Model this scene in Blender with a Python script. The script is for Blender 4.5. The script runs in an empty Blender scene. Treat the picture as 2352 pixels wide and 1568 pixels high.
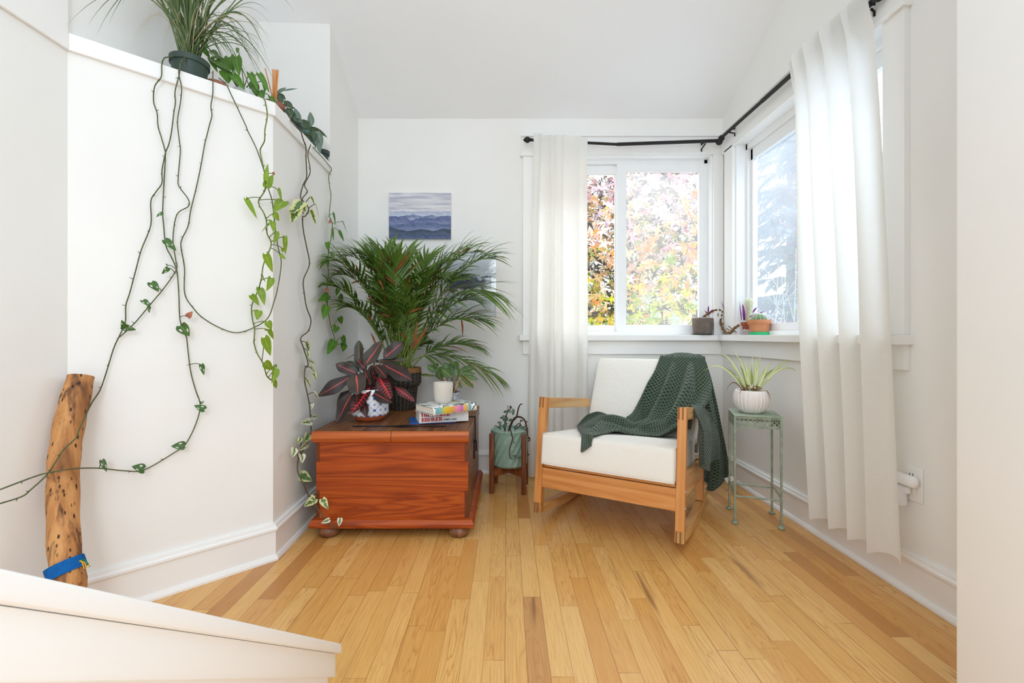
import bpy, bmesh, math, random
from mathutils import Vector, Matrix, Quaternion
import numpy as np

R = random.Random(7)
SC = bpy.context.scene
COL = SC.collection
PI = math.pi

# ------------------------------------------------------------------ camera
F, CX, CY, HC = 1045.0, 1165.0, 770.0, 0.87
cam_d = bpy.data.cameras.new('camera')
cam = bpy.data.objects.new('camera', cam_d)
COL.objects.link(cam)
cam.location = (0, 0, HC)
cam.rotation_euler = (PI / 2, 0, 0)
cam_d.sensor_width = 36.0
cam_d.lens = F / 2352 * 36.0
cam_d.shift_x = (1176 - CX) / 2352
cam_d.shift_y = (CY - 784) / 2352
cam_d.clip_start = 0.02
SC.camera = cam

# ------------------------------------------------------------------ sky, lamps, exposure
SC.view_settings.view_transform = 'Standard'
SC.view_settings.look = 'None'
SC.view_settings.gamma = 1.0
SC.view_settings.use_curve_mapping = False
SC.view_settings.exposure = 1.23
SC.cycles.use_denoising = True
SC.cycles.max_bounces = 12
SC.cycles.diffuse_bounces = 6
SC.cycles.transparent_max_bounces = 16
SC.cycles.sample_clamp_indirect = 6.0

wd = bpy.data.worlds.new('overcast_sky')
SC.world = wd
wd.use_nodes = True
wt = wd.node_tree
for n in list(wt.nodes):
    wt.nodes.remove(n)
wo = wt.nodes.new('ShaderNodeOutputWorld')
wb = wt.nodes.new('ShaderNodeBackground')
tc = wt.nodes.new('ShaderNodeTexCoord')
sx = wt.nodes.new('ShaderNodeSeparateXYZ')
wr = wt.nodes.new('ShaderNodeValToRGB')
mr = wt.nodes.new('ShaderNodeMapRange')
mr.inputs[1].default_value = -1; mr.inputs[2].default_value = 1
wt.links.new(tc.outputs['Generated'], sx.inputs[0])
wt.links.new(sx.outputs['Z'], mr.inputs[0])
wt.links.new(mr.outputs[0], wr.inputs[0])
wr.color_ramp.elements[0].position = 0.40
wr.color_ramp.elements[0].color = (0.46, 0.52, 0.60, 1)
wr.color_ramp.elements[1].position = 0.58
wr.color_ramp.elements[1].color = (0.82, 0.91, 1.0, 1)
wt.links.new(wr.outputs[0], wb.inputs['Color'])
# brighter sky over the garden, a dimmer rest of the house behind the camera
ys = wt.nodes.new('ShaderNodeMapRange')
for i_, v_ in ((1, -0.6), (2, 0.5), (3, 0.76), (4, 1.45)):
    ys.inputs[i_].default_value = v_
wt.links.new(sx.outputs['Y'], ys.inputs[0])
wt.links.new(ys.outputs[0], wb.inputs['Strength'])
wt.links.new(wb.outputs[0], wo.inputs[0])


def area_lamp(name, loc, target, sx_, sy_, power, col=(1, 1, 1)):
    d = bpy.data.lights.new(name, 'AREA')
    d.shape = 'RECTANGLE'; d.size = sx_; d.size_y = sy_
    d.energy = power; d.color = col
    o = bpy.data.objects.new(name, d)
    COL.objects.link(o)
    o.location = loc
    o.rotation_euler = (Vector(target) - Vector(loc)).to_track_quat('-Z', 'Y').to_euler()
    return o


# daylight pouring in from the open sky outside the two windows
area_lamp('daylight_back_window', (0.75, 3.45, 2.85), (0.55, 2.3, 0.7), 1.2, 0.7, 26, (0.88, 0.95, 1))
area_lamp('daylight_side_window', (1.95, 2.15, 2.85), (0.8, 2.0, 0.7), 1.2, 0.7, 26, (0.88, 0.95, 1))

pl_d = bpy.data.lights.new('fill_light_behind_camera', 'POINT')  # added fill light, unseen behind the camera, to lift ceiling and walls
pl_d.energy = 36; pl_d.shadow_soft_size = 0.40; pl_d.color = (0.85, 0.935, 1.0)
pl_o = bpy.data.objects.new('fill_light_behind_camera', pl_d)
COL.objects.link(pl_o)
pl_o.location = (0.05, -1.45, 1.75)

# ------------------------------------------------------------------ projection helpers (a photo point to a place in the room)


def at(px, py, Y):
    return Vector(((px - CX) / F * Y, Y, HC - (py - CY) / F * Y))


def onz(px, py, z):
    return at(px, py, (HC - z) * F / (py - CY))


def onx(px, py, X):
    return at(px, py, X * F / (px - CX))


def lin(c):
    r = []
    for v in c[:3]:
        v = v / 255.0
        r.append(v / 12.92 if v <= 0.04045 else ((v + 0.055) / 1.055) ** 2.4)
    return (r[0], r[1], r[2], 1.0)


# ------------------------------------------------------------------ node helpers
class NT:
    def __init__(s, name):
        s.m = bpy.data.materials.new(name)
        s.m.use_nodes = True
        s.t = s.m.node_tree
        for n in list(s.t.nodes):
            s.t.nodes.remove(n)
        s.out = s.t.nodes.new('ShaderNodeOutputMaterial')

    def n(s, kind, **kw):
        nd = s.t.nodes.new('ShaderNode' + kind)
        for k, v in kw.items():
            setattr(nd, k, v)
        return nd

    def put(s, sock, v):
        if isinstance(v, bpy.types.NodeSocket):
            s.t.links.new(v, sock)
        elif v is not None:
            if sock.type == 'RGBA' and isinstance(v, (tuple, list)) and len(v) == 3:
                v = (*v, 1)
            sock.default_value = v

    def math(s, op, a, b=None, c=None, clamp=False):
        nd = s.n('Math', operation=op, use_clamp=clamp)
        for i, v in enumerate((a, b, c)):
            if v is not None:
                s.put(nd.inputs[i], v)
        return nd.outputs[0]

    def mix(s, fac, a, b, blend='MIX'):
        nd = s.n('Mix', data_type='RGBA', blend_type=blend)
        s.put(nd.inputs[0], fac); s.put(nd.inputs[6], a); s.put(nd.inputs[7], b)
        return nd.outputs[2]

    def ramp(s, fac, stops, interp='LINEAR'):
        nd = s.n('ValToRGB')
        cr = nd.color_ramp
        cr.interpolation = interp
        while len(cr.elements) < len(stops):
            cr.elements.new(0.5)
        for e, (p, c) in zip(cr.elements, stops):
            e.position = p
            e.color = c if isinstance(c, tuple) else (c, c, c, 1)
        s.put(nd.inputs[0], fac)
        return nd.outputs[0]

    def noise(s, vec=None, scale=5.0, detail=3.0, rough=0.55, dist=0.0):
        nd = s.n('TexNoise')
        if vec is not None:
            s.put(nd.inputs['Vector'], vec)
        s.put(nd.inputs['Scale'], scale); s.put(nd.inputs['Detail'], detail)
        s.put(nd.inputs['Roughness'], rough); s.put(nd.inputs['Distortion'], dist)
        return nd.outputs['Fac']

    def pos(s):
        return s.n('NewGeometry').outputs['Position']

    def obj(s):
        return s.n('TexCoord').outputs['Object']

    def gen(s):
        return s.n('TexCoord').outputs['Generated']

    def uv(s):
        return s.n('TexCoord').outputs['UV']

    def sep(s, v):
        nd = s.n('SeparateXYZ'); s.put(nd.inputs[0], v)
        return nd.outputs[0], nd.outputs[1], nd.outputs[2]

    def com(s, x, y, z=0.0):
        nd = s.n('CombineXYZ')
        for i, v in enumerate((x, y, z)):
            s.put(nd.inputs[i], v)
        return nd.outputs[0]

    def scale(s, v, sc):
        nd = s.n('VectorMath', operation='MULTIPLY')
        s.put(nd.inputs[0], v); nd.inputs[1].default_value = sc
        return nd.outputs[0]

    def bump(s, h, strength=0.3, dist=0.01):
        nd = s.n('Bump')
        s.put(nd.inputs['Height'], h)
        nd.inputs['Strength'].default_value = strength
        nd.inputs['Distance'].default_value = dist
        return nd.outputs[0]

    def bsdf(s, col, rough=0.5, spec=0.5, metal=0.0, normal=None, coat=0.0, sheen=0.0, trans=0.0):
        nd = s.n('BsdfPrincipled')
        s.put(nd.inputs['Base Color'], col)
        s.put(nd.inputs['Roughness'], rough)
        s.put(nd.inputs['Specular IOR Level'], spec)
        s.put(nd.inputs['Metallic'], metal)
        nd.inputs['Coat Weight'].default_value = coat
        nd.inputs['Sheen Weight'].default_value = sheen
        nd.inputs['Transmission Weight'].default_value = trans
        if normal is not None:
            s.put(nd.inputs['Normal'], normal)
        return nd.outputs[0]

    def add_trans(s, surf, col, fac):
        tr = s.n('BsdfTranslucent'); s.put(tr.inputs[0], col)
        mx = s.n('MixShader'); s.put(mx.inputs[0], fac)
        s.t.links.new(surf, mx.inputs[1]); s.t.links.new(tr.outputs[0], mx.inputs[2])
        return mx.outputs[0]

    def done(s, surf):
        s.t.links.new(surf, s.out.inputs[0])
        return s.m


def m_plain(name, rgb, rough=0.5, spec=0.4, metal=0.0, var=0.05, nscale=12, bump=0.0, coat=0.0, sheen=0.0, bscale=None, trans=0.0):
    t = NT(name)
    c = lin(rgb)
    f = t.noise(t.obj(), nscale, 4)
    d = tuple(max(0, v * (1 - var)) for v in c[:3]) + (1,)
    e = tuple(min(1, v * (1 + var)) for v in c[:3]) + (1,)
    colr = t.ramp(f, [(0.3, d), (0.7, e)])
    nrm = None
    if bump:
        nrm = t.bump(t.noise(t.obj(), bscale or nscale * 4, 4), bump, 0.005)
    s_ = t.bsdf(colr, rough, spec, metal, nrm, coat, sheen)
    if trans:
        s_ = t.add_trans(s_, colr, trans)
    return t.done(s_)


def m_wood(name, dark, mid, light, axis='y', scale=1.0, rough=0.4, coat=0.0, ring=1.0, knots=False, spec=0.4, bump=0.08, lines=6.0):
    """grain running along the object's given axis"""
    t = NT(name)
    x, y, z = t.sep(t.obj())
    k = {'x': (1.2, 14, 14), 'y': (14, 1.2, 14), 'z': (14, 14, 1.2)}[axis]
    v = t.scale(t.obj(), tuple(q * scale for q in k))
    broad = t.noise(v, 0.55 * ring, 3, 0.5, 1.2)
    fine = t.noise(t.scale(t.obj(), tuple(q * scale * 5 for q in k)), 1.0, 4, 0.6)
    rings = t.math('FRACT', t.math('MULTIPLY', broad, lines))
    rings = t.math('ABSOLUTE', t.math('SUBTRACT', rings, 0.5))
    mixv = t.math('ADD', t.math('MULTIPLY', rings, 0.9), t.math('MULTIPLY', fine, 0.55))
    c = t.ramp(mixv, [(0.15, lin(dark)), (0.5, lin(mid)), (0.85, lin(light))])
    if knots:
        kn = t.n('TexVoronoi')
        t.put(kn.inputs['Vector'], t.scale(t.obj(), {'x': (0.5, 1, 1), 'y': (1, 0.5, 1), 'z': (1, 1, 0.5)}[axis]))
        kn.inputs['Scale'].default_value = 9.0
        kf = t.ramp(kn.outputs['Distance'], [(0.03, 1.0), (0.075, 0.0)])
        c = t.mix(kf, c, lin(tuple(q * 0.45 for q in dark)))
    nrm = t.bump(fine, bump, 0.004)
    return t.done(t.bsdf(c, rough, spec, 0, nrm, coat))


# ------------------------------------------------------------------ mesh builder
class MB:
    def __init__(s):
        s.v = []; s.f = []; s.mi = []; s.uv = []; s.col = []

    def add(s, verts, faces, mat=0, uvs=None, col=None):
        b = len(s.v)
        s.v.extend([tuple(p) for p in verts])
        s.uv.extend(uvs if uvs is not None else [(0.5, 0.5)] * len(verts))
        s.col.extend([col or (1, 1, 1)] * len(verts))
        for f in faces:
            s.f.append(tuple(b + i for i in f)); s.mi.append(mat)

    def box(s, c, h, ax=None, mat=0):
        c = Vector(c)
        ax = ax or (Vector((1, 0, 0)), Vector((0, 1, 0)), Vector((0, 0, 1)))
        vs = []
        for dx in (-1, 1):
            for dy in (-1, 1):
                for dz in (-1, 1):
                    vs.append(c + ax[0] * (dx * h[0]) + ax[1] * (dy * h[1]) + ax[2] * (dz * h[2]))
        s.add(vs, [(0, 1, 3, 2), (4, 6, 7, 5), (0, 4, 5, 1), (2, 3, 7, 6), (0, 2, 6, 4), (1, 5, 7, 3)], mat)

    def bb(s, lo, hi, mat=0):
        s.box([(a + b) / 2 for a, b in zip(lo, hi)], [abs(b - a) / 2 for a, b in zip(lo, hi)], None, mat)

    def rbox(s, c, h, r=0.01, ax=None, mat=0, n=3, inner=6, warp=None):
        """rounded box; warp(local point, half sizes) may push the surface"""
        c = Vector(c)
        ax = ax or (Vector((1, 0, 0)), Vector((0, 1, 0)), Vector((0, 0, 1)))
        r = min(r, min(h) * 0.98)

        def ticks(hh):
            a = [-hh + r * (1 - math.cos(PI / 2 * k / n)) * 1.0 for k in range(n)]
            mid = [-(hh - r) + 2 * (hh - r) * k / inner for k in range(inner + 1)]
            return a + mid + [-q for q in reversed(a)]
        T = [ticks(q) for q in h]
        for a in range(3):
            b_, c_ = (a + 1) % 3, (a + 2) % 3
            for sg in (-1, 1):
                vs = []
                nb, nc = len(T[b_]), len(T[c_])
                for i in range(nb):
                    for j in range(nc):
                        p = [0, 0, 0]
                        p[a] = sg * h[a]; p[b_] = T[b_][i]; p[c_] = T[c_][j]
                        q = [max(-(h[k] - r), min(h[k] - r, p[k])) for k in range(3)]
                        d = Vector([p[k] - q[k] for k in range(3)])
                        if d.length > 1e-9:
                            d.normalize()
                        w = Vector(q) + d * r
                        if warp:
                            w = warp(w, h)
                        vs.append(c + ax[0] * w[0] + ax[1] * w[1] + ax[2] * w[2])
                fs = []
                for i in range(nb - 1):
                    for j in range(nc - 1):
                        f = (i * nc + j, (i + 1) * nc + j, (i + 1) * nc + j + 1, i * nc + j + 1)
                        fs.append(f if sg > 0 else tuple(reversed(f)))
                s.add(vs, fs, mat)

    def tube(s, pts, rad, n=8, mat=0, cap=True, closed=False):
        pts = [Vector(p) for p in pts]
        m = len(pts)
        rads = rad if isinstance(rad, (list, tuple)) else [rad] * m
        tang = []
        for i in range(m):
            a = pts[(i - 1) % m] if (closed or i) else pts[0]
            b = pts[(i + 1) % m] if (closed or i < m - 1) else pts[-1]
            d = b - a
            tang.append(d.normalized() if d.length > 1e-9 else Vector((0, 0, 1)))
        t0 = tang[0]
        nrm = t0.orthogonal().normalized()
        vs = []
        uvs = []
        for i in range(m):
            t = tang[i]
            nrm = nrm - t * nrm.dot(t)
            nrm = nrm.normalized() if nrm.length > 1e-6 else t.orthogonal().normalized()
            bn = t.cross(nrm)
            for k in range(n):
                a = 2 * PI * k / n
                vs.append(pts[i] + (nrm * math.cos(a) + bn * math.sin(a)) * rads[i])
                uvs.append((k / n, i / max(1, m - 1)))
        fs = []
        rng = m if closed else m - 1
        for i in range(rng):
            j = (i + 1) % m
            for k in range(n):
                fs.append((i * n + k, i * n + (k + 1) % n, j * n + (k + 1) % n, j * n + k))
        if cap and not closed:
            fs.append(tuple(reversed(range(n))))
            fs.append(tuple((m - 1) * n + k for k in range(n)))
        s.add(vs, fs, mat, uvs)

    def lathe(s, c, prof, n=32, mat=0, fn=None, close=False):
        """prof: (radius, height) from the bottom outside up and back down inside"""
        c = Vector(c)
        vs, fs, uvs = [], [], []
        for i, (r, z) in enumerate(prof):
            for k in range(n):
                a = 2 * PI * k / n
                rr = fn(r, z, a, i) if fn else r
                vs.append(c + Vector((rr * math.cos(a), rr * math.sin(a), z)))
                uvs.append((k / n, i / max(1, len(prof) - 1)))
        for i in range(len(prof) - 1):
            for k in range(n):
                fs.append((i * n + k, i * n + (k + 1) % n, (i + 1) * n + (k + 1) % n, (i + 1) * n + k))
        fs.append(tuple(reversed(range(n))))
        if close:
            fs.append(tuple((len(prof) - 1) * n + k for k in range(n)))
        s.add(vs, fs, mat, uvs)

    def prism(s, poly, d, mat=0):
        """poly: list of points, extruded by the vector d"""
        n = len(poly)
        d = Vector(d)
        vs = [Vector(p) for p in poly] + [Vector(p) + d for p in poly]
        fs = [tuple(range(n)), tuple(reversed(range(n, 2 * n)))]
        for i in range(n):
            j = (i + 1) % n
            fs.append((i, i + n, j + n, j))
        s.add(vs, fs, mat)

    def grid(s, rows, mat=0, uvscale=(1, 1)):
        nr, nc = len(rows), len(rows[0])
        vs = [p for r in rows for p in r]
        uvs = [(j / (nc - 1) * uvscale[0], i / (nr - 1) * uvscale[1]) for i in range(nr) for j in range(nc)]
        fs = [(i * nc + j, i * nc + j + 1, (i + 1) * nc + j + 1, (i + 1) * nc + j) for i in range(nr - 1) for j in range(nc - 1)]
        s.add(vs, fs, mat, uvs)

    def leaf(s, base, tip, nrm, w, shape='heart', mat=0, nv=7, nu=4, cup=0.25, curl=0.15, holes=False, col=None, wave=0.0, ph=0.0):
        base, tip = Vector(base), Vector(tip)
        d = tip - base
        L = d.length
        if L < 1e-5:
            return
        d /= L
        nrm = Vector(nrm)
        side = d.cross(nrm)
        if side.length < 1e-5:
            side = d.orthogonal()
        side.normalize()
        nn = side.cross(d).normalized()
        vs, uvs, fs = [], [], []
        for i in range(nv + 1):
            v = i / nv
            if shape == 'heart':
                prof = (math.sin(PI * min(1, (v * 0.97 + 0.03) ** 0.55))) ** 0.85
            elif shape == 'lance':
                prof = math.sin(PI * min(1, (v * 0.98 + 0.02) ** 0.8)) ** 0.9
            elif shape == 'oval':
                prof = math.sin(PI * min(1, (v * 0.96 + 0.02))) ** 0.6
            elif shape == 'croton':
                prof = math.sin(PI * min(1, (v * 0.97 + 0.02) ** 1.0)) ** 0.65 * (1 + 0.13 * math.sin(9 * v + ph))
            else:
                prof = min(1, v * 8 + 0.35) * (1 - v ** 3)
            for j in range(nu + 1):
                u = j / nu * 2 - 1
                back = 0.13 * abs(u) ** 1.6 * (1 - v) if shape == 'heart' else 0.0
                p = base + d * (L * (v - back)) + side * (u * prof * w / 2)
                p += nn * (cup * abs(u) ** 1.5 * prof * w / 2 - curl * L * v * v + wave * w * math.sin(v * 9 + ph + u))
                vs.append(p)
                uvs.append((j / nu, v))
        for i in range(nv):
            for j in range(nu):
                if holes and ((i in (2, 3) and j == nu - 2) or (i in (4, 5) and j == 1)):
                    continue
                a = i * (nu + 1) + j
                fs.append((a, a + 1, a + nu + 2, a + nu + 1))
        s.add(vs, fs, mat, uvs, col)

    def blade(s, pts, w, mat=0, flat=Vector((0, 0, 1)), fold=0.25, col=None):
        """a grass-like blade along a polyline, tapering to the tip"""
        pts = [Vector(p) for p in pts]
        n = len(pts)
        vs, uvs = [], []
        for i in range(n):
            t = (pts[min(i + 1, n - 1)] - pts[max(i - 1, 0)])
            t = t.normalized() if t.length > 1e-9 else Vector((0, 0, 1))
            sd = t.cross(flat)
            sd = sd.normalized() if sd.length > 1e-4 else t.orthogonal().normalized()
            nn = sd.cross(t)
            v = i / (n - 1)
            ww = w / 2 * min(1, 0.55 + 1.5 * v) * max(0.04, (1 - v ** 2.2))
            vs += [pts[i] - sd * ww + nn * (fold * ww), pts[i], pts[i] + sd * ww + nn * (fold * ww)]
            uvs += [(0, v), (0.5, v), (1, v)]
        fs = []
        for i in range(n - 1):
            a = i * 3
            fs += [(a, a + 1, a + 4, a + 3), (a + 1, a + 2, a + 5, a + 4)]
        s.add(vs, fs, mat, uvs, col)

    def build(s, name, mats, parent=None, loc=None, smooth=True, auto=None, bevel=0.0):
        me = bpy.data.meshes.new(name)
        off = Vector(loc) if loc is not None else (parent_loc(parent) if parent else Vector((0, 0, 0)))
        me.from_pydata([tuple(Vector(p) - off) for p in s.v], [], s.f)
        for m in (mats if isinstance(mats, (list, tuple)) else [mats]):
            me.materials.append(m)
        if s.mi:
            me.polygons.foreach_set('material_index', s.mi)
        uvl = me.uv_layers.new(name='UVMap')
        idx = np.empty(len(me.loops), dtype=np.int32)
        me.loops.foreach_get('vertex_index', idx)
        uva = np.array(s.uv, dtype=np.float32)[idx]
        uvl.data.foreach_set('uv', uva.ravel())
        ca = me.color_attributes.new('Col', 'FLOAT_COLOR', 'POINT')
        cc = np.ones((len(s.v), 4), dtype=np.float32)
        cc[:, :3] = np.array(s.col, dtype=np.float32)
        ca.data.foreach_set('color', cc.ravel())
        if smooth:
            me.polygons.foreach_set('use_smooth', [True] * len(me.polygons))
        bm = bmesh.new(); bm.from_mesh(me)
        bmesh.ops.remove_doubles(bm, verts=bm.verts, dist=1e-6)
        if bevel:
            bmesh.ops.recalc_face_normals(bm, faces=bm.faces)
            es = [e for e in bm.edges if len(e.link_faces) == 2 and e.calc_face_angle(0) > 0.6]
            bmesh.ops.bevel(bm, geom=es, offset=bevel, segments=2, affect='EDGES', profile=0.6)
        bm.to_mesh(me); bm.free()
        if smooth and auto is not None:
            me.set_sharp_from_angle(angle=auto)
        me.update()
        o = bpy.data.objects.new(name, me)
        COL.objects.link(o)
        if parent:
            o.parent = parent
        elif loc is not None:
            o.location = off
        return o


def parent_loc(p):
    v = Vector((0, 0, 0))
    while p is not None:
        v += Vector(p.location)
        p = p.parent
    return v


def tag(o, label, cat, group=None):
    o['label'] = label; o['category'] = cat
    if group:
        o['group'] = group
    return o


def thing(name, label, cat, loc, group=None):
    o = bpy.data.objects.new(name, None)
    o.empty_display_size = 0.05
    COL.objects.link(o)
    o.location = loc
    return tag(o, label, cat, group)


def struct(o):
    o['kind'] = 'structure'
    return o


def smooth_line(pts, per=6):
    """Catmull-Rom through the points"""
    P = [Vector(p) for p in pts]
    if len(P) < 3:
        return P
    out = []
    for i in range(len(P) - 1):
        a = P[max(i - 1, 0)]; b = P[i]; c = P[i + 1]; d = P[min(i + 2, len(P) - 1)]
        for k in range(per):
            t = k / per
            out.append(0.5 * ((2 * b) + (c - a) * t + (2 * a - 5 * b + 4 * c - d) * t * t + (3 * b - a - 3 * c + d) * t ** 3))
    out.append(P[-1])
    return out


def bez(a, b, c, n=10, d=None):
    a, b, c = Vector(a), Vector(b), Vector(c)
    out = []
    for i in range(n + 1):
        t = i / n
        if d is None:
            out.append(a * (1 - t) ** 2 + b * (2 * t * (1 - t)) + c * t * t)
        else:
            out.append(a * (1 - t) ** 3 + b * (3 * t * (1 - t) ** 2) + c * (3 * t * t * (1 - t)) + Vector(d) * t ** 3)
    return out

# ------------------------------------------------------------------ materials of the room
def m_wall():
    t = NT('wall_paint')
    f = t.noise(t.pos(), 2.2, 3)
    c = t.ramp(f, [(0.3, lin((236, 235, 231))), (0.7, lin((240, 239, 235)))])
    return t.done(t.bsdf(c, 0.62, 0.3, 0, t.bump(t.noise(t.pos(), 220, 3), 0.05, 0.002)))


def m_floor():
    t = NT('oak_strip_floor')
    x, y, z = t.sep(t.pos())
    row_f = t.math('DIVIDE', t.math('ADD', x, 20.013), 0.0585)
    row = t.math('FLOOR', row_f)
    fx = t.math('FRACT', row_f)
    wn = t.n('TexWhiteNoise', noise_dimensions='1D'); t.put(wn.inputs['W'], row)
    rr = wn.outputs['Value']
    ln = t.math('ADD', 0.38, t.math('MULTIPLY', rr, 0.45))
    yy = t.math('ADD', t.math('DIVIDE', t.math('ADD', y, 10.0), ln), t.math('MULTIPLY', rr, 37.0))
    seg = t.math('FLOOR', yy)
    fy = t.math('FRACT', yy)
    w2 = t.n('TexWhiteNoise', noise_dimensions='2D')
    t.put(w2.inputs['Vector'], t.com(row, seg))
    cell = w2.outputs['Value']
    w3 = t.n('TexWhiteNoise', noise_dimensions='2D')
    t.put(w3.inputs['Vector'], t.com(seg, t.math('ADD', row, 71.3)))
    cell2 = w3.outputs['Value']
    base = t.ramp(cell, [(0.0, lin((202, 138, 66))), (0.10, lin((210, 151, 77))), (0.35, lin((217, 162, 88))),
                         (0.6, lin((223, 172, 99))), (0.85, lin((229, 181, 110))), (1.0, lin((234, 190, 123)))])
    dark = t.ramp(cell2, [(0.93, 0.0), (0.945, 1.0)])
    base = t.mix(0.40, base, lin((225, 175, 103)))
    base = t.mix(t.math('MULTIPLY', dark, 0.5), base, lin((160, 92, 36)))
    # grain
    gv = t.com(t.math('ADD', t.math('MULTIPLY', x, 30.0), t.math('MULTIPLY', cell, 90.0)),
               t.math('ADD', t.math('MULTIPLY', y, 2.2), t.math('MULTIPLY', cell2, 60.0)), t.math('MULTIPLY', cell, 30.0))
    g1 = t.noise(gv, 1.0, 2, 0.5, 0.8)
    rings = t.math('ABSOLUTE', t.math('SUBTRACT', t.math('FRACT', t.math('MULTIPLY', g1, 9.0)), 0.5))
    rings = t.ramp(rings, [(0.0, 1.0), (0.12, 0.25), (0.3, 0.0)])
    gs = t.math('MULTIPLY', rings, t.math('MULTIPLY', t.ramp(cell2, [(0.2, 0.15), (0.8, 1.0)]), 0.60))
    c = t.mix(gs, base, lin((176, 112, 56)))
    g2 = t.noise(t.com(t.math('MULTIPLY', x, 420.0), t.math('MULTIPLY', y, 9.0), cell), 1.0, 3, 0.6)
    c = t.mix(t.ramp(g2, [(0.42, 0.0), (0.75, 0.5)]), c, lin((182, 120, 60)))
    # mineral streaks
    st = t.noise(t.com(t.math('ADD', t.math('MULTIPLY', x, 24.0), t.math('MULTIPLY', cell2, 50.0)), t.math('MULTIPLY', y, 1.6), cell), 1.0, 2, 0.5)
    stf = t.math('MULTIPLY', t.ramp(st, [(0.62, 0.0), (0.72, 0.8)]), t.ramp(cell, [(0.80, 0.0), (0.84, 1.0)]))
    c = t.mix(stf, c, lin((120, 74, 42)))
    ex = t.math('MINIMUM', fx, t.math('SUBTRACT', 1.0, fx))
    ey = t.math('MULTIPLY', t.math('MINIMUM', fy, t.math('SUBTRACT', 1.0, fy)), t.math('DIVIDE', ln, 0.0585))
    ed = t.math('MINIMUM', ex, ey)
    wn4 = t.n('TexWhiteNoise', noise_dimensions='1D'); t.put(wn4.inputs['W'], t.math('FLOOR', t.math('ADD', row_f, 0.5)))
    gapd = t.math('ADD', 0.35, t.math('MULTIPLY', wn4.outputs['Value'], 0.6))
    gap = t.math('MULTIPLY', t.ramp(ed, [(0.008, 1.0), (0.022, 0.0)]), gapd)
    c = t.mix(gap, c, lin((138, 84, 40)))
    rgh = t.math('ADD', 0.23, t.math('MULTIPLY', t.noise(t.pos(), 3, 2), 0.04))
    nrm = t.bump(t.math('SUBTRACT', 1.0, gap), 0.03, 0.001)
    return t.done(t.bsdf(c, rgh, 0.5, 0, nrm))


def m_curtain():
    t = NT('linen_curtain')
    x, y, z = t.sep(t.pos())
    u = t.uv()
    wv = t.noise(t.scale(t.pos(), (500, 500, 40)), 1.0, 2)
    wh = t.noise(t.scale(t.pos(), (60, 60, 700)), 1.0, 2)
    h = t.math('ADD', wv, wh)
    c = t.ramp(h, [(0.7, lin((241, 239, 233))), (1.3, lin((249, 248, 244)))])
    cr = t.noise(t.pos(), 26, 4, 0.6, 0.6)
    nrm = t.bump(t.math('ADD', t.math('MULTIPLY', h, 0.25), cr), 0.22, 0.006)
    s = t.bsdf(c, 0.85, 0.15, 0, nrm)
    return t.done(t.add_trans(s, lin((252, 250, 246)), 0.54))


def m_glass(name, haze, tint=(1, 1, 1)):
    t = NT(name)
    tr = t.n('BsdfTransparent'); t.put(tr.inputs[0], (*tint, 1))
    gl = t.n('BsdfGlossy'); gl.inputs['Roughness'].default_value = 0.03
    lw = t.n('LayerWeight'); lw.inputs[0].default_value = 0.35
    mx = t.n('MixShader')
    t.put(mx.inputs[0], t.math('MULTIPLY', lw.outputs['Fresnel'], 0.35))
    t.t.links.new(tr.outputs[0], mx.inputs[1]); t.t.links.new(gl.outputs[0], mx.inputs[2])
    if not haze:
        return t.done(mx.outputs[0])
    di = t.n('BsdfTranslucent'); t.put(di.inputs[0], (0.95, 0.97, 1, 1))  # translucent white mixed into the pane stands in for milky glare
    x, y, z = t.sep(t.pos())
    f = t.math('MULTIPLY', t.ramp(t.noise(t.scale(t.pos(), (3, 3, 1.2)), 1.0, 3, 0.5), [(0.3, 0.75), (0.7, 1.2)]), haze)
    m2 = t.n('MixShader'); t.put(m2.inputs[0], f)
    t.t.links.new(mx.outputs[0], m2.inputs[1]); t.t.links.new(di.outputs[0], m2.inputs[2])
    return t.done(m2.outputs[0])


WALL = m_wall()
TRIM = m_plain('white_trim_paint', (240, 239, 236), 0.38, 0.4, var=0.01, nscale=3)
CEIL = m_plain('ceiling_paint', (243, 244, 245), 0.8, 0.2, var=0.01, nscale=2)
FLOOR = m_floor()
VINYL = m_plain('white_vinyl', (243, 244, 244), 0.3, 0.4, var=0.01)
CURT = m_curtain()
GLASS = m_glass('clear_window_glass', 0.0)
GLASS_SCREEN = m_glass('screened_window_glass', 0.14)
GLASS_HAZE = m_glass('hazy_window_glass', 0.16, (0.93, 0.97, 1.0))
BLACK = m_plain('black_iron', (38, 36, 36), 0.5, 0.4, 0.3, var=0.1)

# ------------------------------------------------------------------ room shell
YB, XR = 2.88, 1.364                      # back wall and right wall faces
CORN = [(-0.945, YB), (-0.941, 2.417), (-0.912, 1.772), (-1.319, 1.365), (-1.319, 0.0)]
LEDGE = 1.774

mb = MB(); mb.bb((-1.6, -1.0, -0.08), (1.7, 3.0, 0.0))
struct(mb.build('floor', FLOOR, smooth=False))


def ceil_z(x, y):
    k = 0.47 + (XR - x) / (XR + 0.945) * 0.14
    return 2.242 + k * (YB - y)


mb = MB()
rows = []
for i in range(9):
    y = 3.02 - (3.02 - 0.55) * i / 8
    rows.append([Vector((-1.6 + 3.3 * j / 8, y, ceil_z(-1.6 + 3.3 * j / 8, y))) for j in range(9)])
mb.grid(rows)
mb.grid([[p + Vector((0, 0, 0.08)) for p in reversed(r)] for r in rows])
struct(mb.build('ceiling', CEIL))

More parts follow.
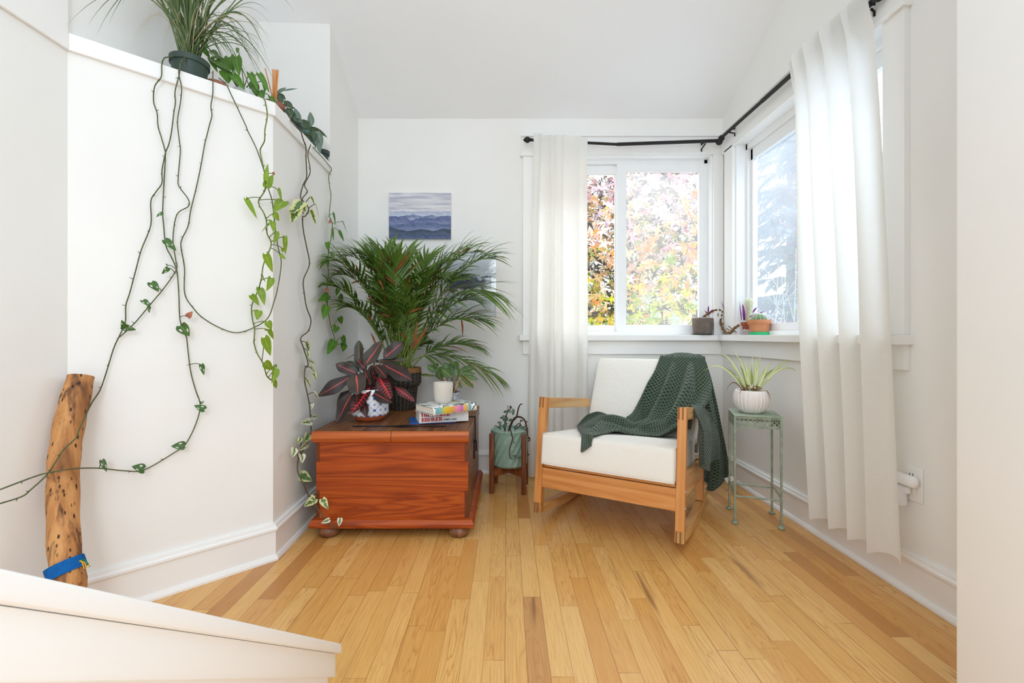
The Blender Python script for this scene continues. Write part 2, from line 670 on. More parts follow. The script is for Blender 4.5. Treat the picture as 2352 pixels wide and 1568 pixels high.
WX0, WX1, WZ0, WZ1 = 0.19, 1.300, 0.845, 2.011   # back window opening
mb = MB()
mb.bb((-0.98, YB, 0), (WX0, YB + 0.12, 2.75)); mb.bb((WX1, YB, 0), (XR + 0.12, YB + 0.12, 2.75))
mb.bb((WX0, YB, 0), (WX1, YB + 0.12, WZ0)); mb.bb((WX0, YB, WZ1), (WX1, YB + 0.12, 2.75))
struct(mb.build('wall_back', WALL, smooth=False))

WY0, WY1 = 1.63, 2.72                      # side window opening
mb = MB()
mb.bb((XR, 0.3, 0), (XR + 0.12, WY0, 4.0)); mb.bb((XR, WY1, 0), (XR + 0.12, YB, 4.0))
mb.bb((XR, WY0, 0), (XR + 0.12, WY1, WZ0)); mb.bb((XR, WY0, WZ1), (XR + 0.12, WY1, 4.0))
struct(mb.build('wall_right', WALL, smooth=False))

mb = MB(); mb.bb((0.938, 0.30, -0.4), (XR, 0.952, 4.0))
struct(mb.build('wall_front', WALL, smooth=True, bevel=0.006, auto=0.6))

mb = MB()                                  # tall wall behind the plant ledge and the full height pier
mb.bb((-1.45, -0.1, -0.0), (-1.319, 3.0, 4.2))
mb.prism([(-1.319, 2.417, 0), (-0.941, 2.417, 0), (-0.945, 3.0, 0), (-1.319, 3.0, 0)], (0, 0, 3.2))
# low bump-out that carries the ledge
mb.prism([(-1.319, 1.365, 0), (-0.912, 1.772, 0), (-0.941, 2.417, 0), (-1.319, 2.417, 0)], (0, 0, 1.722))
struct(mb.build('wall_left', WALL, smooth=False))

o = 0.012
mb = MB()
mb.prism([(-1.319, 1.365 - 0.017, 1.722), (-0.912 + o, 1.772 - 0.006, 1.722), (-0.941 + o, 2.417, 1.722), (-1.319, 2.417, 1.722)], (0, 0, LEDGE - 1.722))
mb.bb((-1.319, -0.1, 1.722), (-1.319 + o, 1.357, 4.2))
struct(mb.build('trim_1', TRIM, smooth=False, bevel=0.003))

BPROF = [(0, 0), (0.024, 0), (0.024, 0.008), (0.019, 0.019), (0.013, 0.021), (0.013, 0.113), (0.021, 0.116), (0.021, 0.124), (0.015, 0.129), (0.013, 0.138), (0, 0.139)]


def baseboard(name, path):
    """path runs with the room on its right-hand side"""
    n = len(path)
    nr = []
    for i in range(n - 1):
        d = Vector((path[i + 1][0] - path[i][0], path[i + 1][1] - path[i][1]))
        d.normalize()
        nr.append(Vector((d.y, -d.x)))
    rows = []
    for i in range(n):
        a = nr[max(i - 1, 0)]; b = nr[min(i, n - 2)]
        m = (a + b)
        m = m / max(0.3, m.dot(a))
        rows.append([Vector((path[i][0] + m.x * q[0], path[i][1] + m.y * q[0], q[1])) for q in BPROF])
    g = MB()
    g.grid(rows)
    g.f = [tuple(reversed(f)) for f in g.f]
    return struct(g.build(name, TRIM, smooth=False))


baseboard('baseboard_left', list(reversed(CORN)))
baseboard('baseboard_back', [(-0.945, YB), (XR, YB)])
baseboard('baseboard_right', [(XR, YB), (XR, 0.952)])

# sloping stair half wall at the bottom left, close to the camera
dv = Vector((-0.06, 1, -0.745))
e0 = Vector((-0.327, 0.90, 0.2605))
f0 = e0 - dv * 0.84
mb = MB()


def slab(x0, x1, za, zb, yend, mat=0):
    """sloped board between heights za..zb below the cap line, x0..x1 out of its right face"""
    A = e0 + dv * yend; B = f0
    q = []
    for p in (B, A):
        q.append([p + Vector((x0, 0, -za)), p + Vector((x1, 0, -za)), p + Vector((x1, 0, -zb)), p + Vector((x0, 0, -zb))])
    mb.add(q[0] + q[1], [(0, 1, 2, 3), (7, 6, 5, 4), (0, 4, 5, 1), (1, 5, 6, 2), (2, 6, 7, 3), (3, 7, 4, 0)])


slab(0, -0.16, 0.0, 0.0195, 0.0)
slab(-0.010, -0.15, 0.0195, 0.0665, -0.006)
struct(mb.build('trim_2', TRIM, smooth=True, bevel=0.003, auto=0.6))
mb = MB()
A = e0 + dv * -0.018; B = f0
x0, x1 = -0.022, -0.138
mb.add([B + Vector((x0, 0, -0.0665)), B + Vector((x1, 0, -0.0665)), Vector((B.x + x1, B.y, 0)), Vector((B.x + x0, B.y, 0)),
        A + Vector((x0, 0, -0.0665)), A + Vector((x1, 0, -0.0665)), Vector((A.x + x1, A.y, 0)), Vector((A.x + x0, A.y, 0))],
       [(0, 1, 2, 3), (7, 6, 5, 4), (0, 4, 5, 1), (1, 5, 6, 2), (2, 6, 7, 3), (3, 7, 4, 0)])
struct(mb.build('wall_stair', WALL, smooth=False))


# ------------------------------------------------------------------ windows
def window_part(name, mat, parent, boxes, bevel=0.0015):
    g = MB()
    for lo, hi in boxes:
        g.bb(lo, hi)
    return g.build(name, mat, parent, smooth=False, bevel=bevel)


w1 = bpy.data.objects.new('window_1', None); COL.objects.link(w1); struct(w1); w1.location = (0.745, YB, WZ0)
T = 0.02
window_part('casing', TRIM, w1, [((0.098, YB - T, 0.872), (WX0, YB, 1.995)), ((WX1, YB - T, 0.872), (XR - 0.004, YB, 2.011)),
                                 ((0.092, YB - T, 2.011), (XR - 0.003, YB, 2.118)), ((0.082, YB - T - 0.01, 1.995), (WX0 + .02, YB, 2.011)),
                                 ((0.088, YB - T - 0.012, 2.118), (XR - 0.002, YB, 2.130))])
window_part('sill', TRIM, w1, [((0.076, YB - 0.06, 0.838), (XR - 0.002, YB + 0.115, 0.872))], 0.003)
window_part('apron', TRIM, w1, [((0.098, YB - 0.018, 0.752), (XR - 0.004, YB, 0.838))])
# jamb liner and vinyl frame
window_part('window_frame', VINYL, w1, [((WX0, YB + 0.002, 0.872), (WX0 + 0.006, YB + 0.12, WZ1)), ((WX1 - 0.006, YB + 0.002, 0.872), (WX1, YB + 0.12, WZ1)),
                                        ((WX0, YB + 0.002, WZ1 - 0.006), (WX1, YB + 0.12, WZ1)),
                                        ((WX0, YB + 0.065, 0.872), (WX0 + 0.03, YB + 0.12, WZ1)), ((WX1 - 0.026, YB + 0.065, 0.872), (WX1, YB + 0.12, WZ1)),
                                        ((WX0, YB + 0.065, 0.872), (WX1, YB + 0.12, 0.895)), ((WX0, YB + 0.065, WZ1 - 0.03), (WX1, YB + 0.12, WZ1))])
ls = window_part('sash', VINYL, w1, [((0.22, YB + 0.09, 0.895), (0.25, YB + 0.115, 1.98)), ((0.705, YB + 0.09, 0.895), (0.735, YB + 0.115, 1.98)),
                                     ((0.25, YB + 0.09, 0.895), (0.705, YB + 0.115, 0.935)), ((0.25, YB + 0.09, 1.922), (0.705, YB + 0.115, 1.98))])
g = MB(); g.bb((0.245, YB + 0.100, 0.93), (0.71, YB + 0.104, 1.93)); g.build('pane', GLASS, ls, smooth=False)
rs = window_part('sash', VINYL, w1, [((0.712, YB + 0.066, 0.895), (0.772, YB + 0.09, 1.985)), ((1.243, YB + 0.066, 0.895), (1.274, YB + 0.09, 1.985)),
                                     ((0.77, YB + 0.066, 0.895), (1.243, YB + 0.09, 0.938)), ((0.77, YB + 0.066, 1.930), (1.243, YB + 0.09, 1.985))])
g = MB(); g.bb((0.768, YB + 0.076, 0.935), (1.245, YB + 0.080, 1.935)); g.build('pane', GLASS_SCREEN, rs, smooth=False)

w2 = bpy.data.objects.new('window_2', None); COL.objects.link(w2); struct(w2); w2.location = (XR, 2.17, WZ0)
window_part('casing', TRIM, w2, [((XR - T, WY1, 0.872), (XR, WY1 + 0.10, 2.011)), ((XR - T, WY0 - 0.09, 0.872), (XR, WY0, 1.985)),
                                 ((XR - T, WY0 - 0.092, 2.0), (XR, YB - T - 0.002, 2.118)), ((XR - T - 0.012, WY0 - 0.10, 1.982), (XR, WY0 + 0.05, 2.0)),
                                 ((XR - T - 0.012, WY0 - 0.094, 2.118), (XR, YB - T - 0.014, 2.130))])
window_part('sill', TRIM, w2, [((XR - 0.06, WY0 - 0.105, 0.838), (XR + 0.115, YB - 0.062, 0.872))], 0.003)
window_part('apron', TRIM, w2, [((XR - 0.018, WY0 - 0.09, 0.752), (XR, YB - 0.02, 0.838))])
window_part('window_frame', VINYL, w2, [((XR + 0.002, WY0, 0.872), (XR + 0.12, WY0 + 0.006, WZ1)), ((XR + 0.002, WY1 - 0.006, 0.872), (XR + 0.12, WY1, WZ1)),
                                        ((XR + 0.002, WY0, WZ1 - 0.006), (XR + 0.12, WY1, WZ1)),
                                        ((XR + 0.06, WY0, 0.872), (XR + 0.12, WY0 + 0.03, WZ1)), ((XR + 0.06, WY1 - 0.022, 0.872), (XR + 0.12, WY1, WZ1)),
                                        ((XR + 0.06, WY0, 0.872), (XR + 0.12, WY1, 0.895)), ((XR + 0.06, WY0, WZ1 - 0.04), (XR + 0.12, WY1, WZ1))])
sash2 = window_part('sash', VINYL, w2, [((XR + 0.08, WY0 + 0.03, 0.895), (XR + 0.105, WY0 + 0.07, 1.97)), ((XR + 0.08, WY1 - 0.045, 0.895), (XR + 0.105, WY1 - 0.022, 1.97)),
                                        ((XR + 0.08, WY0 + 0.03, 0.895), (XR + 0.105, WY1 - 0.022, 0.936)), ((XR + 0.08, WY0 + 0.03, 1.905), (XR + 0.105, WY1 - 0.022, 1.97)),
                                        ((XR + 0.082, 2.245, 0.895), (XR + 0.106, 2.27, 1.97))])
g = MB(); g.bb((XR + 0.093, WY0 + 0.06, 0.93), (XR + 0.096, WY1 - 0.04, 1.91)); g.build('pane', GLASS_HAZE, sash2, smooth=False)

# ------------------------------------------------------------------ curtain rod around the corner
rod = thing('curtain_rod', 'black iron curtain rod running round the window corner', 'curtain rod', (0.7, 2.80, 2.06))
ZR = 2.068
YR_, XRD = 2.80, 1.306
j = at(1652, 323, YR_)
g = MB()
pA, pB, pC = at(1212, 321, YR_), at(1428, 332, YR_), j
g.tube([pA, pB], 0.0085, 12)
g.tube([pB + (pA - pB).normalized() * 0.03, pC], 0.0105, 12)
g.build('rod', BLACK, rod, auto=0.6)
pD, pE = at(1655, 318, YR_ - 0.005), onx(2004, 4, 1.318)
pM = pD.lerp(pE, 0.4)
g = MB(); g.tube([pD, pM], 0.0095, 12); g.tube([pM - (pE - pD).normalized() * 0.01, pE], 0.011, 12)
g.build('rod', BLACK, rod, auto=0.6)
g = MB()
for q, r in ((j + Vector((0, 0.0, -0.006)), 0.021), (j + Vector((0.008, -0.012, 0.010)), 0.019)):
    g.lathe(q, [(0.001, -r)] + [(r * math.sin(PI * k / 8), -r * math.cos(PI * k / 8)) for k in range(1, 8)] + [(0.001, r)], 14, close=True)
g.build('elbow_joint', BLACK, rod)


def finial(p, d, s=1.0):
    g = MB()
    d = Vector(d).normalized()
    prof = [(0, 0.011), (0.014, 0.011), (0.016, 0.014), (0.022, 0.019), (0.032, 0.021), (0.042, 0.018), (0.052, 0.010), (0.060, 0.002)]
    g.tube([p + d * a * s for a, r in prof], [r * s for a, r in prof], 14)
    g.build('finial', BLACK, rod)


finial(at(1222, 321, YR_), (-1, 0, 0), 0.92)
finial(pE, pE - pM, 0.9)


def bracket(p, d, up=1):
    """two flat arms from the rod to the wall with bent feet"""
    g = MB()
    d = Vector(d)
    for dz in (-0.012, 0.014):
        a = p + Vector((0, 0, dz * 0.5)); b = p + d + Vector((0, 0, dz))
        g.tube([a, b, b + Vector((0, 0, 0.016 if dz > 0 else -0.016))], 0.0042, 6)
    g.build('bracket', BLACK, rod)


bracket(j + Vector((-0.085, 0, -0.012)), (0.0, YB - YR_ - 0.024, -0.004))
bracket(j + Vector((0.0, -0.12, 0.004)), (XR - j.x - 0.024, 0, 0))
bracket(pE + Vector((0.01, 0.02, -0.004)), (XR - pE.x - 0.034, -0.0, -0.006))


# ------------------------------------------------------------------ curtains
def curtain(name, label, fn, nu=150, nz=40):
    rows = [[fn(u / nu, v / nz) for u in range(nu + 1)] for v in range(nz + 1)]
    g = MB(); g.grid(rows)
    th = thing(name, label, 'curtain', rows[-1][nu // 2])
    g.build('curtain_panel', CURT, th)
    # stitched header band and hem
    return th, rows


def back_curtain(u, v):
    zt, zb = 2.10 - 0.03 * u, 0.012
    z = zt + (zb - zt) * v
    A = 0.010 + 0.020 * min(1, v * 3)
    k = 0.62
    # tight folds at the left, a flatter panel at the right
    w = u / k if u < k else 1 + (u - k) / (1 - k) * 0.45
    ph = 2 * PI * (4.2 * w + 0.22 * math.sin(2 * PI * w * 1.3 + .6)) + 0.5 * math.sin(3 * v + u * 4)
    A *= 0.75 + 0.35 * math.sin(9 * w + 1) if u < k else 0.45
    xl = (1226 + (1213 - 1226) * min(1, v * 1.2) - CX) / F * 2.79
    xr = (1346 + 4 * v - CX) / F * 2.79
    x = xl + (xr - xl) * (u ** 1.12)
    x += 0.010 * math.sin(ph + 1.4) * (1 if u < k else 0.5)
    y = 2.775 + A * math.sin(ph) + 0.012 * math.sin(7 * u + 2 * v)
    f = max(0.0, 1 - v / 0.06)
    y -= 0.018 * min(1, f * 1.6)
    z += 0.006 * math.sin(ph) * f
    lim = 2.784 if v < 0.05 else 2.784 + min(1, (v - 0.05) / 0.06) * 0.045
    return Vector((x, lim if y > lim else y, z))


curtain('curtain', 'white linen curtain pulled to the left of the back window', back_curtain)


def side_curtain(u, v):
    # u runs from the far edge to the near edge
    zt = 2.115
    zb = 0.115 + 0.02 * u
    z = zt + (zb - zt) * v
    e = v ** 0.8
    y0 = 2.06 + (1.915 - 2.06) * e
    y1 = 1.635 + (1.462 - 1.635) * e
    ph = 2 * PI * (4.6 * u ** 0.9) + 0.7 * math.sin(2.4 * v + 3 * u) + 0.5
    A = 0.014 + 0.026 * min(1, v * 1.6)
    if u > 0.8:
        A *= 1 - 0.75 * (u - 0.8) / 0.2
    y = y0 + (y1 - y0) * u + 0.014 * math.sin(ph + 1.5)
    x = 1.288 - 0.015 * v + A * math.sin(ph) - 0.012 * math.sin(5 * u + 3 * v)
    f = max(0.0, 1 - v / 0.06)
    x -= 0.012 * min(1, f * 1.6)
    z += 0.008 * math.sin(ph) * f
    if v > 0.97:
        z += 0.006 * math.sin(ph * 1.0 + 1)
    lim = 1.286 if v < 0.05 else 1.286 + min(1, (v - 0.05) / 0.06) * 0.045
    return Vector((min(x, lim), y, z))


curtain('curtain', 'long white linen curtain at the side window, hem above the floor', side_curtain)

# ------------------------------------------------------------------ rocking chair
BIRCH = m_wood('birch_wood_upright', (176, 106, 46), (202, 134, 68), (216, 156, 92), 'z', 0.8, 0.42, coat=0.15, knots=False)
BIRCH_U = m_wood('birch_wood_rail', (178, 106, 46), (203, 133, 66), (216, 154, 88), 'x', 0.8, 0.42, coat=0.15)
BIRCH_A = m_wood('birch_wood_arm', (192, 130, 66), (214, 160, 94), (228, 184, 122), 'y', 0.8, 0.4, coat=0.2)
ENDGRAIN = m_plain('end_grain_brown', (134, 82, 44), 0.55, 0.3, var=0.15, nscale=60)
CUSH = None


def m_canvas_cloth(name, rgb, wr=0.25, fine=900):
    t = NT(name)
    n1 = t.noise(t.obj(), 9, 4, 0.55, 1.4)
    n2 = t.noise(t.obj(), fine, 2)
    c = t.ramp(n2, [(0.3, lin(tuple(q * 0.955 for q in rgb))), (0.7, lin(rgb))])
    return t.done(t.bsdf(c, 0.9, 0.2, 0, t.bump(t.math('ADD', n1, t.math('MULTIPLY', n2, 0.12)), wr, 0.012), sheen=0.1))


CUSH = m_canvas_cloth('cream_cotton_canvas', (238, 233, 223))
GREYCLOTH = m_canvas_cloth('grey_backing_cloth', (120, 116, 112))

K = 0.67 / 0.688
cyaw, cpit = 0.5230, 0.1272
cu = Vector((math.cos(cyaw), -math.sin(cyaw), 0))
cb = Vector((math.sin(cyaw) * math.cos(cpit), math.cos(cyaw) * math.cos(cpit), -math.sin(cpit)))
cw = cu.cross(cb)
CO = Vector((0.12046 * K, 2.1333 * K, HC + (0.03002 - HC) * K))
AX = (cu, cb, cw)
CWD, CH, CT, CL = 0.6677 * K, 0.548 * K, 0.0354 * K, 0.618 * K


def C(x, y, z):
    return CO + cu * x + cb * y + cw * z


def Cinv(p):
    q = p - CO
    return Vector((q.dot(cu), q.dot(cb), q.dot(cw)))


def cray(px, py, axis, val):
    """the point seen at a photo pixel on the chair's plane x|y|z = val"""
    d = Vector(((px - CX) / F, 1, -(py - CY) / F))
    c0 = Vector((0, 0, HC))
    a = AX['xyz'.index(axis)]
    k = (val - (c0 - CO).dot(a)) / d.dot(a)
    return c0 + d * k


chair = thing('rocking_chair', 'low birch rocking chair with cream cushions, its backrest under the window', 'rocking chair', (C(CWD / 2, 0.3, 0).x, C(CWD / 2, 0.3, 0).y, 0))


def lbox(g, lo, hi, mat=0):
    c = C(*[(a + b) / 2 for a, b in zip(lo, hi)])
    g.box(c, [abs(b - a) / 2 for a, b in zip(lo, hi)], AX, mat)


def rocker_z(b):
    # lower edge of the runner
    return 0.0 + 0.20 * max(0, b - 0.24) ** 2 * 1.18 + 0.012 * max(0, 0.2 - b) / 0.2


RD = 0.046
PD = 0.036


def chair_piece(name, boxes, mat, mats=None, ends=(), bev=0.0018):
    g = MB()
    for lo, hi in boxes:
        lbox(g, lo, hi)
    ob = g.build(name, mat, chair, smooth=False, bevel=bev)
    return ob


def orient(ob):
    """give the part the chair's own axes so that its wood grain runs along them"""
    M = Matrix((cu, cb, cw)).transposed().to_4x4()
    ob.data.transform(M.inverted())
    ob.matrix_local = M
    return ob


for side in (0, 1):
    xa = 0 if side == 0 else CWD - CT
    xb = xa + CT
    p = orient(chair_piece('front_post', [((xa, 0, 0.012), (xb, PD, CH))], BIRCH))
    # finger joints: dark end grain fingers at both ends of the post
    for q, (za, zb) in enumerate(((CH - 0.048, CH + 0.0008), (0.0115, 0.056))):
        g = MB()
        for k in (0, 2):
            x_ = xa + CT * (0.02 + 0.2 * (k + (0.2 if k else 0)))
            lbox(g, (x_ + 0.002, -0.0008, za), (x_ + 0.0075, PD * 0.5, zb))
        fj = g.build('finger_joint', ENDGRAIN, p, loc=chair.location, smooth=False)
        fj.parent = p
        fj.location = (0, 0, 0)
        M = Matrix((cu, cb, cw)).transposed().to_4x4()
        fj.data.transform(M.inverted())
    orient(chair_piece('arm', [((xa, PD, CH - 0.0485), (xb, CL if side == 0 else CL, CH))], BIRCH_A))
    orient(chair_piece('rear_post', [((xa, CL - 0.045, 0.075), (xb, CL, 0.275))], BIRCH))
    # curved runner
    g = MB()
    n = 22
    prev = None
    vs = []
    for i in range(n + 1):
        b = 0.0 + 0.79 * i / n
        zl = rocker_z(b)
        zu = zl + RD
        vs += [C(xa, b, zl), C(xb, b, zl), C(xb, b, zu), C(xa, b, zu)]
    fs = [(0, 1, 2, 3), tuple(reversed([4 * n + k for k in range(4)]))]
    for i in range(n):
        a = 4 * i
        for k in range(4):
            fs.append((a + k, a + 4 + k, a + 4 + (k + 1) % 4, a + (k + 1) % 4))
    g.add(vs, fs)
    orient(g.build('runner', BIRCH_A, chair, smooth=False, bevel=0.0015))
    orient(chair_piece('side_rail', [((xa + 0.004, PD, 0.180), (xb - 0.004, CL - 0.045, 0.268))], BIRCH_A))
R0, R1 = 0.1315 * K, 0.2213 * K
orient(chair_piece('front_rail', [((CT, 0.004, R0), (CWD - CT, 0.026, R1))], BIRCH_U))
orient(chair_piece('seat_frame', [((CT + 0.004, 0.008, R1 + 0.004), (CWD - CT - 0.004, 0.5, R1 + 0.019))], BIRCH_U))
orient(chair_piece('rear_rail', [((CT, CL - 0.04, 0.19), (CWD - CT, CL - 0.018, 0.268))], BIRCH_U))
# screw heads on the right post
METAL = m_plain('zinc_bolt', (190, 190, 186), 0.35, 0.6, 0.8, var=0.05)
for zz in (0.142, 0.205):
    g = MB()
    a = C(CWD - 0.001, 0.018, zz); g.tube([a, a + cu * 0.004], 0.0055, 12)
    g.build('bolt', METAL, chair, auto=0.6)


def pillow(amt, axis=2):
    def w(p, h):
        fx = [1 - (p[k] / h[k]) ** 2 for k in range(3)]
        q = Vector(p)
        o_ = [k for k in range(3) if k != axis]
        q[axis] += math.copysign(1, p[axis]) * (abs(p[axis]) / h[axis]) * amt * max(0, fx[o_[0]]) ** 0.7 * max(0, fx[o_[1]]) ** 0.7
        for k in o_:
            oo = [m for m in o_ if m != k][0]
            q[k] += math.copysign(1, p[k]) * (abs(p[k]) / h[k]) * amt * 0.45 * max(0, fx[axis]) ** 0.7 * max(0, fx[oo]) ** 0.7
        return q
    return w


# seat cushion, a little forward of the posts
SZ0, SZ1 = R1 + 0.019, 0.372
scx = (CT + 0.002, CWD - CT - 0.002)
sc = C(sum(scx) / 2, (0.53 - 0.030) / 2, (SZ0 + SZ1) / 2)
sh = ((scx[1] - scx[0]) / 2, (0.53 + 0.030) / 2, (SZ1 - SZ0) / 2)
g = MB(); g.rbox(sc, sh, 0.012, AX, n=4, inner=10, warp=pillow(0.010))
seat = g.build('seat_cushion', CUSH, chair)
for sg in (-1, 1):
    g = MB()
    pts = []
    for a, b_ in ((-1, -1), (1, -1), (1, 1), (-1, 1)):
        pts.append((a, b_))
    loop = []
    for k in range(4):
        a, b_ = pts[k], pts[(k + 1) % 4]
        for q in range(12):
            t_ = q / 12
            x_ = (a[0] + (b_[0] - a[0]) * t_) * (sh[0] - 0.004); y_ = (a[1] + (b_[1] - a[1]) * t_) * (sh[1] - 0.004)
            bow = 0.003 * math.sin(PI * t_)
            loop.append(sc + cu * x_ + cb * (y_ + (bow if y_ > 0 else -bow) * 0) + cw * (sg * (sh[2] - 0.003)))
    g.tube(loop, 0.0034, 6, closed=True)
    g.build('piping', CUSH, seat)

# back cushion, leaning
blo, bhi = Vector((0, 0.545, 0.365)), Vector((0, 0.708, 0.783))
bax = (bhi - blo).normalized()
bdir = cb * bax.y + cw * bax.z           # up the back
bnrm = cu.cross(bdir)                     # out of the front face
bax3 = (cu, bnrm * -1, bdir)
bh = ((CWD - 2 * CT - 0.012) / 2, 0.050, (bhi - blo).length / 2)
bc = C(CWD / 2, 0, 0) + cb * ((blo.y + bhi.y) / 2) + cw * ((blo.z + bhi.z) / 2) - bnrm * 0.050
g = MB(); g.rbox(bc, bh, 0.016, bax3, n=4, inner=10, warp=pillow(0.012, 1))
back = g.build('back_cushion', CUSH, chair)
g = MB()
loop = []
for k in range(4):
    P4 = ((-1, -1), (1, -1), (1, 1), (-1, 1))
    a, b_ = P4[k], P4[(k + 1) % 4]
    for q in range(12):
        t_ = q / 12
        loop.append(bc + cu * ((a[0] + (b_[0] - a[0]) * t_) * (bh[0] - 0.005)) + bdir * ((a[1] + (b_[1] - a[1]) * t_) * (bh[2] - 0.005)) + bnrm * (bh[1] - 0.004))
g.tube(loop, 0.0034, 6, closed=True); g.build('piping', CUSH, back)
g = MB(); g.box(bc - bnrm * 0.062, (bh[0] + 0.004, 0.010, bh[2] - 0.03), bax3)
g.box(bc - bnrm * 0.062 - bdir * bh[2], (bh[0] + 0.004, 0.012, 0.03), bax3)
g.build('back_frame', GREYCLOTH, chair, smooth=False, bevel=0.004)

# ------------------------------------------------------------------ wooden blanket chest
PINE_F = m_wood('orange_pine_boards', (120, 46, 10), (162, 68, 18), (182, 88, 28), 'x', 0.95, 0.45, coat=0.05, ring=0.8, spec=0.3, lines=13.0)
PINE_T = m_wood('worn_brown_pine_top', (72, 40, 20), (112, 68, 38), (140, 94, 58), 'y', 0.9, 0.45, coat=0.0, ring=0.9, spec=0.25)
PINE_E = m_wood('orange_pine_lid_edge', (140, 60, 16), (176, 84, 28), (196, 110, 48), 'x', 0.5, 0.4, coat=0.08)
PINE_S = m_wood('brown_pine_side', (86, 50, 28), (122, 76, 46), (146, 98, 64), 'y', 0.6, 0.42, coat=0.1)
DOVE = m_plain('dark_dovetail_wood', (104, 52, 22), 0.45, 0.3, var=0.2, nscale=30)
IRON = m_plain('old_black_iron', (34, 30, 30), 0.55, 0.5, 0.6, var=0.3, nscale=40, bump=0.2)
TY0, TY1 = 1.965, 2.665
TX0, TX1 = -0.826, -0.168
LZ0, LZ1 = 0.408, 0.458
chest = thing('wooden_chest', 'low reddish brown wooden chest under the potted plants', 'chest', ((TX0 + TX1) / 2, (TY0 + TY1) / 2, 0))
g = MB(); g.bb((TX0, TY0, 0.075), (TX1, TY1, LZ0 + 0.004))
body = g.build('body', [PINE_F, PINE_S], chest, smooth=False, bevel=0.003)
for pl in body.data.polygons:
    if abs(pl.normal.x) > 0.8:
        pl.material_index = 1
# board seam and dovetails on the end
g = MB()
g.bb((TX0 + 0.02, TY0 - 0.0008, 0.2615), (TX1 - 0.02, TY0 + 0.01, 0.2628))
g.build('board_seam', DOVE, body, smooth=False)
for za, zb, xx in ((0.325, 0.405, TX1 - 0.016), (0.083, 0.200, TX1 - 0.016), (0.083, 0.200, TX0), (0.325, 0.405, TX0)):
    g = MB(); g.bb((xx, TY0 - 0.001, za), (xx + 0.016, TY0 + 0.012, zb)); g.build('dovetail', DOVE, body, smooth=False)
# lid with a rounded front edge, of two boards
g = MB()
xm = -0.497
for xa, xb, mt in ((TX0 - 0.012, xm - 0.0008, 0), (xm + 0.0008, TX1 + 0.004, 0)):
    prof = [(TY1 + 0.005, LZ0), (TY0 - 0.006, LZ0), (TY0 - 0.016, LZ0 + 0.006), (TY0 - 0.021, LZ0 + 0.018), (TY0 - 0.021, LZ0 + 0.034), (TY0 - 0.017, LZ1 - 0.004), (TY0 - 0.010, LZ1), (TY1 + 0.005, LZ1)]
    g.prism([(xa, a, b) for a, b in prof], (xb - xa, 0, 0))
lid = g.build('lid', [PINE_E, PINE_T, PINE_S], chest, smooth=False, bevel=0.0015)
for pl in lid.data.polygons:
    if pl.normal.z > 0.9:
        pl.material_index = 1
    elif abs(pl.normal.x) > 0.8:
        pl.material_index = 2
# strap hinges of black iron lying on the lid
g = MB()
def strap(y, x0, x1):
    pts = []
    top, bot = [], []
    n = 24
    for i in range(n + 1):
        t_ = i / n
        x = x0 + (x1 - x0) * t_
        w_ = 0.006 + 0.016 * math.exp(-((t_ - 0.55) / 0.09) ** 2) + 0.006 * math.exp(-((t_ - 0.06) / 0.05) ** 2) + 0.004 * math.sin(9 * t_) ** 2
        if i in (0, n):
            w_ = 0.001
        top.append((x, y + w_, LZ1 + 0.0002)); bot.append((x, y - w_, LZ1 + 0.0002))
    g.prism(top + bot[::-1], (0, 0, 0.003))
strap(2.055, -0.70, -0.275)
g.build('strap_hinge', IRON, lid, smooth=False)
# hasp on the side
g = MB()
hy = 2.30
g.bb((TX1 + 0.004, hy - 0.014, 0.33), (TX1 + 0.009, hy + 0.014, LZ1 + 0.003)); g.bb((TX1 - 0.06, hy - 0.012, LZ1), (TX1 + 0.009, hy + 0.012, LZ1 + 0.004))
g.build('hasp', IRON, lid, smooth=False, bevel=0.0015)
g = MB()
ring = [Vector((TX1 + 0.012, hy - 0.02 + 0.013 * math.cos(a), 0.318 + 0.026 * math.sin(a))) for a in [2 * PI * k / 16 for k in range(16)]]
g.tube(ring, 0.0028, 6, closed=True)
g.bb((TX1, hy - 0.018, 0.25), (TX1 + 0.004, hy + 0.012, 0.345))
g.build('ring_latch', IRON, body)
# moulded plinth and bun feet
g = MB()
prof = [(0, 0.044), (-0.030, 0.044), (-0.034, 0.050), (-0.034, 0.060), (-0.029, 0.067), (-0.026, 0.070), (-0.022, 0.078), (0, 0.082)]
X0, X1, Y0, Y1 = TX0, TX1, TY0, TY1
rows = []
for cx_, cy_, sx_, sy_ in ((X0, Y0, 1, 1), (X1, Y0, -1, 1), (X1, Y1, -1, -1), (X0, Y1, 1, -1), (X0, Y0, 1, 1)):
    rows.append([Vector((cx_ + sx_ * a * 0.72, cy_ + sy_ * a * 0.62, b)) for a, b in prof])
g.grid(rows)
g.bb((X0, Y0, 0.046), (X1, Y1, 0.076))
g.build('plinth', PINE_F, chest, smooth=False)
for fx_, fy_ in ((-0.775, TY0 + 0.02), (-0.21, TY0 + 0.02), (-0.775, TY1 - 0.05), (-0.21, TY1 - 0.05)):
    g = MB()
    g.lathe((fx_, fy_, 0), [(0.028, 0.0), (0.036, 0.003), (0.044, 0.014), (0.046, 0.024), (0.040, 0.036), (0.034, 0.046)], 24, close=True)
    g.build('bun_foot', PINE_S, chest)

# ------------------------------------------------------------------ wooden plant stand with green planter
ACAC = m_wood('acacia_wood', (84, 42, 18), (122, 66, 32), (146, 86, 48), 'z', 1.2, 0.45, coat=0.1)
ACACX = m_wood('acacia_wood_bar', (88, 46, 20), (126, 70, 34), (150, 90, 50), 'x', 1.2, 0.45, coat=0.1)
ps = Vector((0.012, 2.59, 0))
stand = thing('plant_stand', 'brown wooden plant stand with four posts beside the chest', 'plant stand', ps)
ca, sa = math.cos(-0.10), math.sin(-0.10)


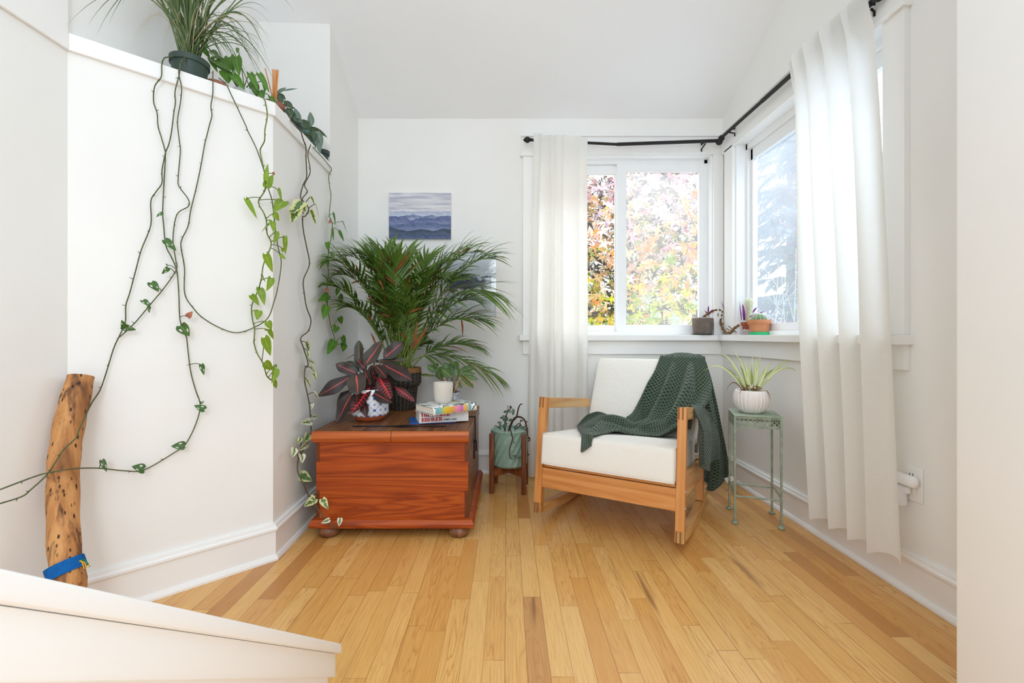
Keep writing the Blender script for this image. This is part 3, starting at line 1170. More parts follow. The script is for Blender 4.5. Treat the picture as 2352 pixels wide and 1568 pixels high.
def srot(x, y, z):
    return ps + Vector((x * ca - y * sa, x * sa + y * ca, z))


hs = 0.0885
sax = (Vector((ca, sa, 0)), Vector((-sa, ca, 0)), Vector((0, 0, 1)))
for ix in (-1, 1):
    for iy in (-1, 1):
        g = MB(); g.rbox(srot(ix * hs, iy * hs, 0.165), (0.0135, 0.0135, 0.165), 0.005, sax, inner=2)
        g.build('leg', ACAC, stand, auto=0.8)
dg = (Vector((ca - sa, sa + ca, 0)).normalized(), Vector((-ca - sa, -sa + ca, 0)).normalized())
for k in range(2):
    g = MB(); d_ = dg[k]; g.box(ps + Vector((0, 0, 0.113)), (hs * 1.414 - 0.012, 0.009, 0.022), (d_, d_.cross(Vector((0, 0, 1))), Vector((0, 0, 1))))
    g.build('cross_bar', ACACX, stand, smooth=False, bevel=0.002)

SAGE = m_plain('sage_glazed_ceramic', (140, 168, 150), 0.35, 0.5, var=0.08, nscale=25, coat=0.3)
SOIL = m_plain('dark_potting_soil', (48, 36, 28), 0.95, 0.1, var=0.5, nscale=160, bump=0.8, bscale=220)
jade = thing('jade_plant', 'straggly jade plant in a sage green textured planter on the wooden stand', 'potted plant', (ps.x, ps.y, 0.135))
g = MB()
N_ = 36
rows = []
HP = 0.205
pr = 0.103
for i in range(12):
    z = 0.135 + 0.012 + (HP - 0.024) * i / 11
    row = []
    for k in range(N_ + 1):
        a = 2 * PI * (k + 0.5 * (i % 2)) / N_
        rr = pr * (0.955 + 0.045 * i / 11) + (0.0022 if (k + i // 2) % 2 else -0.0018)
        row.append(ps + Vector((rr * math.cos(a), rr * math.sin(a), z)))
    rows.append(row)
g.grid(rows)
g.lathe(ps, [(0.075, 0.135), (0.090, 0.137), (pr * 0.955, 0.147)], N_)
g.lathe(ps, [(pr + 0.001, 0.135 + HP - 0.012), (pr + 0.002, 0.135 + HP - 0.004), (pr - 0.002, 0.135 + HP), (pr - 0.010, 0.135 + HP - 0.002), (pr - 0.013, 0.135 + HP - 0.03), (pr - 0.014, 0.135 + HP - 0.05)], N_)
g.build('planter', SAGE, jade, smooth=False)
g = MB(); g.lathe(ps, [(0.002, 0.135 + HP - 0.022), (pr - 0.012, 0.135 + HP - 0.026)], 24); g.build('soil', SOIL, jade)
JBARK = m_plain('jade_bark', (74, 52, 42), 0.8, 0.2, var=0.3, nscale=80, bump=0.4)
JLEAF = m_plain('jade_leaf', (84, 104, 84), 0.35, 0.5, var=0.3, nscale=60)
DRYL = m_plain('dry_dark_leaf', (70, 46, 40), 0.7, 0.3, var=0.3)


def ppl(pts, Y, per=5):
    return smooth_line([at(x, y, Y + dy) for x, y, dy in pts], per)


jst = [([(1168, 990, 0), (1175, 970, -0.01), (1186, 957, -0.02), (1190, 940, -0.02), (1194, 930, -0.02), (1200, 927, -.02)], 0.006),
       ([(1170, 985, 0), (1180, 962, -.02), (1192, 957, -.03), (1203, 962, -.05), (1208, 972, -.06), (1210, 982, -.07), (1212, 1000, -.08), (1217, 1010, -.08)], 0.006),
       ([(1160, 988, 0), (1160, 970, -.02), (1164, 950, -.02), (1171, 940, -.02), (1175, 935, -.02)], 0.0045),
       ([(1172, 985, -.08), (1176, 1000, -.118), (1177, 1010, -.120), (1171, 1030, -.122), (1171, 1048, -.122), (1178, 1055, -.122)], 0.0035),
       ([(1180, 984, 0), (1192, 972, 0), (1200, 980, -.03), (1210, 982, -.06)], 0.003),
       ([(1150, 985, 0), (1140, 978, -.03), (1135, 978, -.04)], 0.003),
       ([(1186, 985, .0), (1194, 975, 0), (1195, 965, 0)], 0.003),
       ([(1168, 945, -.02), (1166, 933, -.02), (1164, 931, -.02)], 0.002)]
for pts, r in jst:
    P = ppl(pts, ps.y)
    g = MB(); g.tube(P, [r * (1 - 0.55 * i / len(P)) for i in range(len(P))], 7)
    g.build('branch', JBARK, jade)
g = MB()
for (x, y, dy, s_) in [(1175, 938, 0, 1), (1172, 945, 0, 1), (1178, 944, -.01, 1.1), (1170, 941, .01, 1), (1165, 944, 0, 1), (1182, 946, 0, .9), (1178, 953, -.02, .9), (1163, 957, -.01, 1), (1157, 960, 0, 1), (1155, 966, -.02, 1.2), (1161, 967, -.02, 1.1),
                       (1152, 970, 0, 1), (1168, 966, -.02, 1.1), (1158, 976, -.03, 1.2), (1152, 978, -.02, 1), (1148, 982, -.02, 1), (1156, 983, -.04, 1.3), (1165, 959, -.01, .8), (1183, 1046, -.12, 1), (1188, 1049, -.12, 1.1), (1179, 1050, -.12, .9), (1190, 1054, -.12, .8), (1178, 1018, -.12, .7)]:
    p = at(x, y, ps.y + dy - .01)
    d_ = Vector((R.uniform(-1, 1), R.uniform(-.6, .2), R.uniform(-.2, 1))).normalized()
    g.leaf(p, p + d_ * 0.026 * s_, Vector((0, -1, .3)), 0.014 * s_, 'oval', 0, 5, 4, 0.1, 0.1)
g.build('leaves', JLEAF, jade)
g = MB()
for (x, y, dy) in [(1207, 968, -.05), (1205, 975, -.05), (1209, 978, -.06), (1211, 984, -.06), (1216, 1006, -.08), (1218, 1010, -.08), (1213, 1004, -.08), (1195, 968, 0), (1193, 975, 0), (1197, 978, 0), (1186, 983, 0), (1203, 965, -.04), (1216, 1042, -.05)]:
    p = at(x, y, ps.y + dy)
    d_ = Vector((R.uniform(-1, 1), R.uniform(-.6, .2), R.uniform(-1, .5))).normalized()
    g.leaf(p, p + d_ * 0.018, Vector((0, -1, .3)), 0.007, 'lance', 0, 4, 2, 0.3, 0.3)
g.build('dry_leaves', DRYL, jade)

# ------------------------------------------------------------------ green metal plant stand with the ribbed pot
SAGEM = m_plain('weathered_sage_metal', (150, 163, 143), 0.55, 0.4, 0.15, var=0.22, nscale=45, bump=0.15)
sp_o = Vector((1.0535, 2.1045, 0))
su = Vector((0.180, -0.062, 0)).normalized(); sbk = Vector((0.0675, 0.174, 0)); sbk = (sbk - su * sbk.dot(su)).normalized()
SW = 0.188
SH = 0.503
ms = thing('metal_plant_stand', 'tall sage green metal plant stand with pierced skirt against the right wall', 'plant stand', sp_o + su * SW / 2 + sbk * SW / 2)


def S(a, b, z):
    return sp_o + su * a + sbk * b + Vector((0, 0, z))


sx3 = (su, sbk, Vector((0, 0, 1)))
for a in (0, SW):
    for b in (0, SW):
        g = MB(); g.rbox(S(a, b, SH / 2), (0.0048, 0.0048, SH / 2 - 0.002), 0.002, sx3, n=2, inner=1); lg = g.build('leg', SAGEM, ms, auto=0.8)
        g = MB(); g.lathe(S(a, b, 0), [(0.010, 0), (0.0135, 0.002), (0.0135, 0.009), (0.010, 0.012), (0.005, 0.014)], 14, close=True); g.build('foot_disc', SAGEM, lg)
g = MB(); g.rbox(S(SW / 2, SW / 2, SH - 0.003), (SW / 2 + 0.006, SW / 2 + 0.006, 0.003), 0.002, sx3, n=2, inner=2); g.build('top_plate', SAGEM, ms, auto=0.8)
# pierced skirt on four sides: lattice of thin bars with cut-out scallops
for k in range(4):
    A = [S(0, 0, 0), S(SW, 0, 0), S(SW, SW, 0), S(0, SW, 0)][k]
    B = [S(SW, 0, 0), S(SW, SW, 0), S(0, SW, 0), S(0, 0, 0)][k]
    d_ = (B - A).normalized()
    nn = d_.cross(Vector((0, 0, 1)))
    fr = (d_, nn, Vector((0, 0, 1)))
    g = MB()
    for zc, hz in ((SH - 0.009, 0.004), (SH - 0.0545, 0.0028), (SH - 0.026, 0.0012)):
        g.box((A + B) / 2 + Vector((0, 0, zc)), (SW / 2, 0.0009, hz), fr)
    m = 10
    for i in range(m):
        t0, t1 = A + d_ * (SW * i / m), A + d_ * (SW * (i + 1) / m)
        for p, q in (((t0, SH - 0.053), (t1, SH - 0.027)), ((t1, SH - 0.053), (t0, SH - 0.027))):
            p = p[0] + Vector((0, 0, p[1])); q = q[0] + Vector((0, 0, q[1]))
            dd = (q - p).normalized()
            g.box((p + q) / 2, ((q - p).length / 2, 0.0009, 0.0021), (dd, nn, dd.cross(nn)))
        if i in (3, 6):
            g.box(t0 + Vector((0, 0, SH - 0.040)), (SW / m * 0.5, 0.001, 0.010), fr)
        c = (t0 + t1) / 2 + Vector((0, 0, SH - 0.020))
        g.tube([c + d_ * (0.0066 * math.cos(a)) + Vector((0, 0, 0.0058 * math.sin(a))) for a in [2 * PI * q / 10 for q in range(10)]], 0.0018, 4, closed=True)
    g.build('pierced_skirt', SAGEM, ms, smooth=False)
for (a0, b0, a1, b1, z) in ((0, 0, SW, 0, 0.128), (0, SW, SW, SW, 0.128), (0, 0, 0, SW, 0.140), (SW, 0, SW, SW, 0.140)):
    g = MB(); g.tube([S(a0, b0, z - 0.012 * 0), S(a1, b1, z)], 0.0042, 8); g.build('stretcher', SAGEM, ms, auto=0.6)

PINKW = m_plain('matte_blush_ceramic', (236, 228, 222), 0.55, 0.4, var=0.02, nscale=20)
SPL = None


def m_leaf(name, base, var=0.25, mid=None, midw=0.035, edge=None, edgew=0.4, rough=0.45, trans=0.22, veins=None, nscale=30, stripe=None, spec=0.45):
    """leaf colour from its own length-wise (v) and cross-wise (u) coordinates"""
    t = NT(name)
    u, v, _ = t.sep(t.uv())
    au = t.math('MULTIPLY', t.math('ABSOLUTE', t.math('SUBTRACT', u, 0.5)), 2.0)
    b = lin(base)
    d = tuple(q * (1 - var) for q in b[:3]) + (1,)
    e = tuple(min(1, q * (1 + var)) for q in b[:3]) + (1,)
    nz = t.noise(t.obj(), nscale, 4)
    c = t.ramp(nz, [(0.3, d), (0.7, e)])
    if edge:
        pn = t.noise(t.scale(t.obj(), (1, 1, 1)), 75, 3, 0.6)
        em = t.math('ADD', au, t.math('MULTIPLY', t.math('SUBTRACT', pn, 0.5), 1.6))
        c = t.mix(t.ramp(em, [(edgew, 0.0), (edgew + 0.08, 1.0)]), c, lin(edge))
    if stripe:
        sv = t.math('FRACT', t.math('SUBTRACT', t.math('MULTIPLY', v, stripe[1]), t.math('MULTIPLY', au, 1.4)))
        sf = t.math('MULTIPLY', t.ramp(sv, [(0.32, 1.0), (0.45, 0.0), (0.85, 0.0), (0.98, 1.0)]), t.ramp(au, [(0.75, 1.0), (0.95, 0.2)]))
        c = t.mix(t.math('MULTIPLY', sf, stripe[2]), c, lin(stripe[0]))
    if veins:
        sv = t.math('FRACT', t.math('SUBTRACT', t.math('MULTIPLY', v, veins[1]), t.math('MULTIPLY', au, 1.1)))
        ww = t.math('MULTIPLY', t.math('SUBTRACT', 1.02, au), veins[2])
        vf = t.math('LESS_THAN', sv, ww)
        c = t.mix(t.math('MULTIPLY', vf, veins[3]), c, lin(veins[0]))
    if mid:
        mw = t.math('SUBTRACT', midw * 1.5, t.math('MULTIPLY', v, midw))
        c = t.mix(t.math('LESS_THAN', au, t.math('MULTIPLY', mw, 2.0)), c, lin(mid))
    vb = t.math('ABSOLUTE', t.math('SUBTRACT', t.math('FRACT', t.math('SUBTRACT', t.math('MULTIPLY', v, 8), au)), 0.5))
    s_ = t.bsdf(c, rough, spec, 0, t.bump(vb, 0.12, 0.002))
    return t.done(t.add_trans(s_, c, trans) if trans else s_)


SPIDER = m_leaf('spider_plant_blade', (176, 196, 92), 0.2, mid=(236, 238, 196), midw=0.30, trans=0.3)
SPIDER_D = m_leaf('green_blade', (120, 152, 66), 0.2, mid=(206, 214, 140), midw=0.15, trans=0.3)
DRYBR = m_plain('dry_brown_blade', (128, 84, 62), 0.8, 0.2, var=0.4, nscale=60)
rc = S(SW * 0.44, SW * 0.52, 0)
spd = thing('spider_plant', 'spider plant in a white ribbed round pot on the green metal stand', 'potted plant', (rc.x, rc.y, SH + 0.0005))


def ribs(r, z, a, i):
    q = (z - SH) / 0.108
    k = 26
    saw = abs(((a * k / (2 * PI)) % 1.0) - 0.5) * 2
    amp = 0.0030 if 0.05 < q < 0.96 else 0.0
    return r + amp * (saw - 0.5) * (1.5 if q < .45 else 1)


g = MB()
pf = [(0.043, 0), (0.050, 0.004), (0.062, 0.017), (0.071, 0.032), (0.0765, 0.050), (0.0775, 0.068), (0.075, 0.086), (0.071, 0.098), (0.069, 0.1045), (0.066, 0.107), (0.063, 0.105), (0.062, 0.095), (0.062, 0.088)]
g.lathe(rc, [(r, SH + 0.0005 + z) for r, z in pf], 156, fn=lambda r, z, a, i: ribs(r, z, a, i) if i < 9 else r)
g.build('ribbed_pot', PINKW, spd)
g = MB(); g.lathe(rc, [(0.001, SH + 0.094), (0.061, SH + 0.092)], 20); g.build('soil', SOIL, spd)
zt = SH + 0.098


def sprout(g, px0, px, py, lift, dy, w, mat=0, n=12, basez=None, base=None):
    b0 = base if base is not None else rc + Vector(((px0 - 1729) / 484, R.uniform(-.02, .02), (basez or zt) - rc.z))
    tip = at(px, py, rc.y + dy)
    mid = b0.lerp(tip, 0.55) + Vector((0, 0, lift))
    pts = bez(b0, b0.lerp(mid, 0.8) + Vector((0, 0, lift * 0.25)), mid.lerp(tip, 0.35) + Vector((0, 0, lift * 0.45)), n, tip)
    g.blade(pts, w, mat, flat=Vector((R.uniform(-.3, .3), -1, R.uniform(0.1, .5))))


g = MB()
for px0, px, py, lift, dy, w in [(1715, 1618, 852, 0.075, -0.03, .012), (1722, 1649, 814, 0.06, 0.02, .011), (1720, 1662, 846, 0.03, -.05, .010), (1725, 1690, 818, 0.045, .0, .011), (1728, 1682, 803, .03, .03, .010), (1732, 1738, 819, .0, .02, .013), (1735, 1745, 820, 0, -.02, .012),
                                 (1738, 1772, 828, .012, -.03, .014), (1740, 1820, 826, .04, .03, .012), (1742, 1836, 858, .075, -.02, .013), (1740, 1773, 872, .02, -.06, .010), (1730, 1750, 812, .01, .04, .009), (1726, 1728, 812, .01, .05, .009), (1724, 1700, 840, .02, .02, .012), (1733, 1718, 828, .0, .0, .012),
                                 (1737, 1757, 845, .01, .0, .012), (1736, 1790, 846, .03, .05, .011), (1722, 1685, 862, .02, -.05, .010), (1719, 1675, 838, .03, .04, .010), (1730, 1726, 836, 0, -.02, .013), (1734, 1765, 838, .0, .04, .011), (1727, 1708, 822, .01, .03, .011)]:
    sprout(g, px0, px, py, lift, dy, w, 0 if R.random() < .7 else 1)
g.build('foliage', [SPIDER, SPIDER_D], spd)
g = MB()
for i in range(46):
    a = R.uniform(0, 2 * PI); r = R.uniform(0.03, 0.058)
    b0 = rc + Vector((0.01 * math.cos(a), 0.01 * math.sin(a), zt + R.uniform(0.0, 0.04) - rc.z))
    tp = rc + Vector((r * math.cos(a), r * math.sin(a), zt + R.uniform(-0.004, 0.02) - rc.z))
    g.blade(bez(b0, b0.lerp(tp, .5) + Vector((0, 0, .015)), tp, 6), 0.006, 0, flat=Vector((R.uniform(-1, 1), R.uniform(-1, 1), .6)))
sprout(g, 1712, 1667, 900, .055, -.06, .006)
sprout(g, 1748, 1771, 921, .035, -.08, .007)
sprout(g, 1714, 1698, 905, .02, -.07, .006)
sprout(g, 1712, 1695, 874, .0, -.06, .006)
g.build('dry_leaves', DRYBR, spd)

# ------------------------------------------------------------------ potted things on the window sill
ZS = 0.872
CONC = m_plain('brown_grey_cement', (112, 100, 92), 0.8, 0.25, var=0.22, nscale=28, bump=0.1)
TERRA = m_plain('terracotta', (196, 132, 92), 0.75, 0.25, var=0.1, nscale=20)
TERRA_D = m_plain('dark_terracotta', (150, 78, 56), 0.75, 0.25, var=0.1, nscale=20)
GREENP = m_plain('bright_green_plastic', (24, 178, 110), 0.4, 0.5, var=0.02)
t_ = NT('saucer_glass')
_g = t_.n('BsdfGlass'); _g.inputs['Roughness'].default_value = 0.05; _g.inputs['Color'].default_value = (0.85, 0.92, 0.9, 1)
SAUCERG = t_.done(_g.outputs[0])
t_ = NT('clear_plastic')
_a = t_.n('BsdfTransparent'); _b = t_.n('BsdfGlossy'); _b.inputs['Roughness'].default_value = 0.1
_c = t_.n('BsdfDiffuse'); _c.inputs[0].default_value = (.8, .8, .8, 1)
_m = t_.n('MixShader'); _m.inputs[0].default_value = 0.18; _m2 = t_.n('MixShader'); _m2.inputs[0].default_value = 0.10
t_.t.links.new(_a.outputs[0], _m.inputs[1]); t_.t.links.new(_c.outputs[0], _m.inputs[2])
t_.t.links.new(_m.outputs[0], _m2.inputs[1]); t_.t.links.new(_b.outputs[0], _m2.inputs[2])
CLEARP = t_.done(_m2.outputs[0])
PURP = m_leaf('purple_strap_leaf', (150, 40, 150), 0.3, mid=(92, 30, 84), midw=0.2, trans=0.35)
ROOT = m_plain('dry_root_stem', (122, 92, 62), 0.85, 0.2, var=0.35, nscale=90, bump=0.6)
PEBB = m_plain('pale_dry_pebbles', (170, 152, 134), 0.9, 0.2, var=0.4, nscale=120, bump=0.8)

cpos = Vector(((1613 - CX) / F * 2.865, 2.865, ZS + 0.0005))
sauc = thing('glass_saucer', 'thin glass saucer under the grey cement pot', 'saucer', cpos)
g = MB(); g.lathe(cpos, [(0.05, 0), (0.064, 0.002), (0.0665, 0.007), (0.064, 0.0072), (0.06, 0.0045), (0.001, 0.004)], 36); g.build('saucer_dish', SAUCERG, sauc)
cpt = cpos + Vector((0.002, 0, 0.0048))
rhoeo = thing('trailing_houseplant', 'bare trailing stem with a purple tuft in a grey cement pot on the sill', 'potted plant', cpt)
g = MB(); g.lathe(cpt, [(0.050, 0), (0.054, 0.003), (0.0585, 0.045), (0.0625, 0.098), (0.0615, 0.1), (0.0565, 0.1), (0.055, 0.085), (0.001, 0.084)], 40); g.build('cement_pot', CONC, rhoeo, auto=0.7)
g = MB()
for i in range(40):
    a = R.uniform(0, 2 * PI); r = 0.05 * math.sqrt(R.random())
    p = cpt + Vector((r * math.cos(a), r * math.sin(a), 0.088 + 0.012 * R.random()))
    s_ = R.uniform(.006, .011)
    g.rbox(p, (s_, s_ * .8, s_ * .7), s_ * .6, mat=0, n=2, inner=1)
g.build('pebbles', PEBB, rhoeo)
tr = [(1617, 727, 0), (1625, 720, -.01), (1634, 715, -.01), (1643, 712, 0), (1652, 712, .0), (1658, 715, 0), (1657, 724, 0), (1655, 733, 0), (1656, 743, -.03), (1661, 756, -.06), (1668, 764, -.115), (1678, 764, -.17), (1684, 758, -.20), (1690, 751, -.23), (1697, 747, -.258)]
P = ppl(tr, cpt.y, 5)
g = MB(); g.tube(P, [0.007 + 0.002 * math.sin(i * 1.3) for i in range(len(P))], 8)
for i in range(70):
    k = R.randrange(len(P)); p = P[k]
    d_ = Vector((R.uniform(-1, 1), R.uniform(-.6, .3), R.uniform(-1, .6))).normalized() * R.uniform(.008, .022)
    if p.z + d_.z < ZS + 0.004:
        d_.z = abs(d_.z)
    g.blade([p, p + d_ * .5, p + d_], 0.007, 0, flat=Vector((R.uniform(-1, 1), -1, 0)))
for k in range(24):
    p = at(1648 + R.uniform(-3, 20), 712 + R.uniform(-2, 6), cpt.y)
    q = p + Vector((R.uniform(-.012, .02), R.uniform(-.01, .01), -R.uniform(.015, .045)))
    g.tube(bez(p, p.lerp(q, .5) + Vector((.006, 0, .004)), q, 4), 0.0016, 4)
for (x0, y0, x1, y1) in ((1646, 712, 1641, 704), (1662, 708, 1667, 714), (1681, 755, 1692, 764), (1668, 754, 1680, 760), (1673, 748, 1683, 757)):
    g.tube([at(x0, y0, cpt.y - .16 * (x0 > 1664)), at(x1, y1, cpt.y - .17 * (x0 > 1664))], 0.0026, 5)
g.build('trailing_stem', ROOT, rhoeo)
g = MB()
for x0, y0, x1, y1, w, cu_ in ((1664, 708, 1671, 688, .018, .1), (1665, 708, 1675, 694, .010, .1), (1665, 706, 1707, 737, .007, -.12), (1666, 706, 1690, 712, .007, -.1), (1663, 708, 1656, 690, .004, .1), (1625, 722, 1618, 712, .011, .1), (1626, 721, 1628, 702, .012, .0), (1628, 722, 1637, 712, .010, .1), (1624, 724, 1630, 728, .012, .1)):
    a, b = at(x0, y0, cpt.y - .004), at(x1, y1, cpt.y - .03)
    g.blade(bez(a, a.lerp(b, .5) + Vector((0, 0, .0 if cu_ > 0 else .025)), b, 8), w, 0, flat=Vector((.2, -1, .2)))
g.build('purple_leaves', PURP, rhoeo)

CACT = m_plain('cactus_green', (104, 132, 92), 0.6, 0.3, var=0.2, nscale=40)
CACT_P = m_plain('woolly_cactus_body', (206, 206, 176), 0.9, 0.2, var=0.15, nscale=80)
SPINE = m_plain('white_cactus_spines', (244, 242, 232), 0.8, 0.2, var=0.03, trans=0.3)
# tall cactus with purple leaves, small dark terracotta pot inside a clear plastic cup
q1 = onz(1717, 766, ZS); q1 = Vector(((1718 - CX) / F * 2.655, 2.655, ZS + 0.0005))
q1.x = min(q1.x, XR + 0.045)
cup = thing('plastic_cup', 'clear plastic cup holding the small dark terracotta cactus pot', 'cup', q1)
g = MB(); g.lathe(q1, [(0.026, 0), (0.0285, 0.001), (0.033, 0.032), (0.0325, 0.032), (0.0275, 0.003), (0.001, 0.003)], 28); g.build('cup_wall', CLEARP, cup)
q1p = q1 + Vector((0, 0, 0.0035))
tall = thing('column_cactus', 'tall woolly white cactus with purple leaves in a small dark terracotta pot', 'cactus', q1p)
g = MB(); g.lathe(q1p, [(0.021, 0), (0.0225, 0.002), (0.031, 0.052), (0.036, 0.052), (0.0372, 0.054), (0.0385, 0.069), (0.0375, 0.071), (0.034, 0.071), (0.032, 0.06), (0.001, 0.059)], 32); g.build('terracotta_pot', TERRA_D, tall, auto=0.7)
g = MB()
cc = q1p + Vector((0.006, 0.0, 0.058))


def column(cc, prof, n, amp):
    g.lathe(cc, prof, n, fn=lambda r, z, a, i: r * (1 + amp * (1 if round(a / (2 * PI) * n) % 2 else -1)), close=True)


pc = [(0.013, 0), (0.016, 0.012), (0.0165, 0.045), (0.0145, 0.055), (0.0165, 0.065), (0.019, 0.100), (0.0215, 0.120), (0.0205, 0.136), (0.014, 0.148), (0.004, 0.153)]
column(cc, pc, 30, 0.06)
g.build('stem', CACT_P, tall)
g = MB()
for i in range(900):
    z = R.random() ** 0.8 * 0.15
    k = 0
    while k < len(pc) - 2 and pc[k + 1][1] < z:
        k += 1
    r = pc[k][0] + (pc[k + 1][0] - pc[k][0]) * (z - pc[k][1]) / max(1e-4, pc[k + 1][1] - pc[k][1])
    a = R.randrange(15) * 2 * PI / 15 + R.uniform(-.12, .12)
    p = cc + Vector((r * math.cos(a), r * math.sin(a), z))
    up = R.uniform(-.6, .6) + (1.5 if z > .13 else 0)
    d_ = Vector((math.cos(a) + R.uniform(-.5, .5), math.sin(a) + R.uniform(-.5, .5), up)).normalized() * R.uniform(.004, .010)
    g.blade([p, p + d_ * .5, p + d_], 0.0024, 0, flat=Vector((R.uniform(-1, 1), R.uniform(-1, 1), 1)))
g.build('spines', SPINE, tall)
g = MB()
for x0, y0, x1, y1, w, dy in ((1703, 735, 1698, 692, .008, 0), (1709, 735, 1706, 697, .022, .005), (1711, 735, 1704, 699, .012, -.005), (1727, 718, 1746, 701, .010, .02), (1726, 722, 1738, 708, .010, .0), (1722, 728, 1757, 715, .013, -.06)):
    a, b = at(x0, y0, q1.y + dy), at(x1, y1, q1.y + dy - .01)
    g.blade(bez(a, a.lerp(b, .5) + Vector((0, 0, .008)), b, 8), w, 0, flat=Vector((.2, -1, .2)))
g.build('purple_leaves', PURP, tall)
g = MB()
for i in range(16):
    a = R.uniform(0, 2 * PI); p = q1p + Vector((.024 * math.cos(a), .024 * math.sin(a), 0.063)); s_ = R.uniform(.004, .008)
    g.rbox(p, (s_, s_, s_ * .7), s_ * .6, n=2, inner=1)
g.build('pebbles', PEBB, tall)

# round barrel cactus in a terracotta pot on a green saucer
q2 = Vector(((1744 - CX) / F * 2.50, 2.50, ZS + 0.0005))
q2.x = XR + 0.026
q2.y = (q2.x) * F / (1744 - CX)
gs_ = thing('green_saucer', 'bright green plastic saucer under the round cactus pot', 'saucer', q2)
g = MB(); g.lathe(q2, [(0.047, 0), (0.049, 0.001), (0.0495, 0.016), (0.0475, 0.0165), (0.047, 0.004), (0.001, 0.004)], 36); g.build('saucer_dish', GREENP, gs_, auto=0.7)
q2p = q2 + Vector((0, 0, 0.0045))
barrel = thing('barrel_cactus', 'round green cactus with white spines in a terracotta pot on the sill', 'cactus', q2p)
g = MB(); g.lathe(q2p, [(0.040, 0), (0.044, 0.002), (0.0525, 0.054), (0.056, 0.055), (0.0585, 0.058), (0.0595, 0.077), (0.0580, 0.079), (0.053, 0.079), (0.051, 0.066), (0.001, 0.064)], 40); g.build('terracotta_pot', TERRA, barrel, auto=0.7)
g = MB()
cc2 = q2p + Vector((-0.002, 0, 0.062)); rb = 0.043
g.lathe(cc2, [(rb * math.cos(a) ** .8 if a < PI / 2 - .02 else 0.003, rb * 1.12 * math.sin(a)) for a in [PI / 2 * k / 9 for k in range(10)]], 52, fn=lambda r, z, a, i: r * (0.93 + 0.09 * abs(math.cos(a * 6.5))), close=True)
g.build('cactus_body', CACT, barrel)
g = MB()
for k in range(13):
    a0 = k * 2 * PI / 13 + (PI / 13 if False else 0)
    for m_ in range(11):
        el = PI / 2 * (m_ + .3) / 10.5
        r = rb * 1.01 * math.cos(el); p = cc2 + Vector((r * math.cos(a0), r * math.sin(a0), rb * 1.12 * math.sin(el)))
        for q in range(7):
            d_ = Vector((math.cos(a0) * math.cos(el) + R.uniform(-.8, .8), math.sin(a0) * math.cos(el) + R.uniform(-.8, .8), math.sin(el) + R.uniform(-.8, .8))).normalized() * R.uniform(.007, .013)
            g.blade([p, p + d_ * .5, p + d_], 0.0014, 0, flat=Vector((R.uniform(-1, 1), R.uniform(-1, 1), 1)))
g.build('spines', SPINE, barrel)

# ------------------------------------------------------------------ things on the chest
ZT = LZ1 + 0.0006
# --- croton in the blue and white pot
def m_delft():
    t = NT('blue_and_white_glaze')
    x, y, z = t.sep(t.obj())
    a = t.math('ARCTAN2', y, x)
    U = t.math('MULTIPLY', a, 9 / (2 * PI))
    V = t.math('DIVIDE', z, 0.055)
    p = t.math('ADD', U, V); q = t.math('SUBTRACT', U, V)
    fp = t.math('ABSOLUTE', t.math('SUBTRACT', t.math('FRACT', p), 0.5))
    fq = t.math('ABSOLUTE', t.math('SUBTRACT', t.math('FRACT', q), 0.5))
    # lattice lines where fp or fq is close to zero
    lines = t.math('MAXIMUM', t.math('LESS_THAN', fp, 0.030), t.math('LESS_THAN', fq, 0.030))
    kn = t.math('SQRT', t.math('ADD', t.math('MULTIPLY', fp, fp), t.math('MULTIPLY', fq, fq)))
    knot = t.math('LESS_THAN', kn, 0.17)
    c1 = t.math('SUBTRACT', 0.5, fp); c2 = t.math('SUBTRACT', 0.5, fq)
    cd = t.math('SQRT', t.math('ADD', t.math('MULTIPLY', c1, c1), t.math('MULTIPLY', c2, c2)))
    cross = t.math('MULTIPLY', t.math('LESS_THAN', cd, 0.15), t.math('LESS_THAN', t.math('ABSOLUTE', t.math('SUBTRACT', c1, c2)), 0.035))
    cross2 = t.math('MULTIPLY', t.math('LESS_THAN', cd, 0.11), t.math('LESS_THAN', t.math('ABSOLUTE', t.math('SUBTRACT', t.math('ADD', c1, c2), 0.11)), 0.03))
    pat = t.math('MAXIMUM', t.math('MULTIPLY', lines, 0.6), t.math('MAXIMUM', knot, t.math('MAXIMUM', cross, cross2)))
    nz = t.noise(t.obj(), 220, 2)
    pat = t.math('MULTIPLY', pat, t.ramp(nz, [(0.3, 0.65), (0.55, 1.0)]))
    c = t.mix(pat, lin((238, 238, 240)), lin((58, 92, 176)))
    return t.done(t.bsdf(c, 0.25, 0.5, 0, None, 0.4))


DELFT = m_delft()
TCOT = m_plain('unglazed_terracotta', (176, 86, 48), 0.7, 0.3, var=0.1, nscale=30)
cp = Vector((-0.674, 2.235, ZT))
croton = thing('croton', 'dark red croton with crimson veins in a blue and white patterned pot on the chest', 'potted plant', cp)
g = MB(); g.lathe(cp, [(0.060, 0), (0.066, 0.002), (0.074, 0.012), (0.081, 0.024), (0.079, 0.024), (0.001, 0.02)], 40); g.build('terracotta_base', TCOT, croton, auto=0.8)
g = MB(); g.lathe(cp, [(0.078, 0.022), (0.086, 0.027), (0.0895, 0.036), (0.0895, 0.120), (0.0885, 0.150), (0.0865, 0.153), (0.0835, 0.152), (0.083, 0.138), (0.001, 0.135)], 56)
g.build('patterned_pot', DELFT, croton, auto=0.9)
CRO_D = m_leaf('dark_croton_leaf', (50, 40, 36), 0.2, mid=(202, 66, 64), midw=0.032, veins=((160, 50, 50), 8, 0.09, 0.32), rough=0.4, trans=0.05, spec=0.4)
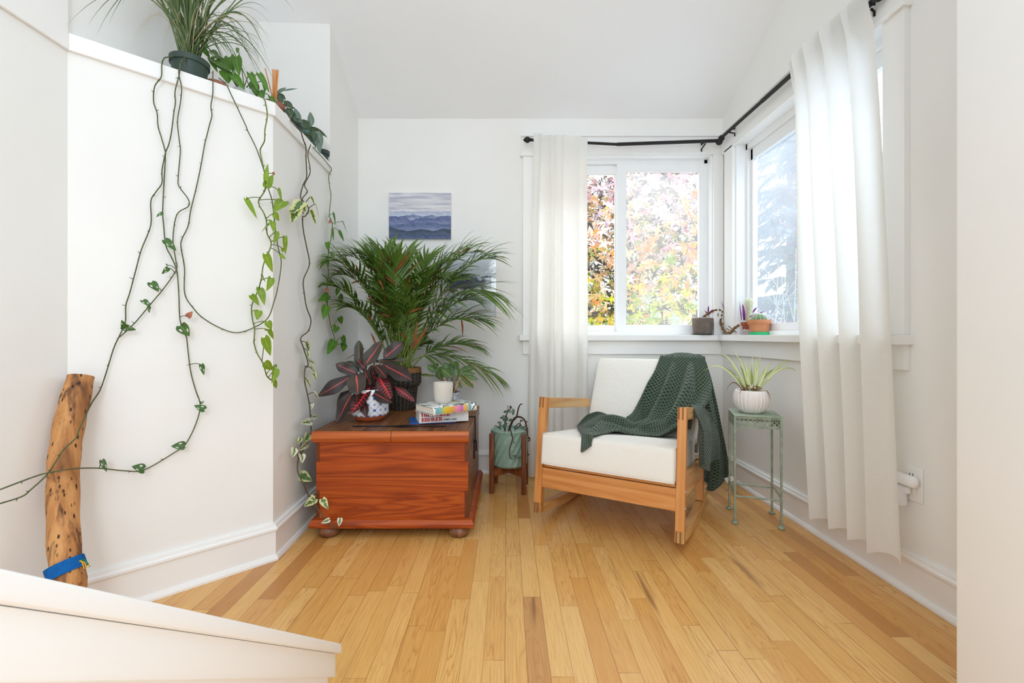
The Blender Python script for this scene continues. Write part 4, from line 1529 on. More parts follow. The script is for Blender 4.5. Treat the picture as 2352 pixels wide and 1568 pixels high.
CRO_R = m_leaf('crimson_croton_leaf', (60, 26, 26), 0.3, mid=(210, 52, 56), midw=0.06, veins=((204, 66, 74), 9, 0.30, 0.85), rough=0.4, trans=0.08, spec=0.4)
CRO_P = m_leaf('plain_croton_leaf', (72, 64, 58), 0.12, mid=(206, 86, 82), midw=0.04, rough=0.38, trans=0.04, spec=0.45)
CRO_G = m_leaf('green_croton_leaf', (48, 58, 36), 0.25, mid=(150, 84, 70), midw=0.06, rough=0.4, trans=0.08, spec=0.4)
CSTEM = m_plain('croton_stem', (86, 66, 44), 0.8, 0.2, var=0.3, nscale=60)


def cz(x, y):
    """zoomed crop of the croton back to photo pixels"""
    return 720 + x / 7.127, 760 + y / 7.127


g = MB()
for bx, by in ((1000, 520), (850, 600), (1060, 760)):
    P = bez(cp + Vector((R.uniform(-.02, .02), R.uniform(-.01, .02), 0.13)), cp + Vector((0, 0, .2)), at(*cz(bx, by), cp.y), 6)
    g.tube(P, 0.0045, 7)
g.build('stem', CSTEM, croton)
leafs = [  # base x,y, tip x,y (crop), width px, depth of base, depth of tip, material
    (720, 700, 365, 540, 175, 0, -.03, 0), (740, 660, 530, 500, 130, .03, .03, 3), (740, 620, 745, 155, 155, .03, .06, 3), (840, 570, 1105, 180, 235, 0, .05, 2), (1155, 440, 1455, 190, 210, .01, .05, 0),
    (1000, 500, 1540, 470, 90, .02, .05, 3), (1130, 540, 1615, 800, 215, -.02, -.08, 0), (1020, 560, 1200, 770, 130, -.04, -.10, 0), (640, 730, 80, 1065, 190, -.01, -.05, 0), (700, 700, 730, 1040, 290, -.05, -.14, 2),
    (830, 640, 940, 880, 120, -.03, -.09, 0), (640, 970, 390, 1150, 130, .02, .03, 0), (650, 980, 385, 1480, 220, -.05, -.10, 0), (700, 960, 710, 1160, 120, -.06, -.13, 0), (925, 925, 615, 1350, 190, -.07, -.15, 1),
    (930, 980, 1285, 1175, 150, -.07, -.12, 0), (1065, 740, 1270, 1110, 185, -.05, -.12, 1), (1200, 660, 1400, 800, 200, -.0, -.04, 0), (1330, 910, 1655, 1150, 120, -.03, -.06, 1), (800, 1080, 865, 1410, 110, -.09, -.12, 0),
    (960, 560, 1010, 900, 240, .0, .02, 0), (860, 640, 700, 450, 130, .02, .0, 0), (1060, 640, 1380, 700, 150, .0, -.02, 0), (900, 900, 1160, 960, 160, .02, .03, 0), (560, 1060, 380, 1200, 90, .04, .05, 0),
    (880, 880, 760, 700, 190, .05, .06, 0), (1000, 880, 1190, 780, 200, .04, .05, 0), (940, 700, 860, 960, 160, -.02, -.05, 0)]
for bx, by, tx, ty, w, d0, d1, mi in leafs:
    b_, t__ = at(*cz(bx, by), cp.y + d0), at(*cz(tx, ty), cp.y + d1)
    g = MB()
    L_ = (t__ - b_).length
    nr = Vector((R.uniform(-.25, .25), -1, R.uniform(.1, .6)))
    g.leaf(b_, t__, nr, w / 7.127 / 470 * 1.12, 'croton', 0, 12, 6, 0.12, 0.0, wave=0.03, ph=R.uniform(0, 6))
    g.tube([cp + Vector((R.uniform(-.02, .02), .0, .16)).lerp(b_ - cp, 0.5), b_, b_.lerp(t__, .1)], 0.0022, 5)
    g.build('leaf', [CRO_D, CRO_R, CRO_P, CRO_G][mi:mi + 1], croton)

# --- palm in the woven basket
def m_weave():
    t = NT('dark_woven_basket')
    x, y, z = t.sep(t.obj())
    a = t.math('MULTIPLY', t.math('ARCTAN2', y, x), 26 / (2 * PI))
    zz = t.math('DIVIDE', z, 0.0105)
    row = t.math('FLOOR', zz)
    fa = t.math('ABSOLUTE', t.math('SUBTRACT', t.math('FRACT', a), 0.5))
    fz = t.math('ABSOLUTE', t.math('SUBTRACT', t.math('FRACT', zz), 0.5))
    dot = t.math('MULTIPLY', t.math('LESS_THAN', fa, 0.13), t.math('LESS_THAN', fz, 0.26))
    nz = t.noise(t.obj(), 60, 3)
    c = t.ramp(nz, [(0.3, lin((38, 44, 42))), (0.7, lin((58, 64, 60)))])
    c = t.mix(dot, c, lin((150, 96, 52)))
    rim = t.math('GREATER_THAN', z, 0.206)
    c = t.mix(rim, c, lin((150, 104, 62)))
    h = t.math('MULTIPLY', t.math('SINE', t.math('MULTIPLY', zz, 2 * PI)), t.math('SINE', t.math('MULTIPLY', a, 2 * PI)))
    return t.done(t.bsdf(c, 0.7, 0.3, 0, t.bump(h, 0.6, 0.006)))


WEAVE = m_weave()
pp = Vector((-0.602, 2.568, ZT))
palm = thing('areca_palm', 'tall feathery palm in a dark woven basket at the back of the chest', 'potted plant', pp)
g = MB()
bp = []
for i in range(41):
    z = 0.228 * i / 40
    q = z / 0.228
    r = 0.082 + 0.012 * min(1, q / .5) if q < 0.52 else 0.094 + 0.020 * math.sin(min(1, (q - 0.52) / 0.14) * PI / 2) + 0.003 * (q - .66)
    bp.append((r, z))
bp += [(0.113, 0.231), (0.106, 0.229), (0.104, 0.21), (0.001, 0.2)]
g.lathe(pp, bp, 104, fn=lambda r, z, a, i: r + (0.0018 * math.sin(z / 0.0105 * PI) * math.sin(a * 26) if 0 < i < 40 else 0))
g.build('woven_basket', WEAVE, palm)
PALM_A = m_leaf('palm_leaflet', (92, 122, 44), 0.3, mid=(96, 124, 52), midw=0.05, rough=0.38, trans=0.18, nscale=14, spec=0.5)
PALM_B = m_leaf('dull_palm_leaflet', (104, 126, 92), 0.25, mid=(110, 130, 92), midw=0.05, rough=0.38, trans=0.15, nscale=14, spec=0.5)
PALM_D = m_plain('dry_palm_leaflet', (146, 84, 46), 0.7, 0.3, var=0.35, nscale=30, trans=0.1)
PSTEM = m_plain('palm_stem', (120, 136, 58), 0.45, 0.4, var=0.25, nscale=20)


def frond(tip, up, dep, nl=34, ll=0.19, lw=0.014, base=None, droop=0.05, dry=0.025, bend=None, mat=0):
    b0 = base or pp + Vector((R.uniform(-.05, .05), R.uniform(-.04, .03), 0.195))
    tip = at(tip[0], tip[1], dep)
    c1 = b0 + Vector(((tip.x - b0.x) * .22, (tip.y - b0.y) * .2, up * 0.62))
    c2 = b0.lerp(tip, 0.66) + Vector((0, 0, up * 0.42))
    n = 26
    P = bez(b0, c1, c2, n, tip)
    fr = thingpart = MB()
    fr.tube(P, [0.0036 * (1 - 0.8 * i / n) + 0.0006 for i in range(n + 1)], 6, mat=1)
    flat0 = Vector((0, 0, 1))
    for i in range(nl):
        s_ = 0.30 + 0.70 * (i / (nl - 1))
        f = s_ * n
        k = min(n - 1, int(f)); p = P[k].lerp(P[k + 1], f - k)
        d_ = (P[k + 1] - P[k]).normalized()
        sd = d_.cross(Vector((0.0, -0.25, 1)))
        if sd.length < .1:
            sd = d_.cross(Vector((0, 1, 0)))
        sd.normalize()
        upv = sd.cross(d_)
        for sg in (-1, 1):
            q = (s_ - .30) / .70
            le = ll * (0.55 + 0.85 * math.sin(PI * min(1, q * .85 + .12))) * R.uniform(.85, 1.12)
            if q > .9:
                le *= .75
            ang = 0.75 + 0.5 * q
            dir_ = (sd * sg * math.cos(ang) * 1.05 + d_ * math.sin(ang) + upv * R.uniform(.05, .38)).normalized()
            e = p + dir_ * le + Vector((0, 0, -droop * le / .19 * R.uniform(.5, 1.6)))
            m_ = p.lerp(e, .5) + upv * (0.03 * le / .19) + Vector((0, 0, .012))
            for w_ in (e, m_):
                w_.y = min(w_.y, YB - 0.03); w_.x = max(w_.x, -0.915)
            mt = 2 if R.random() < dry else 0
            fr.blade(bez(p, m_, e, 7), lw * R.uniform(.8, 1.15), mt, flat=upv * -1 + sd * R.uniform(-.3, .3), fold=.35)
    fr.build('frond', [PALM_B if mat else PALM_A, PSTEM, PALM_D], palm)


for tip, up, dep, ll, dr in [((752, 600), .62, 2.26, .16, .06), ((748, 655), .42, 2.25, .15, .06), ((800, 588), .56, 2.40, .17, .05), ((835, 585), .56, 2.50, .17, .04), ((880, 590), .56, 2.58, .18, .03), ((925, 595), .54, 2.66, .17, .03),
                             ((985, 598), .52, 2.70, .18, .05), ((1040, 598), .52, 2.62, .19, .05), ((1085, 580), .56, 2.52, .21, .05), ((1132, 592), .58, 2.50, .22, .07), ((1142, 676), .60, 2.46, .22, .10), ((1112, 738), .40, 2.50, .18, .06),
                             ((1092, 690), .42, 2.44, .18, .07), ((1148, 870), .30, 2.70, .15, .10), ((1100, 800), .26, 2.74, .14, .06), ((790, 705), .34, 2.34, .15, .05), ((780, 630), .48, 2.36, .18, .05), ((850, 600), .52, 2.40, .19, .06),
                             ((960, 640), .44, 2.38, .16, .08), ((900, 610), .50, 2.44, .2, .05), ((1010, 640), .46, 2.46, .19, .05), ((1060, 640), .48, 2.56, .20, .05), ((870, 700), .30, 2.44, .15, .03), ((930, 720), .30, 2.46, .14, .05), ((985, 790), .16, 2.72, .09, .03)]:
    frond(tip, up, dep, ll=ll, droop=dr, mat=1 if R.random() < .2 else 0, nl=24, lw=.0175)
# a sheaf of bare canes and two dry sheaths
g = MB()
for i in range(30):
    a = pp + Vector((R.uniform(-.07, .06), R.uniform(-.05, .05), .195))
    e = at(R.uniform(840, 985), R.uniform(640, 720), pp.y + R.uniform(-.1, .08))
    g.tube(bez(a, a.lerp(e, .5) + Vector((0, 0, .04)), e, 8), [.0032 - .00022 * k for k in range(9)], 5)
g.build('canes', PSTEM, palm)
for (x0, y0, x1, y1, w) in ((945, 800, 985, 748, .020), (950, 790, 958, 735, .012), (862, 790, 850, 762, .012), (838, 800, 790, 828, .008), (868, 640, 882, 668, .012), (1060, 735, 1062, 775, .012), (1080, 570, 1050, 582, .012), (808, 650, 838, 642, .010), (845, 680, 875, 705, .010)):
    g = MB(); a, b = at(x0, y0, 2.42), at(x1, y1, 2.40)
    if x0 > 1040:
        a, b = at(x0, y0, 2.5), at(x1, y1, 2.48)
    g.blade(bez(a, a.lerp(b, .5) + Vector((.006, 0, .004)), b, 7), w, 0, flat=Vector((.3, -1, .2)))
    g.build('dry_sheath', PALM_D, palm)

# --- small calathea in a marbled pot
t_ = NT('marbled_ceramic')
_n = t_.noise(t_.scale(t_.obj(), (16, 16, 9)), 1.0, 3, .5, 3.0)
_r = t_.math('ABSOLUTE', t_.math('SUBTRACT', t_.math('FRACT', t_.math('MULTIPLY', _n, 7)), 0.5))
_c = t_.ramp(_r, [(0.05, lin((110, 112, 124))), (0.25, lin((178, 180, 188))), (0.4, lin((226, 226, 230)))])
MARB = t_.done(t_.bsdf(_c, 0.3, 0.5))
kp = Vector(((1036 - CX) / F * 2.58, 2.58, ZT))
cal = thing('calathea', 'small calathea with striped leaves in a grey marbled pot behind the mug', 'potted plant', kp)
g = MB(); g.lathe(kp, [(0.040, 0), (0.043, 0.002), (0.055, 0.088), (0.0555, 0.092), (0.0505, 0.092), (0.048, 0.078), (0.001, 0.076)], 36); g.build('marbled_pot', MARB, cal, auto=0.8)
g = MB(); g.lathe(kp, [(0.001, 0.082), (0.049, 0.080)], 20); g.build('soil', SOIL, cal)
CALA = m_leaf('striped_calathea_leaf', (66, 96, 46), 0.2, mid=(140, 168, 104), midw=0.05, stripe=((150, 182, 120), 7, 0.7), rough=0.35, trans=0.15)
CALE = m_leaf('yellow_edged_calathea_leaf', (84, 104, 44), 0.2, mid=(120, 130, 70), midw=0.05, edge=(196, 160, 84), edgew=0.75, rough=0.4, trans=0.15)
CPET = m_plain('brown_petiole', (112, 76, 48), 0.6, 0.3, var=0.2)


def kz(x, y):
    return 900 + x / 9.8, 840 + y / 9.8


g = MB(); g2 = MB(); g3 = MB()
for bx, by, tx, ty, w, d0, d1, m_ in [(990, 120, 800, 0, 150, 0, -.03, 0), (1010, 60, 950, -40, 150, .02, .04, 0), (1060, 200, 1130, 20, 130, -.01, -.04, 0), (1100, 290, 1040, 100, 160, -.02, -.06, 0), (1330, 250, 1140, 70, 190, -.02, -.05, 0),
                                      (1440, 270, 1480, 0, 130, 0, .0, 0), (1380, 200, 1300, -60, 150, .03, .05, 0), (1550, 90, 1860, 40, 130, .02, .0, 0), (1560, 160, 1880, 180, 80, 0, -.02, 0), (1640, 200, 1935, 310, 90, .0, -.03, 0), (1520, 200, 1830, 490, 140, -.03, -.07, 1),
                                      (970, 220, 600, 195, 65, .0, -.0, 1), (1400, 320, 1580, 500, 90, -.03, -.05, 0), (1480, 60, 1420, -110, 120, .02, .04, 0), (1590, 340, 1700, 420, 80, .01, .02, 0), (1230, 120, 1200, -80, 150, .02, .03, 0)]:
    b_, e_ = at(*kz(bx, by), kp.y + d0), at(*kz(tx, ty), kp.y + d1)
    (g2 if m_ else g).leaf(b_, e_, Vector((R.uniform(-.4, .4), -1, R.uniform(.0, .5))), w / 9.8 / 405 * 1.1, 'oval', 0, 9, 6, .18, .06)
    r0 = kp + Vector((R.uniform(-.02, .02), R.uniform(-.02, .02), .078))
    g3.tube(bez(r0, r0.lerp(b_, .5) + Vector((0, 0, .02)), b_, 6), .0016, 5)
for i in range(14):
    r0 = kp + Vector((R.uniform(-.03, .03), R.uniform(-.03, .02), .078)); g3.tube([r0, r0 + Vector((R.uniform(-.01, .01), 0, R.uniform(.03, .06)))], .002, 5)
g.build('leaves', CALA, cal); g2.build('yellow_edged_leaves', CALE, cal); g3.build('petioles', CPET, cal)
DRYT = m_plain('papery_dry_leaf', (176, 142, 112), 0.9, 0.1, var=0.2, nscale=50, trans=.15)
g = MB()
for x0, y0, x1, y1, w in ((1480, 330, 1380, 620, .016), (1160, 260, 1200, 420, .014)):
    a, b = at(*kz(x0, y0), kp.y - .05), at(*kz(x1, y1), kp.y - .062)
    g.blade(bez(a, a.lerp(b, .5) + Vector((.012, 0, 0)), b, 8), w, 0, flat=Vector((.2, -1, 0)))
g.build('dry_leaves', DRYT, cal)

# --- blue booklet, two books, mug
def onchest(px, py, z=ZT):
    return onz(px, py, z)


WHITEP = m_plain('white_card_cover', (236, 234, 232), 0.45, 0.4, var=0.01)
PAGES = m_plain('cream_page_block', (226, 218, 204), 0.85, 0.2, var=0.06, nscale=260)
BLUEC = m_plain('blue_card_cover', (32, 88, 160), 0.4, 0.4, var=0.05)
NAVY = m_plain('navy_cloth_board', (34, 44, 66), 0.6, 0.3, var=0.05)
REDI = m_plain('red_print', (196, 26, 34), 0.5, 0.3, var=0.02)
BLKI = m_plain('black_print', (40, 36, 38), 0.5, 0.3, var=0.02)
PINKI = m_plain('pale_pink_print', (222, 190, 186), 0.5, 0.3, var=0.02)

bA, bB = onchest(963, 975.5), onchest(1076, 969)      # spine foot of the paperback
bu = (bB - bA); BL = bu.length; bu.normalize(); bv = Vector((-bu.y, bu.x, 0))
b3 = (bu, bv, Vector((0, 0, 1)))
th_b = 0.006
blue = thing('booklet', 'thin blue booklet, lowest in the stack of books on the chest', 'booklet', bA.lerp(bB, .4) + bv * .07)
r_ = 0.07
cu2 = (bu * math.cos(r_) - bv * math.sin(r_)); cv2 = Vector((-cu2.y, cu2.x, 0))
g = MB(); g.box(bA.lerp(bB, .30) + bv * 0.092 + Vector((0, 0, .003)), (.105, .078, .003), (cu2, cv2, Vector((0, 0, 1)))); g.build('cover', BLUEC, blue, smooth=False, bevel=.0006)
g = MB(); g.box(bA.lerp(bB, .30) + bv * 0.092 + Vector((0, 0, .003)) + cu2 * .0012, (.105, .0766, .0020), (cu2, cv2, Vector((0, 0, 1)))); g.build('pages', PAGES, blue, smooth=False)

BT = 0.054
pb = thing('paperback_book', 'thick white paperback with red spine lettering in the stack on the chest', 'book', (bA + bB) / 2 + bv * .075 + Vector((0, 0, th_b)))
zb = ZT + th_b + .0004
c0 = (bA + bB) / 2 + Vector((0, 0, zb - ZT + BT / 2))
g = MB()
g.box(c0 + bv * .0006, (BL / 2, .0006, BT / 2), b3)
g.box(c0 + bv * .077 + Vector((0, 0, BT / 2 - .0004)), (BL / 2, .0768, .0004), b3)
g.box(c0 + bv * .077 - Vector((0, 0, BT / 2 - .0004)), (BL / 2, .0768, .0004), b3)
g.build('cover', WHITEP, pb, smooth=False)
g = MB(); g.box(c0 + bv * .077, (BL / 2 - .0012, .0752, BT / 2 - .0009), b3); g.build('pages', PAGES, pb, smooth=False)


def text_mesh(body, size, origin, ux, uz, mat, parent, off=0.0, sx=1.0, name='lettering', depth=.0004):
    cv = bpy.data.curves.new('lettering_curve', 'FONT')
    cv.body = body; cv.size = size; cv.offset = off; cv.extrude = depth
    ob = bpy.data.objects.new('lettering_tmp', cv)
    COL.objects.link(ob)
    dg_ = bpy.context.evaluated_depsgraph_get()
    me = bpy.data.meshes.new_from_object(ob.evaluated_get(dg_))
    bpy.data.objects.remove(ob); bpy.data.curves.remove(cv)
    me.materials.clear(); me.materials.append(mat)
    ux, uz = Vector(ux).normalized(), Vector(uz).normalized()
    un = ux.cross(uz)
    po = parent_loc(parent)
    for v in me.vertices:
        p = Vector(origin) + ux * (v.co.x * sx) + uz * v.co.y + un * v.co.z
        v.co = p - po
    o_ = bpy.data.objects.new(name, me); COL.objects.link(o_); o_.parent = parent
    return o_


# fat stencil capitals for the spine, drawn from stems, hairlines and bowls
def slab_caps(word, x, z, h, org, ux, uz, g):
    un = Vector(ux).cross(Vector(uz))
    st, hr = 0.30 * h, 0.055 * h

    def rect(x0, z0, x1, z1):
        P = [org + ux * (x + a) + uz * (z + b) - un * -0.0003 for a, b in ((x0, z0), (x1, z0), (x1, z1), (x0, z1))]
        g.prism(P, un * 0.0004)

    def poly(pts):
        P = [org + ux * (x + a) + uz * (z + b) - un * -0.0003 for a, b in pts]
        g.prism(P, un * 0.0004)

    def half(cx_, cz_, rx, rz, w, a0, a1):
        n = 10
        for i in range(n):
            q0, q1 = a0 + (a1 - a0) * i / n, a0 + (a1 - a0) * (i + 1) / n
            poly([(cx_ + rx * math.cos(q0), cz_ + rz * math.sin(q0)), (cx_ + rx * math.cos(q1), cz_ + rz * math.sin(q1)), (cx_ + (rx - w) * math.cos(q1), cz_ + (rz - hr) * math.sin(q1)), (cx_ + (rx - w) * math.cos(q0), cz_ + (rz - hr) * math.sin(q0))])
    for ch in word:
        if ch == ' ':
            x += 0.28 * h; continue
        if ch == 'T':
            w = .78 * h; rect(w / 2 - st / 2, 0, w / 2 + st / 2, h); rect(0, h - hr * 1.6, w, h); poly([(0, h), (hr * 2, h), (0, h * .68)]); poly([(w, h), (w - hr * 2, h), (w, h * .68)])
        elif ch == 'H':
            w = .92 * h; rect(0.05 * h, 0, .05 * h + st, h); rect(w - st - .05 * h, 0, w - .05 * h, h); rect(.05 * h + st, h * .47, w - st - .05 * h, h * .53); rect(0, 0, st + .1 * h, hr); rect(0, h - hr, st + .1 * h, h); rect(w - st - .1 * h, 0, w, hr); rect(w - st - .1 * h, h - hr, w, h)
        elif ch == 'E':
            w = .76 * h; rect(.05 * h, 0, .05 * h + st, h); rect(0, 0, w, hr * 1.3); rect(0, h - hr * 1.3, w, h); rect(st, h * .47, w * .75, h * .53); poly([(w, 0), (w, h * .34), (w - hr * 3, 0)]); poly([(w, h), (w, h * .66), (w - hr * 3, h)]); rect(w * .68, h * .36, w * .75, h * .64)
        elif ch in 'PRB':
            w = .82 * h; rect(.05 * h, 0, .05 * h + st, h); rect(0, 0, st + .1 * h, hr); rect(0, h - hr, st + .1 * h, h)
            half(st + .08 * h, h * .74, w - st - .12 * h, h * .26, st * .85, -PI / 2, PI / 2)
            if ch == 'B':
                half(st + .08 * h, h * .25, w - st - .08 * h, h * .25, st * .9, -PI / 2, PI / 2)
            if ch == 'R':
                poly([(st + .12 * h, h * .48), (st + .36 * h, h * .48), (w + .06 * h, 0), (w - .24 * h, 0)])
        elif ch == 'O':
            w = .95 * h
            half(w * .46, h / 2, w * .46, h / 2 + .01 * h, st, PI / 2 + .1, PI * 1.5 - .1); half(w * .54, h / 2, w * .46, h / 2 + .01 * h, st, -PI / 2 + .1, PI / 2 - .1)
        elif ch == 'W':
            w = 1.2 * h; poly([(0, h), (st, h), (st + .22 * h, 0), (.24 * h, 0)]); poly([(.42 * h, h), (.42 * h + st, h), (.6 * h + st, 0), (.64 * h, 0)]); poly([(w - hr, h), (w, h), (.95 * h, 0), (.88 * h, 0)]); poly([(.62 * h, h), (.68 * h, h), (.5 * h, 0), (.44 * h, 0)])
        elif ch == 'K':
            w = .92 * h; rect(.05 * h, 0, .05 * h + st, h); rect(0, 0, st + .1 * h, hr); rect(0, h - hr, st + .1 * h, h); poly([(st + .1 * h, h * .42), (w - .06 * h, h), (w, h), (st + .18 * h, h * .40)]); poly([(st + .14 * h, h * .55), (st + .34 * h, h * .62), (w + .05 * h, 0), (w - .26 * h, 0)])
        x += w + .035 * h


spo = bA + Vector((0, 0, zb - ZT)) - bv * 0.0001
uz = Vector((0, 0, 1))
for word, x_, z_ in (('THE POWER', .006, .0290), ('BROKER', .010, .0062)):
    g = MB(); slab_caps(word, x_, z_, .0185, spo, bu, uz, g)
    # the row is squeezed to the width it has on the spine
    xs = [(Vector(v) - spo).dot(bu) for v in g.v]
    want = (.006, .142) if 'T' in word else (.010, .107)
    lo_, hi_ = min(xs), max(xs)
    g.v = [tuple(Vector(v) + bu * (want[0] + (q - lo_) * (want[1] - want[0]) / (hi_ - lo_) - q)) for v, q in zip(g.v, xs)]
    g.build('title_lettering', REDI, pb, smooth=False)
text_mesh('ROBERT A. CARO', .0085, spo + bu * .112 + uz * .0085 - bv * .0003, bu, uz, BLKI, pb, off=.0005, sx=.92, name='author_lettering')
g = MB()
lc = spo + bu * (BL - .026) + uz * (BT * .55) - bv * .0004
g.tube([lc + bu * (.0042 * math.cos(a)) + uz * (.0042 * math.sin(a)) for a in [2 * PI * k / 16 for k in range(16)]], .0005, 4, closed=True)
g.tube([lc - uz * .002, lc + uz * .002], .0007, 4); g.tube([lc - uz * .002 - bu * .002, lc + uz * .002], .0005, 4)
g.build('publisher_mark', PINKI, pb, smooth=False)

# hardcover lying on top, turned a little
def m_jacket():
    t = NT('illustrated_dust_jacket')
    x, y, z = t.sep(t.uv())
    n1 = t.noise(t.obj(), 16, 3, .6, 1.0); n2 = t.noise(t.obj(), 40, 4, .6, .6)
    c = t.ramp(n1, [(0.0, lin((240, 238, 232))), (0.50, lin((240, 238, 232))), (0.54, lin((86, 150, 180))), (0.58, lin((40, 62, 96))), (0.62, lin((214, 190, 70))), (0.66, lin((240, 238, 232)))], 'CONSTANT')
    c = t.mix(t.ramp(n2, [(0.60, 0.0), (0.62, 1.0)], 'CONSTANT'), c, lin((60, 84, 110)))
    return t.done(t.bsdf(c, 0.32, 0.5, 0, None, .2))


def m_spine():
    t = NT('rainbow_spine_print')
    x, y, z = t.sep(t.uv())
    c = t.ramp(x, [(0.0, lin((92, 176, 200))), (0.14, lin((128, 190, 170))), (0.26, lin((222, 196, 40))), (0.44, lin((222, 170, 60))), (0.60, lin((232, 140, 176))), (0.72, lin((214, 120, 190))), (0.735, lin((70, 90, 150))), (0.75, lin((228, 150, 170))), (0.86, lin((226, 190, 60))), (0.97, lin((90, 170, 200)))])
    n2 = t.noise(t.scale(t.obj(), (1, 1, 3)), 130, 3, .6)
    c = t.mix(t.ramp(n2, [(0.56, 0.0), (0.6, .45)]), c, lin((206, 112, 60)))
    return t.done(t.bsdf(c, 0.32, 0.5))


JACK, SPNE = m_jacket(), m_spine()
ztop = zb + BT + .0005
hA, hB = onz(993, 954.5, ztop), onz(1091, 942, ztop)
hu = (hB - hA); HL = .235; hu.normalize(); hv = Vector((-hu.y, hu.x, 0)); h3 = (hu, hv, uz)
HT = .036
hb = thing('hardcover_book', 'hardcover with a colourful jacket on top of the stack under the mug', 'book', hA + hu * HL / 2 + hv * .075 + Vector((0, 0, 0)))
hc = hA + hu * HL / 2 + uz * (HT / 2)
W_ = .158
g = MB()
# rounded spine and the two boards
rows = []
for i in range(9):
    a = -PI / 2 + PI * i / 8
    rows.append([hA + hu * (HL * k / 12) - hv * (.006 * math.cos(a)) + uz * (HT / 2 + HT / 2 * math.sin(a)) for k in range(13)])
g.grid(rows)
for zz in (HT - .0013, .0013):
    g.box(hA + hu * HL / 2 + hv * (W_ / 2) + uz * zz, (HL / 2, W_ / 2, .0013), h3)
g.build('dust_jacket', JACK, hb, smooth=True, auto=.8)
g = MB()
rows = []
for i in range(7):
    a = -PI / 2 * .62 + PI * .62 * i / 6
    rows.append([hA + hu * (HL * (.06 + .80 * k / 12)) - hv * (.006 * math.cos(a) + .0004) + uz * (HT / 2 + HT / 2 * math.sin(a)) for k in range(13)])
g.grid(rows); g.build('spine_print', SPNE, hb)
g = MB(); g.box(hA + hu * HL / 2 + hv * (W_ / 2 + .002) + uz * (HT / 2), (HL / 2 - .004, W_ / 2 - .004, HT / 2 - .0028), h3); g.build('pages', PAGES, hb, smooth=False)
g = MB()
for zz in (HT - .0030, .0030):
    g.box(hA + hu * HL / 2 + hv * (W_ / 2) + uz * zz, (HL / 2 - .0004, W_ / 2 - .0006, .0005), h3)
g.build('endpapers', NAVY, hb, smooth=False)

MUG = m_plain('speckled_cream_stoneware', (206, 199, 188), 0.5, 0.35, var=0.05, nscale=120)
zm = ztop + HT + .0004
mp = onz(1018, 924.5, zm)
mug = thing('mug', 'plain cream stoneware cup without handle on the stack of books', 'cup', mp)
g = MB(); g.lathe(mp, [(.030, 0), (.034, .0015), (.0395, .012), (.0435, .035), (.0455, .065), (.0455, .0935), (.0445, .0955), (.0430, .0945), (.0425, .065), (.038, .015), (.001, .010)], 48); g.build('mug_wall', MUG, mug, auto=1.0)

# ------------------------------------------------------------------ pictures on the back wall
def m_mount():
    t = NT('watercolour_of_misty_ridges')
    gx, gy, gz = t.sep(t.gen())
    sky = t.noise(t.com(t.math('MULTIPLY', gx, 2.0), 0.3, t.math('MULTIPLY', gz, 18.0)), 1.0, 3, .55, .3)
    c = t.ramp(sky, [(0.35, lin((182, 182, 198))), (0.5, lin((208, 207, 214))), (0.65, lin((226, 224, 226)))])
    layers = [(.60, .055, 2.6, 3.1, (170, 180, 204), (222, 226, 234)), (.50, .07, 3.1, 7.7, (112, 124, 162), (196, 204, 222)), (.455, .14, 2.2, 1.3, (98, 108, 148), (140, 150, 184)), (.32, .11, 2.4, 9.4, (92, 106, 142), (150, 162, 192)), (.21, .12, 2.0, 4.2, (72, 80, 98), (112, 126, 152)), (.10, .10, 2.5, 6.1, (80, 92, 122), (120, 134, 164))]
    for b_, amp, fr, off, dk, lt in layers:
        n = t.noise(t.com(t.math('ADD', t.math('MULTIPLY', gx, fr), off), off, 0), 1.3, 3, .5)
        hh = t.math('ADD', b_, t.math('MULTIPLY', t.math('SUBTRACT', n, .5), amp * 2.4))
        dd = t.math('SUBTRACT', hh, gz)
        tex = t.noise(t.com(t.math('MULTIPLY', gx, 9.0), off, t.math('MULTIPLY', t.math('ADD', gz, t.math('MULTIPLY', gx, .35)), 26)), 1.0, 3, .6, .6)
        lc_ = t.mix(t.math('ADD', t.math('MULTIPLY', dd, 4.5), t.math('MULTIPLY', t.math('SUBTRACT', tex, .5), 1.6), clamp=True), lin(dk), lin(lt))
        c = t.mix(t.math('GREATER_THAN', dd, 0.0), c, lc_)
    return t.done(t.bsdf(c, 0.8, 0.2, 0, t.bump(t.noise(t.obj(), 500, 2), .1, .002)))


MOUNT = m_mount()
CANV = m_plain('canvas_side', (224, 222, 220), .85, .2, var=.02)
a0, a1 = at(893, 549, 2.862), at(1036, 442.5, 2.862)
pic = thing('canvas_painting', 'unframed blue grey watercolour of misty hills on the back wall', 'painting', ((a0.x + a1.x) / 2, 2.87, a0.z))
g = MB(); g.bb((a0.x, 2.8625, a0.z), (a1.x, 2.879, a1.z)); g.build('stretched_canvas', CANV, pic, smooth=False, bevel=.0015)
g = MB(); g.bb((a0.x + .0006, 2.8618, a0.z + .0006), (a1.x - .0006, 2.8632, a1.z - .0006)); g.build('painted_face', MOUNT, pic, smooth=False)

